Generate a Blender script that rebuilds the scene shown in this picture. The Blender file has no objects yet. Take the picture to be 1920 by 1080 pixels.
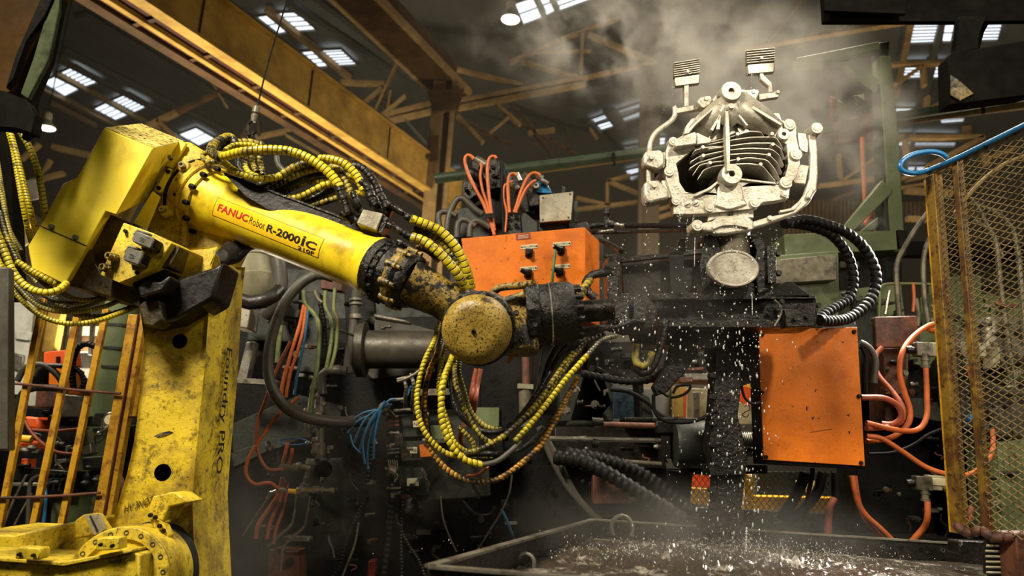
import bpy, math, random
import numpy as np
from mathutils import Vector, Matrix
from mathutils.geometry import tessellate_polygon
random.seed(7); R = random.Random(11)
SC = bpy.context.scene; COL = SC.collection
# ------------------------------------------------------------ camera, world, lights, exposure
F = 1400.0; PITCH = math.radians(12.8); ROLL = math.radians(3.2); CAM = Vector((0, 0, 1.5))
_f = Vector((0, math.cos(PITCH), math.sin(PITCH))); _u0 = Vector((0, -math.sin(PITCH), math.cos(PITCH))); _r0 = Vector((1, 0, 0))
_rt = _r0*math.cos(ROLL) + _u0*math.sin(ROLL); _up = _u0*math.cos(ROLL) - _r0*math.sin(ROLL)
cd = bpy.data.cameras.new('camera'); cam = bpy.data.objects.new('camera', cd); COL.objects.link(cam)
cam.matrix_world = Matrix(((_rt.x, _up.x, -_f.x, CAM.x), (_rt.y, _up.y, -_f.y, CAM.y), (_rt.z, _up.z, -_f.z, CAM.z), (0, 0, 0, 1)))
cd.sensor_width = 36; cd.lens = 36*F/1920; cd.clip_end = 200
cd.dof.use_dof = True; cd.dof.focus_distance = 3.35; cd.dof.aperture_fstop = 2.0
SC.camera = cam
vs = SC.view_settings
SC.display_settings.display_device = 'sRGB'
vs.view_transform = 'Standard'; vs.look = 'None'; vs.gamma = 1; vs.exposure = -0.04; vs.use_curve_mapping = False
wd = bpy.data.worlds.new('world'); SC.world = wd; wd.use_nodes = True
wd.node_tree.nodes['Background'].inputs[0].default_value = (.7, .62, .5, 1); wd.node_tree.nodes['Background'].inputs[1].default_value = 0.02
cy = SC.cycles
cy.max_bounces = 5; cy.diffuse_bounces = 2; cy.glossy_bounces = 3; cy.transmission_bounces = 4; cy.volume_bounces = 0; cy.transparent_max_bounces = 8
cy.use_denoising = True; cy.sample_clamp_indirect = 3; cy.sample_clamp_direct = 0; cy.caustics_reflective = False; cy.caustics_refractive = False
cy.use_adaptive_sampling = True; cy.adaptive_threshold = 0.02; cy.volume_step_rate = 1.0; cy.volume_max_steps = 128
def area(name, loc, target, size, power, col, spread=180, sy=None):
    l = bpy.data.lights.new(name, 'AREA'); l.energy = power; l.color = col; l.size = size; l.spread = math.radians(spread)
    if sy: l.shape = 'RECTANGLE'; l.size_y = sy
    o = bpy.data.objects.new(name, l); COL.objects.link(o); o.location = loc
    o.rotation_euler = (Vector(target) - Vector(loc)).to_track_quat('-Z', 'Y').to_euler(); return o
WARM = (1, .83, .58)
area('key_hall_lamp', (-2.6, .2, 5.6), (-.7, 3.2, 1.9), 1.0, 180, (1, .9, .7), 100)
area('casting_hall_lamp', (2.2, .4, 5.2), (1.2, 3.4, 2.4), .35, 27, (1, .9, .72), 80)
area('front_work_lamp', (.6, -1.2, 2.4), (.2, 4, 1.9), 1.4, 6, WARM)
area('steam_lamp', (2.4, 5.6, 6.3), (1.1, 4.1, 3.0), .8, 90, (1, .89, .72), 110)
area('added_uplight_left', (-4, 8.0, 1.8), (-1.6, 9.5, 6), 1.5, 430, (1, .84, .6))  # invented floodlight aimed upward to brighten the yellow girder
area('added_uplight_middle', (2.5, 9.5, 2.6), (1.6, 13, 7), 1.5, 170, (1, .8, .55))  # invented floodlight tilted up onto the middle trusses
area('added_uplight_right', (7.5, 8.5, 2.6), (6.5, 12, 7), 1.5, 150, (1, .8, .55))  # likewise invented, for the right-hand trusses
area('machine_lamp_right', (3.4, .9, 3.3), (2.2, 5, 1.7), 1.3, 20, (1, .88, .66), 120)
area('bay_lamp_left', (-4.2, 4.6, 4.2), (-3.0, 5.8, 1.6), .8, 60, (1, .9, .72), 130)
area('bay_lamp_behind_basin', (1.5, 7.5, 3.5), (1.4, 8.2, 1.2), .6, 230, (1, .88, .66), 130)
area('basin_glint_fill', (2.3, 4.3, 2.9), (1.2, 3.1, 1.2), .35, 30, (1, .95, .85), 100)  # added area light that puts glints on the tank water
# ------------------------------------------------------------ pixel helpers
def ray(px, py):
    a = (px - 960)/F; b = (540 - py)/F
    return _rt*a + _up*b + _f
def W(px, py, Y):
    r = ray(px, py); return CAM + r*(Y/r.y)
def WZ(px, py, z):
    r = ray(px, py); return CAM + r*((z - CAM.z)/r.z)
def S(px, py, Y): return Y/ray(px, py).y/F
# ------------------------------------------------------------ materials
def rgb(h):
    h = h.lstrip('#'); c = [int(h[i:i+2], 16)/255 for i in (0, 2, 4)]
    return tuple((x/12.92 if x <= .04045 else ((x+.055)/1.055)**2.4) for x in c) + (1,)
def mat(name, col, rough=.5, metal=0, stains=(), bump=0, bscale=60, rvar=.15, var=.12, vscale=6, spec=.5, emis=0):
    m = bpy.data.materials.new(name); m.use_nodes = True; nt = m.node_tree; N = nt.nodes; L = nt.links
    b = N['Principled BSDF']; c = rgb(col)
    tc = N.new('ShaderNodeTexCoord').outputs['Object']
    def noise(scale, detail=6, rough_=.6, off=0):
        n = N.new('ShaderNodeTexNoise'); n.inputs['Scale'].default_value = scale; n.inputs['Detail'].default_value = detail
        n.inputs['Roughness'].default_value = rough_
        mp = N.new('ShaderNodeMapping'); mp.inputs['Location'].default_value = (off, off*1.7, off*.6)
        L.new(tc, mp.inputs[0]); L.new(mp.outputs[0], n.inputs[0]); return n.outputs['Fac']
    def ramp(src, lo, hi, a=0, z=1):
        r = N.new('ShaderNodeMapRange'); r.clamp = True
        for k, v in zip(('From Min', 'From Max', 'To Min', 'To Max'), (lo, hi, a, z)): r.inputs[k].default_value = v
        L.new(src, r.inputs[0]); return r.outputs[0]
    def mix(f, A, B):
        x = N.new('ShaderNodeMix'); x.data_type = 'RGBA'; L.new(f, x.inputs[0])
        for s, v in ((6, A), (7, B)):
            if isinstance(v, tuple): x.inputs[s].default_value = v
            else: L.new(v, x.inputs[s])
        return x.outputs[2]
    cur = c
    if var:
        dk = tuple(x*(1-var*2.2) for x in c[:3]) + (1,); lt = tuple(min(1, x*(1+var)) for x in c[:3]) + (1,)
        cur = mix(ramp(noise(vscale), .3, .7), dk, lt)
    for i, st in enumerate(stains):
        sc, sn, lo, hi, am = st
        cur = mix(ramp(noise(sn, 8, .68, 3.1*i+1.3), lo, hi, 0, am), cur, rgb(sc))
    if isinstance(cur, tuple): b.inputs['Base Color'].default_value = cur
    else: L.new(cur, b.inputs['Base Color'])
    b.inputs['Metallic'].default_value = metal; b.inputs['Specular IOR Level'].default_value = spec
    if rvar: L.new(ramp(noise(vscale*3, 5, .6, 9), .3, .7, max(.03, rough-rvar), min(1, rough+rvar)), b.inputs['Roughness'])
    else: b.inputs['Roughness'].default_value = rough
    if bump:
        bp = N.new('ShaderNodeBump'); bp.inputs['Strength'].default_value = bump; bp.inputs['Distance'].default_value = .01
        L.new(noise(bscale, 5, .6, 5), bp.inputs['Height']); L.new(bp.outputs[0], b.inputs['Normal'])
    if emis: b.inputs['Emission Color'].default_value = c; b.inputs['Emission Strength'].default_value = emis
    return m
BLK = '#120f0c'
M = dict(
 yellow=mat('yellow_enamel', '#ead02a', .5, 0, [('#8c6a14', 5, .55, .75, .55), ('#1c140a', 60, .7, .76, .8)], .06, 90, var=.06),
 yellow_worn=mat('worn_yellow_casting', '#d2b525', .5, 0, [('#6d531a', 5, .46, .62, .75), ('#2e2412', 22, .54, .64, .7), ('#120d08', 90, .58, .64, .9)], .3, 70),
 yellow_grime=mat('grimy_yellow_casting', '#9a7f36', .45, 0, [('#4d3b18', 7, .45, .6, .8), ('#14100b', 14, .51, .55, 1), ('#0b0806', 100, .53, .57, 1)], .5, 60),
 yellow_dark=mat('dark_yellow_shade_and_marks', '#4f3d14', .45, 0, [('#1d150c', 6, .42, .6, .9), ('#0e0a07', 50, .56, .64, 1)], .3, 60),  # darkened yellow paints undersides and recesses as shaded; also decal edges, casting mark
 black_grime=mat('oil_soaked_black', '#191512', .3, .3, [('#5a4a34', 34, .6, .7, .5), ('#070605', 9, .5, .6, .8)], .9, 55, rvar=.2),
 black=mat('black_rubber', '#161412', .55, 0, [('#2c2822', 20, .6, .75, .4)], 0, 80, spec=.15),
 blacksteel=mat('dark_oily_steel', '#2b2723', .33, .5, [('#0c0a09', 8, .45, .6, .8), ('#6a5c48', 45, .63, .7, .5)], .5, 50, rvar=.2),
 darkplate=mat('dark_brown_plate', '#1c1611', .4, .2, [('#0d0a08', 5, .45, .65, .8)], .2, 60),
 hose=mat('yellow_spiral_wrap', '#c8b41e', .36, 0, [('#5d5116', 9, .5, .6, .7), ('#17130c', 26, .57, .63, .9)], .12, 70),
 hose_dirty=mat('sooty_yellow_wrap', '#a28f22', .42, 0, [('#1d180f', 9, .46, .53, .95), ('#0e0b08', 40, .54, .6, .9)], .3, 70),
 hose_orange=mat('ochre_stained_wrap', '#b5801d', .42, 0, [('#2a1b0e', 10, .46, .56, .95), ('#0e0b08', 45, .54, .6, .9)], .3, 70),
 hose_olive=mat('dull_olive_wrap', '#a79a45', .45, 0, [('#3b3520', 7, .48, .6, .85)], .15, 70),
 groove=mat('hose_groove', '#14110b', .6, 0, var=0, rvar=0),
 oilhose=mat('oil_black_hose', '#1a1814', .28, .1, [('#57503c', 30, .58, .68, .6)], .6, 60),
 orange=mat('orange_enamel', '#dc7312', .5, 0, [('#a24d10', 4, .48, .66, .6), ('#24140a', 40, .63, .67, .9), ('#6a3410', 110, .58, .66, .6)], .1, 120, var=.07, spec=.3),
 orange_cable=mat('orange_cable_sheath', '#cf6a30', .5, 0, [('#8a4526', 8, .5, .65, .6)], .05, 80),
 rust_cable=mat('faded_orange_sheath', '#a8573a', .5, 0, [('#5a3420', 8, .5, .65, .7)], .05, 80),
 green=mat('machine_green_paint', '#66724a', .5, 0, [('#4b5436', 5, .5, .7, .6), ('#2a2a1c', 60, .64, .7, .7)], .12, 90),
 green_dark=mat('sooty_shaded_machine_green', '#22261c', .5, 0, [('#1d1e17', 6, .45, .6, .85), ('#6c7257', 40, .64, .7, .4)], .2, 70),  # soot speckle, plus a base darkened so lamp-lit machinery looks unlit
 green_pipe=mat('dark_green_pipe_paint', '#4d5a45', .4, 0, [('#232820', 6, .5, .65, .7)], .1, 60),
 grey=mat('bare_grey_steel', '#8a8578', .4, .5, [('#3c372e', 9, .5, .6, .7)], .2, 80),
 greyplate=mat('speckled_aluminium_plate', '#a8a08c', .4, .3, [('#3a342b', 70, .6, .64, .9), ('#6c6454', 9, .5, .65, .6)], .15, 90),
 greyhose=mat('grey_rubber_hose', '#4c483f', .5, 0, [('#36322b', 8, .5, .65, .7)], .1, 90),
 pipe=mat('dusty_steel_pipe', '#77705e', .4, .35, [('#35302a', 14, .5, .62, .8)], .2, 80),
 greenpipe=mat('olive_tube_paint', '#79804f', .45, 0, [('#3b3d2a', 10, .5, .62, .7)], .1, 80),
 silver=mat('bright_fitting_steel', '#b9b4a6', .25, .9, [('#4a453b', 30, .58, .66, .7)], .1, 80),
 cast=mat('raw_cast_aluminium', '#c9c2b2', .4, .35, [('#958c79', 7, .48, .62, .7), ('#5f5747', 60, .56, .63, .6)], .25, 70, var=.05),
 rust=mat('rusty_plate', '#6b3d28', .6, 0, [('#2c1a12', 6, .48, .6, .8), ('#8a5a3c', 40, .6, .7, .5)], .3, 60),
 rustyellow=mat('rust_stained_yellow_bar', '#cf9a1e', .5, 0, [('#7a4516', 10, .5, .62, .8), ('#23150b', 40, .6, .66, .8)], .3, 60),
 rustbrown=mat('heavily_rusted_yellow_bar', '#86661e', .5, 0, [('#4f2e12', 8, .45, .56, .9), ('#1d130a', 40, .56, .62, .8)], .3, 60),
 girder=mat('yellow_girder_paint', '#d2ab50', .5, 0, [('#7a5a20', 2, .45, .65, .6)], .05, 30),
 girder_dark=mat('brown_girder_paint', '#5a4020', .6, 0, [('#2c1e10', 2, .45, .6, .7)], .05, 30),
 girder_red=mat('red_lead_soffit', '#4a1a10', .6, 0, [('#20100a', 3, .45, .6, .7)]),
 truss=mat('tan_truss_paint', '#a08456', .6, 0, [('#5f4b2c', 2, .45, .6, .6)]),
 roof=mat('dark_roof_sheet', '#54554e', .7, 0, [('#4a4b48', 1, .4, .6, .6)], var=.15, vscale=.6),
 wall=mat('dim_wall_sheet', '#54493a', .7, 0, var=.15, vscale=.6),
 floor=mat('oily_concrete', '#3a362e', .5, 0, [('#15130f', 2, .45, .6, .8)], .3, 20),
 shade=mat('shadow_black_paint', '#0d0b09', .8, 0, [('#17130e', 3, .5, .6, .7)], spec=.05),  # near-black colour stands in for foreground steel lying in shadow
 dark=mat('near_black_steel', '#100f0d', .5, .2, [('#080706', 5, .5, .6, .7), ('#26221b', 50, .6, .7, .5)], .2, 60, spec=.25),
 cloth=mat('black_coated_cloth', '#211e1b', .38, 0, [('#4d463b', 14, .6, .7, .5)], .5, 30),
 blue=mat('blue_hose_rubber', '#1d6fa8', .35, 0, [('#143c58', 9, .5, .65, .6)]),
 bluecable=mat('blue_air_line', '#2c6a92', .4, 0, [('#173a52', 9, .5, .65, .6)]),
 cream=mat('cream_drum_paint', '#a8a284', .5, 0, [('#6d6850', 5, .5, .65, .6)]),
 white=mat('white_panel', '#c9c6bc', .5, 0, [('#8b8577', 6, .5, .7, .6)]),
 label=mat('pale_label_stock', '#c8bf9c', .5, 0, [('#6b6248', 60, .6, .66, .7)], var=0),
 red=mat('red_print', '#a51f12', .5, 0, var=0), blackink=mat('black_print', '#16130e', .5, 0, var=0),
 redsticker=mat('red_sticker', '#8e2219', .5, 0, var=.05), decal=mat('yellow_decal', '#dcb31f', .3, 0, [('#8c6a14', 9, .6, .75, .4)], var=.04),
 brightyellow=mat('bright_yellow_bay_paint', '#eeb21c', .5, 0, var=.05), brightorange=mat('bright_orange_crate', '#e2591c', .5, 0, var=.05),
 palebluepanel=mat('pale_blue_sheet', '#6f88a3', .4, 0, [('#22303c', 9, .5, .62, .8)]),
 greenwire=mat('green_wire_sheath', '#3f7a4c', .5, 0),
)
m = bpy.data.materials.new('skylight_glow'); m.use_nodes = True; b = m.node_tree.nodes['Principled BSDF']
b.inputs['Base Color'].default_value = (.8, .85, .9, 1); b.inputs['Emission Color'].default_value = (.82, .9, 1, 1); b.inputs['Emission Strength'].default_value = 1.6; M['sky'] = m
m = bpy.data.materials.new('lamp_glow'); m.use_nodes = True; b = m.node_tree.nodes['Principled BSDF']
b.inputs['Emission Color'].default_value = (1, .95, .85, 1); b.inputs['Emission Strength'].default_value = 4; M['lampglow'] = m
m = bpy.data.materials.new('clear_water_drops'); m.use_nodes = True; b = m.node_tree.nodes['Principled BSDF']
b.inputs['Base Color'].default_value = (.75, .73, .68, 1); b.inputs['Roughness'].default_value = .06; b.inputs['Transmission Weight'].default_value = .35; b.inputs['IOR'].default_value = 1.33; b.inputs['Specular IOR Level'].default_value = 1; M['drop'] = m
# ------------------------------------------------------------ mesh builder
class MB:
    def __init__(s): s.v = []; s.f = []; s.m = []; s.n = 0
    def add(s, v, f, mi=0):
        v = np.asarray([tuple(p) for p in v] if not isinstance(v, np.ndarray) else v, float).reshape(-1, 3)
        s.v.append(v); o = s.n
        s.f += [tuple(i+o for i in q) for q in f]
        s.m += (mi if isinstance(mi, list) else [mi]*len(f)); s.n += len(v); return s
    def box(s, c, size, ax=None, mi=0):
        c = Vector(c); X, Y, Z = ax if ax else (Vector((1, 0, 0)), Vector((0, 1, 0)), Vector((0, 0, 1)))
        a, b_, d = (q/2 for q in size)
        v = [c + X*i*a + Y*j*b_ + Z*k*d for k in (-1, 1) for j in (-1, 1) for i in (-1, 1)]
        return s.add(v, [(0, 2, 3, 1), (4, 5, 7, 6), (0, 1, 5, 4), (2, 6, 7, 3), (0, 4, 6, 2), (1, 3, 7, 5)], mi)
    def poly(s, pts, vec, holes=(), mi=0):      # prism: world points, extrusion vector
        loops = [list(map(Vector, pts))] + [list(map(Vector, h)) for h in holes]
        tris = tessellate_polygon(loops); flat = [p for l in loops for p in l]; n = len(flat); vec = Vector(vec)
        nrm = sum(((flat[t[1]]-flat[t[0]]).cross(flat[t[2]]-flat[t[0]]) for t in tris), Vector())
        v = flat + [p + vec for p in flat]
        f = [tuple(t) for t in tris] + [tuple(n+i for i in reversed(t)) for t in tris]
        if nrm.dot(vec) > 0: f = [tuple(reversed(t)) for t in f]
        o = 0
        for l in loops:
            k = len(l)
            for i in range(k): a = o+i; b_ = o+(i+1) % k; f.append((a, b_, n+b_, n+a))
            o += k
        return s.add(v, f, mi)
    def bar(s, a, b_, w, h, upv=None, mi=0):    # rectangular bar between two points
        a = Vector(a); b_ = Vector(b_); d = b_-a; L = d.length; Z = d/L
        upv = Vector(upv) if upv else (Vector((0, 0, 1)) if abs(Z.z) < .9 else Vector((0, 1, 0)))
        X = Z.cross(upv).normalized(); Yv = X.cross(Z)
        return s.box((a+b_)/2, (w, h, L), (X, Yv, Z), mi)
    def lathe(s, a, b_, prof, n=28, cap=(True, True), mi=0):   # prof: (t 0..1 or beyond, radius m)
        a = Vector(a); b_ = Vector(b_); d = b_-a; Z = d.normalized()
        X = Z.orthogonal().normalized(); Yv = Z.cross(X); vs_ = []; f = []
        for t, r in prof:
            for k in range(n):
                an = 2*math.pi*k/n; vs_.append(a + d*t + (X*math.cos(an) + Yv*math.sin(an))*r)
        for i in range(len(prof)-1):
            for k in range(n):
                q = (k+1) % n; f.append((i*n+k, i*n+q, (i+1)*n+q, (i+1)*n+k))
        if cap[0]: f.append(tuple(reversed(range(n))))
        if cap[1]: f.append(tuple((len(prof)-1)*n+k for k in range(n)))
        return s.add(vs_, f, mi)
    def cyl(s, a, b_, r, n=16, mi=0): return s.lathe(a, b_, [(0, r), (1, r)], n, mi=mi)
    def tube(s, pts, r, n=10, style='plain', period=1.3, mi=0, closed=False):
        P = np.array([tuple(p) for p in pts], float)
        # catmull-rom
        if len(P) > 2:
            Q = np.vstack([2*P[0]-P[1], P, 2*P[-1]-P[-2]]); out = []
            for i in range(len(P)-1):
                p0, p1, p2, p3 = Q[i:i+4]; t = np.linspace(0, 1, 14, endpoint=False)[:, None]
                out.append(.5*((2*p1)+(-p0+p2)*t+(2*p0-5*p1+4*p2-p3)*t**2+(-p0+3*p1-3*p2+p3)*t**3))
            C = np.vstack(out+[P[-1:]])
        else: C = P
        seg = np.linalg.norm(np.diff(C, axis=0), axis=1); cum = np.concatenate([[0], np.cumsum(seg)]); Lg = cum[-1]
        fm = []
        if style == 'spiral':
            p = r*period; k = max(2, int(Lg/p)); p = Lg/k; offs = [0, .13, .2, .55, .93]; rad = [.86, .86, 1, 1.05, 1]
            tt = np.array([(i+o)*p for i in range(k) for o in offs]); rr = np.array(rad*k)*r; fm = [1, 0, 0, 0, 0]*k; tilt = .28*r
        elif style == 'bead':
            p = r*period; k = max(2, int(Lg/p)); p = Lg/k; offs = [0, .2, .35, .65, .85]; rad = [.84, .86, 1, 1, .9]
            tt = np.array([(i+o)*p for i in range(k) for o in offs]); rr = np.array(rad*k)*r; fm = [0]*5*k; tilt = 0
        else:
            k = max(2, int(Lg/(r*1.6))) if len(P) > 2 else 1; tt = np.linspace(0, Lg, k+1); rr = np.full(k+1, r); fm = [0]*(k+1); tilt = 0
        pos = np.stack([np.interp(tt, cum, C[:, j]) for j in range(3)], 1)
        e = max(r*.5, 1e-4)
        ta = np.stack([np.interp(tt+e, cum, C[:, j])-np.interp(tt-e, cum, C[:, j]) for j in range(3)], 1)
        ta /= np.linalg.norm(ta, axis=1)[:, None]
        nrm = np.zeros_like(ta); ref = np.array([0, 0, 1.]) if abs(ta[0, 2]) < .9 else np.array([0, 1., 0])
        x = ref - ta[0]*ta[0].dot(ref); x /= np.linalg.norm(x)
        for i in range(len(ta)):
            x = x - ta[i]*ta[i].dot(x); x /= np.linalg.norm(x); nrm[i] = x
        bn = np.cross(ta, nrm); an = np.arange(n)*2*math.pi/n
        V = pos[:, None] + rr[:, None, None]*(np.cos(an)[None, :, None]*nrm[:, None] + np.sin(an)[None, :, None]*bn[:, None]) + (tilt*np.sin(an))[None, :, None]*ta[:, None]
        nr = len(tt); f = []; ms = []
        for i in range(nr-1):
            g = mi+fm[i]
            for k in range(n):
                q = (k+1) % n; f.append((i*n+k, i*n+q, (i+1)*n+q, (i+1)*n+k)); ms.append(g)
        f.append(tuple(reversed(range(n)))); f.append(tuple((nr-1)*n+k for k in range(n))); ms += [mi, mi]
        return s.add(V.reshape(-1, 3), f, ms)
    def sphere(s, c, r, n=8, sc=(1, 1, 1), mi=0):
        c = Vector(c); m_ = max(4, n//2+1); v = []; f = []
        for i in range(1, m_):
            ph = math.pi*i/m_
            for k in range(n):
                th = 2*math.pi*k/n; v.append((c.x+r*sc[0]*math.sin(ph)*math.cos(th), c.y+r*sc[1]*math.sin(ph)*math.sin(th), c.z+r*sc[2]*math.cos(ph)))
        t = len(v); v += [(c.x, c.y, c.z+r*sc[2]), (c.x, c.y, c.z-r*sc[2])]
        for i in range(m_-2):
            for k in range(n): q = (k+1) % n; f.append((i*n+k, (i+1)*n+k, (i+1)*n+q, i*n+q))
        for k in range(n): q = (k+1) % n; f.append((t, k, q)); f.append((t+1, (m_-2)*n+q, (m_-2)*n+k))
        return s.add(v, f, mi)
def obj(name, mb, mats, parent=None, bevel=0, smooth=True, ang=38):
    V = np.vstack(mb.v)
    if parent is None:
        o0 = np.array([(V[:, 0].min()+V[:, 0].max())/2, (V[:, 1].min()+V[:, 1].max())/2, V[:, 2].min()]); loc = Vector(o0)
    else:
        loc = Vector((0, 0, 0)); w = Vector((0, 0, 0)); p = parent
        while p is not None: w += p.location; p = p.parent
        o0 = np.array(w)
    me = bpy.data.meshes.new(name); me.from_pydata((V-o0).tolist(), [], mb.f)
    mats = mats if isinstance(mats, (list, tuple)) else [mats]
    for q in mats: me.materials.append(M[q] if isinstance(q, str) else q)
    if len(mats) > 1: me.polygons.foreach_set('material_index', mb.m)
    if smooth:
        me.polygons.foreach_set('use_smooth', [True]*len(me.polygons)); me.update()
        try: me.set_sharp_from_angle(angle=math.radians(ang))
        except Exception: pass
    me.update()
    o = bpy.data.objects.new(name, me); COL.objects.link(o); o.location = loc
    if parent is not None: o.parent = parent
    if bevel:
        bv = o.modifiers.new('edge_rounding', 'BEVEL'); bv.width = bevel; bv.segments = 2; bv.limit_method = 'ANGLE'; bv.angle_limit = math.radians(40)
    return o
def tag(o, label, cat, group=None, kind=None):
    o['label'] = label; o['category'] = cat
    if group: o['group'] = group
    if kind: o['kind'] = kind
    return o
def struct(name, mb, mats, bevel=0, parent=None):
    o = obj(name, mb, mats, parent, bevel)
    if parent is None: o['kind'] = 'structure'
    return o
def thing(name, label, cat, loc, group=None):
    o = bpy.data.objects.new(name, None); COL.objects.link(o); o.location = Vector(loc); o.empty_display_size = .05
    return tag(o, label, cat, group)
def cut(o, cutters):      # real holes: boolean difference evaluated once
    co = obj('cutter', cutters, 'dark'); md = o.modifiers.new('hole', 'BOOLEAN'); md.object = co; md.operation = 'DIFFERENCE'; md.solver = 'EXACT'
    # cutter verts are in world space; o may be parented
    bpy.context.view_layer.update()
    me = bpy.data.meshes.new_from_object(o.evaluated_get(bpy.context.evaluated_depsgraph_get()))
    o.modifiers.remove(md); old = o.data; o.data = me
    bpy.data.objects.remove(co, do_unlink=True)
    return o
def pp(pts, Y): return [W(p[0], p[1], p[2] if len(p) > 2 else Y) for p in pts]
def slab(mb, pts, Y, d, holes=(), mi=0, vec=None):     # upright plate: outline at depth Y, thickness d away from the viewer
    v = Vector(vec) if vec is not None else Vector((0, d, 0))
    return mb.poly(pp(pts, Y), v, [pp(h, Y) for h in holes], mi)
def rect(x0, y0, x1, y1): return [(x0, y0), (x1, y0), (x1, y1), (x0, y1)]
def part_slab(name, pts, Y, d, mt, parent, bevel=.004, vec=None, holes=()):
    return obj(name, slab(MB(), pts, Y, d, holes, 0, vec), mt, parent, bevel)
def bolts(pts, Y, r, parent, mt='blacksteel', d=.012, name='bolt', hexn=6):
    for p in pts:
        y = p[2] if len(p) > 2 else Y; a = W(p[0], p[1], y); q = S(p[0], p[1], y)*r
        mb = MB().lathe(a, a+Vector((0, -d, 0)), [(0, q*1.25), (.3, q*1.25), (.3, q), (1, q)], 10)
        obj(name, mb, mt, parent)
def hose(name, pts, Y, r, mt, label=None, cat='hose', group=None, style='plain', period=1.3, n=10, parent=None, ends=None):
    P = pp(pts, Y); px = pts[len(pts)//2]; rr = r*S(px[0], px[1], px[2] if len(px) > 2 else Y)
    mb = MB().tube(P, rr, n, style, period)
    mats = [mt, 'groove'] if style == 'spiral' else mt
    o = obj(name, mb, mats, parent, ang=70 if style == 'plain' else 50)
    if label: tag(o, label, cat, group)
    if ends:
        for e in ends:
            a, b_ = (P[0], P[1]) if e == 0 else (P[-1], P[-2]); d = (a-b_).normalized()
            f = MB().lathe(a-d*rr*1.0, a+d*rr*5, [(0, rr*1.1), (.02, rr*1.25), (.45, rr*1.25), (.47, rr*1.0), (.6, rr*1.0), (.62, rr*1.35), (.98, rr*1.35), (1, rr*.8)], 12)
            obj('end_fitting', f, 'blacksteel', o)
    return o
_tc = {}
def text_verts(txt, w, h, bold=0.0):
    cu = bpy.data.curves.new('lettering', 'FONT'); cu.body = txt; cu.size = 1; cu.offset = bold; cu.resolution_u = 3; cu.fill_mode = 'FRONT'
    to = bpy.data.objects.new('lettering', cu); COL.objects.link(to); bpy.context.view_layer.update()
    me = bpy.data.meshes.new_from_object(to.evaluated_get(bpy.context.evaluated_depsgraph_get()))
    v = np.array([tuple(p.co) for p in me.vertices]); f = [tuple(p.vertices) for p in me.polygons]
    bpy.data.objects.remove(to, do_unlink=True); bpy.data.curves.remove(cu); bpy.data.meshes.remove(me)
    mn = v.min(0); mx = v.max(0); v = (v-mn)/(np.maximum(mx-mn, 1e-6)); v[:, 0] *= w; v[:, 1] *= h
    return v[:, :2], f
def text_on(name, txt, org, X, Yv, w, h, mt, parent, bold=0., fn=None):
    v, f = text_verts(txt, w, h, bold)
    pts = [fn(a, b_) for a, b_ in v] if fn else [Vector(org)+X*a+Yv*b_ for a, b_ in v]
    mb = MB(); mb.add(np.array([tuple(p) for p in pts]), f)
    return obj(name, mb, mt, parent, smooth=False)
# ------------------------------------------------------------ the hall: floor, walls, roof, skylights
UP = Vector((0, 0, 1))
struct('floor', MB().box((0, 12, -.05), (44, 44, .1)), 'floor')
ZR = 10.0
struct('ceiling', MB().box((0, 14, ZR+.1), (46, 40, .1)), 'roof')
mb = MB().box((0, 33.9, 5), (44, .1, 10))
for i in range(200): mb.box((-20+i*.2, 33.8, 5), (.09, .1, 9.9))
struct('wall_back', mb, 'wall')
struct('wall_left', MB().box((-22, 14, 5), (.1, 40, 10)), 'wall'); struct('wall_right', MB().box((22, 14, 5), (.1, 40, 10)), 'wall')
SKY = [((110,134),(142,119),(191,149),(160,160)),((77,150),(103,140),(150,164),(122,178)),((209,185),(242,171),(283,194),(252,208)),((175,201),(200,189),(243,212),(217,223)),
((334,249),(368,236),(405,257),(373,271)),((318,254),(330,256),(360,279),(346,279)),((514,20),(556,18),(595,53),(560,55)),((480,27),(500,24),(540,57),(523,60)),
((600,90),(640,88),(671,118),(635,120)),((563,93),(585,91),(617,121),(598,123)),((965,2),(1000,-10),(1017,30),(982,43)),((1005,-12),(1025,-18),(1041,18),(1025,26)),((1032,-20),(1095,-40),(1110,-5),(1050,17)),
((1104,222),(1138,210),(1141,218),(1110,229)),((1142,208),(1156,204),(1158,213),(1146,216)),((1158,203),(1203,188),(1203,199),(1162,211)),
((1112,233),(1148,222),(1150,234),(1118,244)),((1149,222),(1163,217),(1167,228),(1154,232)),((1166,217),(1203,203),(1203,215),(1170,226)),
((1709,41),(1762,40),(1754,76),(1705,78)),((1772,41),(1789,40),(1782,75),(1766,75)),((1792,40),(1801,39),(1794,74),(1786,74)),((1839,37),(1880,36),(1870,72),(1832,73)),
((1695,112),(1744,111),(1740,142),(1692,144)),((1755,111),(1775,110),(1777,142),(1748,143)),((1680,199),(1724,200),(1718,209),(1680,210)),((1762,220),(1809,217),(1806,225),(1765,228)),
((1685,248),(1711,248),(1708,257),(1683,257)),((1718,248),(1797,250),(1792,258),(1715,258)),((1683,262),(1708,262),(1704,270),(1680,270)),((1715,262),(1793,262),(1790,272),(1714,272)),
((1703,309),(1716,309),(1714,317),(1702,317)),((1719,309),(1736,309),(1730,317),(1718,317)),((1168,272),(1197,267),(1199,274),(1172,279)),((1222,256),(1247,254),(1246,268),(1224,272)),
((1173,317),(1198,311),(1198,320),(1178,326)),((1176,329),(1198,323),(1198,330),(1184,336)),((847,318),(862,316),(862,322),(848,323))]
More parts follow.
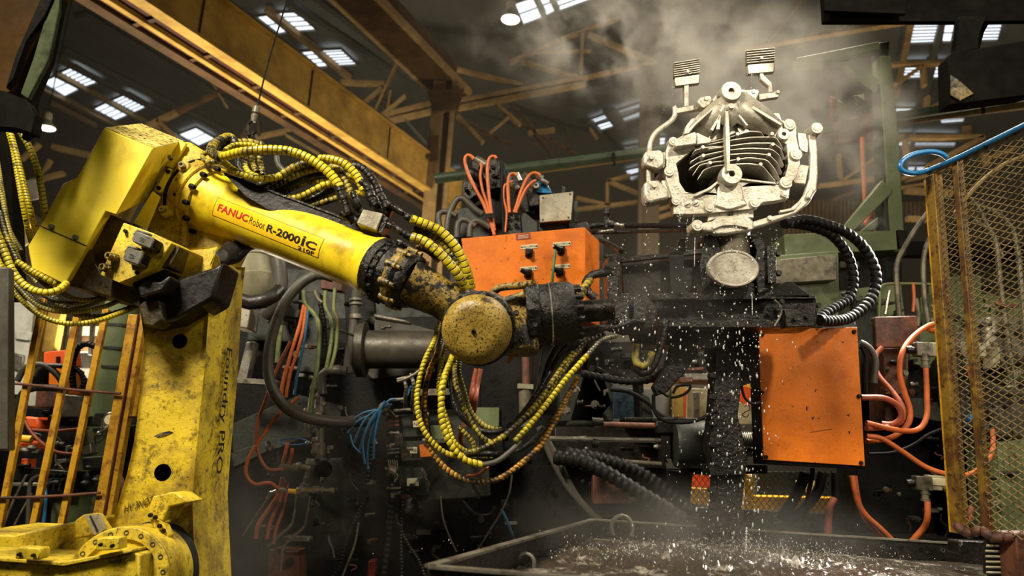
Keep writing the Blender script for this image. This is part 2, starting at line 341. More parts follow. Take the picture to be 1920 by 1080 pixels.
for i, q in enumerate(SKY):
    P = [WZ(x, y, ZR-.02) for x, y in q]; c = sum(P, Vector())/4
    fr = MB(); ins = [p+(c-p)*.02 for p in P]; out = [p+(p-c)*.03 for p in P]
    fr.poly(out, (0, 0, -.07), [ins])
    w = struct(f'window_{i+1}', fr, 'roof'); 
    obj('pane', MB().poly(P, (0, 0, -.02)), 'sky', w)
    long = (P[1]-P[0]).length; nb = 5 if i in (0, 2, 8, 22, 19, 23) else (1 if i % 3 else 3)
    for k in range(1, nb+1):
        t = k/(nb+1); a = P[0].lerp(P[3], t); b_ = P[1].lerp(P[2], t)
        obj('glazing_bar', MB().bar(a-UP*.04, b_-UP*.04, .018, .02), 'roof', w)
# roof beams and purlins (horizontal, just under the sheets)
def zbar(x0, y0, x1, y1, z, w, h, mt, name='trim', n=[0]):
    n[0] += 1; a = WZ(x0, y0, z); b_ = WZ(x1, y1, z)
    return struct(f'trim_{n[0]}', MB().bar(a, b_, w, h, UP), mt)
for x0, y0, x1, y1, w, mt in ((103,136,330,260,.12,'truss'),(78,165,228,240,.14,'truss'),(95,193,180,236,.1,'truss'),(60,85,330,225,.12,'roof'),(120,95,430,250,.12,'roof'),(500,16,655,146,.12,'truss'),(150,30,440,205,.35,'roof'),(200,28,470,180,.25,'roof'),
   (540,8,760,150,.12,'roof'),(575,-5,800,160,.2,'roof'),(1768,36,1745,120,.1,'roof'),(1748,110,1722,215,.2,'roof'),(1708,40,1680,180,.12,'truss'),(1003,-8,1020,26,.08,'roof'),(1029,-14,1046,20,.08,'roof'),(1813,240,1808,262,.2,'truss'),(1105,230,1160,290,.2,'roof'),(1141,205,1170,245,.3,'roof')):
    zbar(x0, y0, x1, y1, ZR-.12, w, .12, mt)
# crane runway girder: web, flanges and red soffit run level into the hall
A = WZ(260, 0, 5.5); B = WZ(845, 385, 5.5); d = (B-A).normalized(); A -= d*2.2; B += d*.35; side = d.cross(UP).normalized()
if side.x > 0: side = -side
g = thing('runway_girder', 'long yellow crane runway girder crossing above the robot arm', 'girder', (A+B)/2)
L_ = (B-A)
obj('web_plate', MB().box((A+B)/2+UP*.28+side*.02, (L_.length, .03, .56), (d, side, UP)), 'girder', g)
obj('top_flange', MB().box((A+B)/2+UP*.57-side*.0, (L_.length, .14, .03), (d, side, UP)), 'girder', g)
obj('bottom_flange', MB().box((A+B)/2+UP*.0-side*.0, (L_.length, .16, .035), (d, side, UP)), 'girder', g)
obj('crane_rail', MB().box((A+B)/2+UP*.61, (L_.length, .05, .05), (d, side, UP)), 'girder_dark', g)
obj('soffit_plate', MB().box((A+B)/2+UP*.04+side*.3, (L_.length, .42, .02), (d, side, UP)), 'girder_red', g)
obj('rear_flange', MB().box((A+B)/2+UP*.0+side*.5, (L_.length, .14, .04), (d, side, UP)), 'girder_dark', g)
obj('rear_web', MB().box((A+B)/2+UP*.3+side*.55, (L_.length, .03, .6), (d, side, UP)), 'girder_dark', g)
obj('middle_angle', MB().box((A+B)/2-UP*.01+side*.26, (L_.length, .07, .05), (d, side, UP)), 'girder', g)
for k in range(12): obj('stiffener', MB().box(A+L_*((k+.5)/12)+UP*.02+side*.3, (.05, .42, .05), (d, side, UP)), 'girder_dark', g)
for k in range(5): obj('web_seam', MB().box(A+L_*((k+.7)/5)+UP*.28-side*.0, (.006, .03, .54), (d, side, UP)), 'girder_dark', g)
# second, darker girder above it
A2 = WZ(625, 0, 7.4); B2 = WZ(822, 185, 7.4); d2 = (B2-A2).normalized(); A2 -= d2*2; s2 = d2.cross(UP).normalized()
if s2.x < 0: s2 = -s2
g = thing('upper_girder', 'dark brown roof girder meeting the top of the tan column', 'girder', (A2+B2)/2)
obj('web_plate', MB().box((A2+B2)/2+UP*.3+s2*.3, ((B2-A2).length, .04, .6), (d2, s2, UP)), 'girder_dark', g)
obj('bottom_flange', MB().box((A2+B2)/2+s2*.3, ((B2-A2).length, .6, .05), (d2, s2, UP)), 'girder_dark', g)
obj('edge_angle', MB().box((A2+B2)/2+UP*.02, ((B2-A2).length, .07, .1), (d2, s2, UP)), 'truss', g)
obj('edge_angle', MB().box((A2+B2)/2+UP*.02+s2*.6, ((B2-A2).length, .07, .1), (d2, s2, UP)), 'truss', g)
# tan hall column
c = thing('hall_column', 'tan steel hall column with brown web, between girder end and roof truss', 'column', (W(835, 330, 11).x, 11.2, 0))
def vpost(mb, x0, x1, ytop, Y, dep, ybot=None):
    a = W(x0, ytop, Y); b_ = W(x1, ytop, Y); z1 = a.z
    mb.box(((a.x+b_.x)/2, Y+dep/2, z1/2), (b_.x-a.x, dep, z1)); return mb
obj('front_flange', vpost(MB(), 813, 836, 150, 11, .08), 'truss', c)
obj('web_plate', vpost(MB(), 834, 850, 150, 11.1, .5), 'girder_dark', c)
obj('side_flange', vpost(MB(), 848, 856, 150, 11, .1), 'truss', c)
obj('cap_gusset', slab(MB(), [(800,170),(870,165),(858,205),(812,208)], 10.95, .1), 'girder_dark', c)
obj('splice_plate', slab(MB(), [(806,255),(822,253),(822,300),(806,302)], 10.9, .06), 'girder_dark', c)
c = thing('hall_column', 'brown hall column behind the casting, fading into steam', 'column', (W(1222, 400, 13).x, 13.1, 0))
obj('front_flange', vpost(MB(), 1205, 1240, 60, 13, .08), 'wall', c)
obj('web_plate', vpost(MB(), 1218, 1228, 60, 13.1, .4), 'girder_dark', c)
obj('edge_flange', vpost(MB(), 1203, 1210, 60, 12.95, .1), 'wall', c)
# roof trusses: each member its own bar at its own depth
def truss(label, Y, members, mt='truss', dep=.12, group=None):
    t = thing('roof_truss', label, 'truss', W(members[0][0], members[0][1], Y), group)
    for mm in members:
        x0, y0, x1, y1, w = mm[:5]; a = W(x0, y0, Y); b_ = W(x1, y1, Y); s_ = w*S((x0+x1)/2, (y0+y1)/2, Y)
        obj('member', MB().bar(a, b_, s_, dep, (0, 1, 0)), mm[5] if len(mm) > 5 else mt, t)
truss('tan roof truss high in the steam with an open triangle web', 13, [(955,118,1048,77,6),(1052,74,1160,35,5),(1092,64,1089,142,6),(1103,65,1228,118,7),(977,116,1082,146,7),(850,192,1100,146,7),(855,204,1098,158,8),(1095,147,1230,117,5),(722,216,815,193,8),(728,228,815,208,8),(760,107,980,160,6),(1108,96,980,99,1)])
truss('tan bracing between the yellow girder and the tan column', 12.4, [(640,155,722,158,7),(683,193,716,165,4),(705,207,745,118,4),(727,210,733,172,3),(760,180,700,230,3),(858,218,905,268,8),(930,195,975,235,6),(960,215,918,250,2),(760,225,800,270,3,'roof')])
truss('brown knee brace and strut left of the casting', 14, [(1139,341,1182,329,6),(1139,340,1197,363,6),(1138,343,1138,384,6),(1080,371,1143,386,5),(1083,393,1197,379,6),(1222,413,1275,395,7),(1106,242,1120,262,3),(990,235,1035,290,6,'girder_dark'),(990,250,1040,244,7),(1215,400,1290,375,5)])
truss('dark far strut frames above the orange left cabinet', 17, [(950,215,1080,290,5),(1065,240,1065,300,4),(1000,275,1035,262,4),(900,250,960,270,4),(945,180,1010,250,4),(880,230,935,262,5),(700,180,780,240,3)], 'girder_dark')
truss('tan truss running behind the steam to the top right', 9.6, [(1500,72,1700,40,8),(1438,78,1505,-2,5),(1579,38,1584,52,7),(1592,48,1612,40,6),(1380,95,1510,72,5)])
truss('tan truss crossing the right hand skylights', 10.5, [(1670,122,1790,119,6),(1677,160,1725,127,6),(1730,127,1733,162,5),(1738,182,1736,205,6),(1745,204,1782,185,7),(1685,228,1930,199,5),(1683,259,1840,258,7),(1740,312,1842,258,8),(1697,259,1700,300,5),(1680,270,1700,256,3),(1845,290,1850,310,5)])
truss('tan lattice seen between green frame and mesh guard', 12, [(1577,341,1649,290,5),(1535,349,1655,334,6),(1697,357,1785,363,10),(1700,410,1740,412,8),(1700,340,1740,330,4),(1640,360,1740,345,4),(1572,290,1576,340,4),(1690,335,1800,310,6),(1845,300,1900,280,6),(1560,375,1600,360,4,'girder_dark')])
truss('faint brown truss below the left skylights', 12, [(276,238,332,211,8),(302,232,330,258,7),(296,240,298,225,4),(100,276,170,292,9),(332,211,430,165,6,'girder_dark'),(390,140,425,200,3),(40,300,75,270,4),(60,340,120,325,6),(70,350,95,300,3),(450,270,490,200,8,'girder_dark'),(480,258,545,244,6),(536,254,600,290,3),(485,225,488,258,5,'girder_dark')])
obj('corrugated_panel', MB(), 'wall') if False else None
p_ = MB(); a = W(1480, 400, 20)
for k in range(26):
    x0 = 1470+k*8; p_.poly(pp(rect(x0, 375, x0+4, 440), 20), (0, .15, 0))
for k in range(20):
    x0 = 1690+k*8; p_.poly(pp(rect(x0, 378, x0+4, 405), 20), (0, .15, 0))
tag(obj('corrugated_screen', p_, 'truss'), 'brown corrugated sheeting far behind the right spiral hoses', 'screen', kind='structure')
# lamps
def bay_lamp(px, py, Y, r, tilt, label):
    c = W(px, py, Y); s_ = S(px, py, Y); t = thing('high_bay_lamp', label, 'lamp', c)
    ax = Vector((tilt, 0, -1)).normalized(); top = c - ax*s_*r*2.1
    obj('reflector', MB().lathe(c, top, [(0, r*s_), (.12, r*.95*s_), (.35, r*.62*s_), (.5, r*.5*s_)], 24, (False, False)), 'cream', t)
    obj('ballast_housing', MB().lathe(c.lerp(top, .45), top, [(0, r*.5*s_), (.8, r*.52*s_), (1, r*.42*s_)], 18), 'cream', t)
    obj('glowing_disc', MB().lathe(c-ax*.002, c-ax*.02, [(0, r*.93*s_), (1, r*.9*s_)], 24), 'lampglow', t)
    obj('hanging_rod', MB().cyl(top, top+Vector((0, 0, ZR+.04-top.z)), r*.07*s_, 8), 'dark', t)
bay_lamp(88, 241, 9.5, 15, .12, 'high bay lamp hanging left above the yellow robot elbow')
bay_lamp(957, 37, 10, 18, 0, 'round lit high bay lamp in the steam at top centre')
# long green pipe across the hall
P0 = W(815, 335, 6.5); P1 = W(1940, 178, 6.5)
t = tag(obj('overhead_pipe', MB().tube([P0, W(1200, 287, 6.5), W(1680, 219, 6.5), P1], 9.5*S(1300, 260, 6.5), 14), 'green_pipe'), 'long dark green overhead pipe crossing behind the casting', 'pipe')
t2 = tag(obj('pipe_rail', MB().bar(W(940, 328, 6.6), W(1935, 196, 6.6), 5*S(1300, 260, 6.6), .06), 'truss'), 'thin tan rail running just below the green overhead pipe', 'rail')
for x, y in ((1842, 207), (1150, 303)): obj('pipe_clip', MB().bar(W(x, y-16, 6.45), W(x+2, y+6, 6.45), .02, .03), 'dark', t)
# crane pendant above the robot hoses
t = thing('lifting_chain', 'thin wire and chain hook hanging down to the yellow hose coil', 'chain', W(470, 262, 3.9))
obj('wire_rope', MB().tube([W(545, -20, 3.9), W(520, 60, 3.9), W(497, 140, 3.9), W(482, 203, 3.9)], 1.5*S(500, 100, 3.9), 6), 'blacksteel', t)
obj('swivel', MB().lathe(W(482, 198, 3.9), W(475, 228, 3.9), [(0, .008), (.1, .02), (.45, .02), (.5, .012), (.6, .02), (1, .015)], 12), 'pipe', t)
pts = [(475,224),(466,232),(464,246),(470,254),(480,246)]
obj('hook', MB().tube(pp(pts, 3.9), .009, 8), 'blacksteel', t)
for k in range(3):
    x, y = 468-2*k, 250+9*k; a = W(x, y, 3.9); ang = k % 2
    ring = [a + (Vector((0, .012, 0)) if ang else Vector((.012, 0, 0)))*math.cos(q) + Vector((0, 0, .02))*math.sin(q) for q in [i*math.pi/4 for i in range(9)]]
    obj('chain_link', MB().tube(ring, .0045, 6), 'blacksteel', t)
M['brownshade'] = mat('brown_shadow_paint', '#3d2a12', .9, 0, [('#1a120a', 3, .4, .6, .6)], spec=.05)  # brown darkened so the crosshead's shade sits in its colour
# dark foreground steelwork at the top left and top right
t = thing('press_crosshead', 'blurred brown steel crosshead in the top left corner', 'machine', W(40, 120, 2.6))
M['greenshade'] = mat('shadow_green_paint', '#3d4430', .9, 0, [('#15160f', 5, .45, .6, .8)], spec=.05)  # gusset green darkened likewise, shade included in the colour
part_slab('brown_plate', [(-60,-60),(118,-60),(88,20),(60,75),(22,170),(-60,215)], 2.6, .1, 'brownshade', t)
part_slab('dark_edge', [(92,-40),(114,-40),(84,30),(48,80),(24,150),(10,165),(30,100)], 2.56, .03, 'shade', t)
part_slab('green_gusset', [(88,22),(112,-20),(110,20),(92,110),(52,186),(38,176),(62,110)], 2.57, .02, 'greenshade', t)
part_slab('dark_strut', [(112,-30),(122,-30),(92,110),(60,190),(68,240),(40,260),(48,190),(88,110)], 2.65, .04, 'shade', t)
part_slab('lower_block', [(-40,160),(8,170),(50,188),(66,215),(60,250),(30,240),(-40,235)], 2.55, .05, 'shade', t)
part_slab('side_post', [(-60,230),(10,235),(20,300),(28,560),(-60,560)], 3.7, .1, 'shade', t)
t = thing('overhead_hood', 'dark hood edge across the top right corner of the view', 'hood', W(1720, 20, 2.9))
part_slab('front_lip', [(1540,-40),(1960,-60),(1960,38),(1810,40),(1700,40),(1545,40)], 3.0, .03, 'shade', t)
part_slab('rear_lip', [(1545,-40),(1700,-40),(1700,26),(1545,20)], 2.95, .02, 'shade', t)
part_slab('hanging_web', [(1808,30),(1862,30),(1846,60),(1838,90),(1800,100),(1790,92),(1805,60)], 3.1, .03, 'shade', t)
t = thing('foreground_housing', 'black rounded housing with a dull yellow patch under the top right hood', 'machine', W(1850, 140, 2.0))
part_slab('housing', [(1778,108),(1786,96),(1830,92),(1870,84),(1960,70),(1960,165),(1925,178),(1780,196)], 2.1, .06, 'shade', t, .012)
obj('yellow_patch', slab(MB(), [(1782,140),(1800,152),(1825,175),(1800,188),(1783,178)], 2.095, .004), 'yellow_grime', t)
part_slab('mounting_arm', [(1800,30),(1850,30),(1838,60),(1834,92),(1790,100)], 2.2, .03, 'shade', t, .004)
# ------------------------------------------------------------ the yellow robot
rb = thing('industrial_robot', 'large yellow jointed industrial robot with oily black wrist at the left', 'robot', (W(270, 1040, 3.2).x, 3.2, 0))
def P(name, mb, mt, bevel=0, parent=None): return obj(name, mb, mt, parent or rb, bevel)
# column arm
pts = [(258,520),(275,644),(268,720),(262,778),(255,830),(242,889),(216,975),(196,1040),(190,1200),(374,1200),(366,1000),(364,933),(370,860),(378,778),(387,690),(393,600),(400,500),(400,470),(280,470)]
arm = P('lower_arm', slab(MB(), pts, 3.15, .36), 'yellow_worn')
hole = MB()
for (x, y, r) in ((305, 886, 16), (337, 640, 14)):
    c = W(x, y, 3.15); q = r*S(x, y, 3.15); hole.lathe(c+Vector((0, -.02, 0)), c+Vector((0, .11, 0)), [(0, q), (1, q)], 24)
cut(arm, hole)
bv = arm.modifiers.new('edge_rounding', 'BEVEL'); bv.width = .03; bv.segments = 3; bv.limit_method = 'ANGLE'; bv.angle_limit = math.radians(50)
for p_ in arm.data.polygons: p_.use_smooth = True
arm.data.set_sharp_from_angle(angle=math.radians(30))
# raised strip and lettering down the side face of the arm
sx = lambda x, y, dy: W(x, y, 3.15) + Vector((0, dy, 0))
a = W(394, 640, 3.15)+Vector((.004, .1, 0)); b_ = W(380, 790, 3.15)+Vector((.004, .1, 0))
dn = (b_-a).normalized()
text_on('side_lettering', 'Foundry PRO', a+Vector((.006, .05, 0)), dn, Vector((0, 1, 0)), .55, .09, 'blackink', rb, .01)
# casting marks, raised
text_on('casting_mark', 'HV 3NO7', W(232, 962, 3.145), (W(283, 945, 3.145)-W(232, 962, 3.145)).normalized(), UP, .115, .03, 'yellow_dark', rb, .01)
P('scuff_mark', slab(MB(), [(290,817),(300,812),(318,808),(325,811),(310,818),(296,821)], 3.148, .002), 'yellow_grime')
# joint two at the bottom: seal band, drum, bolted ring, hub
c0 = W(276, 1078, 3.12); c1 = W(222, 1084, 2.82)
q = S(250, 1080, 3)
P('rubber_seal', MB().lathe(c0+Vector((.02, .05, 0)), c0+(c1-c0)*.02, [(0, 99*q), (1, 99*q)], 48), 'black')
P('joint_drum', MB().lathe(c0, c1, [(0, 93*q), (.25, 95*q), (.3, 91*q), (.93, 88*q), (1, 84*q)], 56), 'yellow_worn')
ax = (c1-c0).normalized()
br_ = P('bolt_ring', MB().lathe(c1-ax*.005, c1+ax*.012, [(0, 86*q), (.8, 86*q), (1, 84*q), (1.0, 66*q), (.4, 65*q)], 56, (False, False)), 'yellow_worn')
P('hub', MB().lathe(c1-ax*.05, c1+ax*.03, [(0, 66*q), (.5, 62*q), (.62, 60*q), (.62, 50*q), (1, 47*q), (1, 30*q), (.7, 28*q)], 48), 'yellow_worn')
X_ = ax.cross(UP).normalized(); Y_ = X_.cross(ax)
for k in range(18):
    an = math.radians(20*k+10); p0 = c1+ax*.0105+(X_*math.cos(an)+Y_*math.sin(an))*76*q
    P('bolt_hole', MB().lathe(p0, p0+ax*.004, [(0, 4.4*q), (1, 4.2*q), (1, 3.0*q), (.2, 3.0*q)], 10, (False, True)), 'groove', 0, br_)
# horizontal base housing to the left of the joint
part_slab('base_housing', [(-80,1046),(120,1062),(248,1036),(262,1040),(262,1200),(-80,1200)], 2.74, .3, 'yellow_worn', rb, .006)
part_slab('base_top_plate', [(-80,1040),(118,1054),(247,1030),(247,1036),(120,1062),(-80,1047)], 2.72, .34, 'yellow_worn', rb, .003)
part_slab('rear_housing', [(-80,1000),(20,1004),(138,978),(160,972),(170,1080),(-80,1080)], 3.02, .5, 'yellow_worn', rb, .012)
part_slab('hub_lug', [(182,1012),(190,1008),(222,1008),(224,1030),(200,1032),(178,1032)], 2.70, .06, 'yellow_worn', rb, .004)
part_slab('terminal_cover', [(30,1030),(36,1026),(74,1028),(76,1036),(72,1050),(28,1048)], 2.66, .06, 'yellow_worn', rb, .004)
bolts([(38,1039),(64,1041),(190,1021),(212,1023)], 2.655, 3, rb, 'black')
part_slab('cable_cover', [(139,977),(157,964),(168,966),(190,1000),(160,1008),(139,1010)], 2.93, .1, 'yellow_worn', rb, .006)
cp_ = P('cover_plate', slab(MB(), [(160,966),(185,964),(196,992),(186,1000),(176,1003)], 2.925, .02), 'greyplate')
P('cover_slot', slab(MB(), [(167,967),(170,967),(184,996),(181,998)], 2.92, .004), 'groove', 0, cp_)
# bracket on the arm's lower front
part_slab('stop_block', [(286,931),(318,923),(332,924),(356,941),(318,950),(306,978),(275,964)], 2.98, .14, 'yellow_worn', rb, .006)
part_slab('stop_bracket', [(278,975),(290,972),(308,985),(316,1005),(310,1017),(296,1000)], 2.96, .05, 'yellow_worn', rb, .004)
bolts([(283,966),(292,970),(300,986),(307,995)], 2.955, 3.5, rb)
# elbow: big sheet-metal cover, skewed off the view so that its top and right sides show
V = W(345, 265, 3.42)-W(287, 278, 2.95)
YC = 2.95
front = [(195,240),(287,278),(218,403),(198,396),(163,461),(122,534),(59,502),(52,462),(76,422),(118,345),(145,333)]
cv = P('elbow_cover', slab(MB(), front, YC, 0, vec=V), 'yellow', .004)
P('cover_seam', MB().bar(W(75, 423, YC-.001), W(163, 461, YC-.001), .0025, .004, (0, 1, 0)), 'groove', 0, cv)
bolts([(98,426),(143,446)], YC, 4.2, cv, 'grey', .014)
P('soot_patch', slab(MB(), [], YC, 0), 'groove') if False else None
# grime spread on the cover top
Ptop = [W(*p, YC) for p in ((195,240),(287,278))]; top = [Ptop[0]+V*.02+UP*.0, Ptop[1]+V*.02, Ptop[1]+V*.98, Ptop[0]+V*.98]
topm = mat('soot_speckled_top', '#d8c368', .55, 0, [('#15110b', 46, .52, .56, .95), ('#8f7a2a', 7, .5, .65, .6)], .3, 60)
n_ = (top[1]-top[0]).cross(V).normalized(); n_ = n_ if n_.z > 0 else -n_
P('cover_top_sheet', MB().poly([p+n_*.001 for p in top], n_*.002), topm, 0, cv)
# lower return of the cover: recess and underside, their shade put into dark yellow
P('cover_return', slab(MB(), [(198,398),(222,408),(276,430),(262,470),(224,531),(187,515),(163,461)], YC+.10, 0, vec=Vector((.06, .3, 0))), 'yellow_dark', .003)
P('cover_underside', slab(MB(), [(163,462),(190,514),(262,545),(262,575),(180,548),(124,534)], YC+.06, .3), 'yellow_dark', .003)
P('flange_strip', slab(MB(), [(337,262),(349,268),(322,315),(308,310)], 3.33, .02), 'yellow', .002)
P('flange_strip', slab(MB(), [(286,358),(298,367),(272,430),(250,418)], 3.2, .02), 'yellow', .002)
# gearbox block between cover and arm tube
P('gearbox_housing', slab(MB(), [(330,270),(352,262),(395,290),(420,318),(440,380),(430,440),(400,500),(330,520),(262,470),(252,420),(300,340)], 3.36, .3), 'yellow_worn', .02)
P('gearbox_face', slab(MB(), [(315,330),(345,290),(375,300),(392,330),(350,400),(345,470),(300,478),(262,455),(285,400)], 3.31, .08), 'yellow_worn', .012)
for q4 in (((310,318),(318,314),(325,320),(303,360),(296,362),(290,356)), ((340,333),(347,327),(356,332),(336,372),(328,376),(321,370))):
    P('link_plate', slab(MB(), q4, 3.26, .025), 'yellow', .006)
bolts([(315,322),(298,353),(347,334),(329,366)], 3.255, 3.2, rb, 'black')
bolts([(321,297),(277,377)], 3.24, 4, rb, 'grey', .02)
for (x, y) in ((345,313),(309,396)):
    c = W(x, y, 3.26); q = S(x, y, 3.26)
    P('dowel_boss', MB().lathe(c+Vector((0, .06, 0)), c+Vector((0, -.01, 0)), [(0, 12*q), (.8, 12*q), (1, 10*q)], 20), 'yellow_worn')
    P('dowel_bolt', MB().lathe(c+Vector((0, -.01, 0)), c+Vector((0, -.035, 0)), [(0, 5.5*q), (1, 5.5*q), (1, 3*q), (.6, 3*q)], 14), 'silver')
P('boss_web', slab(MB(), [(316,372),(328,378),(322,400),(312,406),(302,402)], 3.27, .05), 'yellow_worn', .004)
# connector box
V2 = Vector((.05, .22, .0))
P('connector_box', slab(MB(), [(231,417),(287,437),(322,455),(291,502),(224,531),(187,515)], 2.94, 0, vec=V2), 'yellow_worn', .004)
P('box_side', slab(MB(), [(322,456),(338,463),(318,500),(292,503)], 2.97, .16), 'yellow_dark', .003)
def conn(cx, cy, w, h, ang, Y=2.9):
    ca, sa = math.cos(ang), math.sin(ang)
    def T(pl): return [(cx+x*ca-y*sa, cy+x*sa+y*ca) for x, y in pl]
    cb_ = P('connector_base', slab(MB(), T([(-w*.1,-h*.5),(w*.95,-h*.35),(w*.95,h*.5),(-w*.1,h*.6)]), Y+.02, .02), 'black', .003)
    P('connector_hood', slab(MB(), T([(-w*.55,-h*.35),(-w*.4,-h*.5),(w*.42,-h*.5),(w*.55,-h*.3),(w*.55,h*.42),(w*.4,h*.52),(-w*.45,h*.5),(-w*.56,h*.3)]), Y-.045, .06), 'grey_hood', .009, cb_)
    P('hood_lever', slab(MB(), T([(-w*.62,-h*.1),(-w*.5,-h*.62),(w*.2,-h*.72),(w*.2,-h*.58),(-w*.42,-h*.5),(-w*.54,-h*.05)]), Y-.02, .03), 'grey', .003, cb_)
    P('latch', slab(MB(), T([(w*.45,-h*.4),(w*.62,-h*.45),(w*.68,h*.3),(w*.52,h*.3)]), Y-.035, .05), 'black', .003, cb_)
    # raised oval mark with two bars on the hood face
    o = W(cx-2, cy, Y-.046); q = S(cx, cy, Y); X = (W(*T([(1, 0)])[0], Y-.046)-W(*T([(0, 0)])[0], Y-.046)).normalized(); Z = X.cross(Vector((0, 1, 0)))
    for (r0, a0, a1) in ((6, 20, 160), (6, 200, 340)):
        P('hood_mark', MB().tube([o+X*math.cos(math.radians(t))*r0*q+Z*math.sin(math.radians(t))*r0*.62*q for t in range(a0, a1+1, 20)], .7*q, 5), 'grey_hood', 0, cb_)
    for s_ in (-1.2, 1.2): P('hood_mark', MB().tube([o+Z*s_*q-X*3*q, o+Z*s_*q+X*3*q], .6*q, 5), 'grey_hood', 0, cb_)
M['grey_hood'] = mat('grey_die_cast_hood', '#6e6b62', .4, .3, [('#38352e', 20, .58, .66, .6)], .1, 90)
conn(268, 449, 36, 22, .38); conn(249, 480, 30, 26, .33)
for (x, y) in ((217,484),(206,505)):
    c = W(x, y, 2.94); q = S(x, y, 2.94)
    P('gland_nut', MB().lathe(c, c+Vector((-.01, -.045, 0)), [(0, 8.5*q), (.6, 8.5*q), (.62, 7*q), (1, 7*q), (1, 4*q), (.5, 4*q)], 8), 'yellow_grime')
bolts([(236,434),(258,512)], 2.935, 3, rb, 'black')
P('lower_plug', slab(MB(), [(258,538),(272,528),(300,528),(318,515),(320,522),(304,545),(262,558)], 2.93, .1), 'cloth', .01)
P('lower_plug_cap', slab(MB(), [(246,530),(290,502),(322,508),(300,530),(256,545)], 2.98, .1), 'dark', .008)
P('joint_underside', slab(MB(), [(258,560),(300,545),(340,520),(400,500),(420,490),(400,560),(330,600),(275,612),(262,600)], 3.02, .2), 'darkplate', .045)  # dark plate colour stands in for the shade under the elbow
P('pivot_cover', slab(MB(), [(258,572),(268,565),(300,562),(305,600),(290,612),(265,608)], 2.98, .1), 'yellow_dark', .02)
P('link_casting', slab(MB(), [(300,575),(330,540),(380,520),(420,500),(430,520),(380,560),(330,600)], 3.45, .08), 'darkplate', .015)
# black coated sleeve over the motor cables, crumpled
mb = MB(); P_ = pp([(330,470,3.18),(350,486,3.2),(378,496,3.22),(405,492,3.26),(428,478,3.3),(458,462,3.36),(478,450,3.4)], 3.05); mb.tube(P_, .042, 18)
v = mb.v[0]; rr_ = random.Random(3)
for i in range(len(v)): v[i] += np.array([math.sin(v[i][0]*90+v[i][2]*60)*.009, math.cos(v[i][0]*70)*.008, math.sin(v[i][0]*55-v[i][2]*120)*.012])
P('cable_sleeve', mb, 'cloth')
# forearm tube and wrist, axis swings towards the viewer
A0 = W(378, 372, 3.42); A1 = W(760, 524, 2.98); dA = A1-A0; La = dA.length; u = dA.normalized()
def rr(x): return S(500, 420, 3.2)
q = S(560, 450, 3.2)
ff_ = P('forearm_flange', MB().lathe(A0-u*.02, A0+u*.105, [(0, 74*q), (.05, 77*q), (.6, 77*q), (.64, 74*q), (.64, 72*q), (1, 70*q)], 56), 'yellow_worn')
P('forearm_tube', MB().lathe(A0+u*.02, A1, [(0, 70*q), (.03, 69*q), (.07, 64*q), (.13, 58*q), (.19, 54.5*q), (.25, 52.5*q), (.8, 50*q), (.84, 51*q), (.87, 56*q), (.89, 57*q), (.90, 57*q)], 64), mat('forearm_enamel', '#dcc022', .34, 0, [('#5a4212', 4, .5, .7, .75), ('#2a1e0e', 14, .62, .7, .7), ('#15100a', 90, .68, .74, .8)], .08, 80, var=.06))
nA = (CAM-(A0+A1)/2); nA = (nA-u*nA.dot(u)).normalized(); bA = u.cross(nA); bA = bA if bA.z > 0 else -bA
for k in range(14):
    an = 2*math.pi*k/14+.2; c = A0+u*.1+(nA*math.cos(an)+bA*math.sin(an))*73*q
    P('flange_bolt', MB().lathe(c-u*.005, c+u*.024, [(0, 5*q), (.7, 5*q), (.8, 4.6*q), (1, 4.4*q), (1, 2.4*q), (.7, 2.4*q)], 12), 'black', 0, ff_)
P('flange_seal', MB().lathe(A0-u*.03, A0-u*.022, [(0, 79*q), (1, 79*q)], 56), 'groove')
# decal wrapped on the tube
def tubept(px, py_off, lift=.0016):       # px along the picture axis, offset in pixels up the surface
    t = (px-378)/(760-378); t = t*(.96+.04*t); c = A0+dA*t; tt = ((c-(A0+u*.02)).length)/(A1-(A0+u*.02)).length
    prof = [(0,70),(.03,69),(.07,64),(.13,58),(.19,54.5),(.25,52.5),(.8,50),(.84,51),(.9,57)]
    r = np.interp(tt, [p[0] for p in prof], [p[1] for p in prof])*q+lift; th = py_off*q/r + TH0
    return c+(nA*math.cos(th)+bA*math.sin(th))*r
TH0 = -.10
def grid(x0, x1, h0, h1, lift, nx=40, ny=10):
    mb = MB(); v = [tubept(x0+(x1-x0)*i/nx, h0+(h1-h0)*j/ny, lift) for i in range(nx+1) for j in range(ny+1)]
    f = [(i*(ny+1)+j, (i+1)*(ny+1)+j, (i+1)*(ny+1)+j+1, i*(ny+1)+j+1) for i in range(nx) for j in range(ny)]
    mb.add(v, f); return mb
nd_ = P('name_decal', grid(454, 650, -17, 19, .0008), 'decal')
for h in (-17, 19): P('decal_edge', grid(454, 650, h-.35, h+.35, .0012, 40, 1), 'yellow_dark', 0, nd_)
for x in (454, 650): P('decal_edge', grid(x-.35, x+.35, -17, 19, .0012, 1, 10), 'yellow_dark', 0, nd_)
def wraptext(txt, x0, x1, h0, h1, mt, bold, name):
    v, f = text_verts(txt, 1, 1, bold)
    mb = MB(); mb.add([tubept(x0+(x1-x0)*a, h0+(h1-h0)*b, .0022) for a, b in v], f)
    obj(name, mb, mt, nd_, smooth=False)
wraptext('FANUC', 461, 520, -5, 9, 'red', .03, 'maker_lettering')
wraptext('Robot', 523, 552, -6, 8, 'blackink', -.012, 'model_lettering')
wraptext('R-2000', 556, 616, -7, 7, 'blackink', .03, 'model_lettering')
wraptext('i', 618.5, 624, -7, 11, 'blackink', .025, 'model_lettering')
wraptext('C', 626, 644, -7, 7, 'blackink', .03, 'model_lettering')
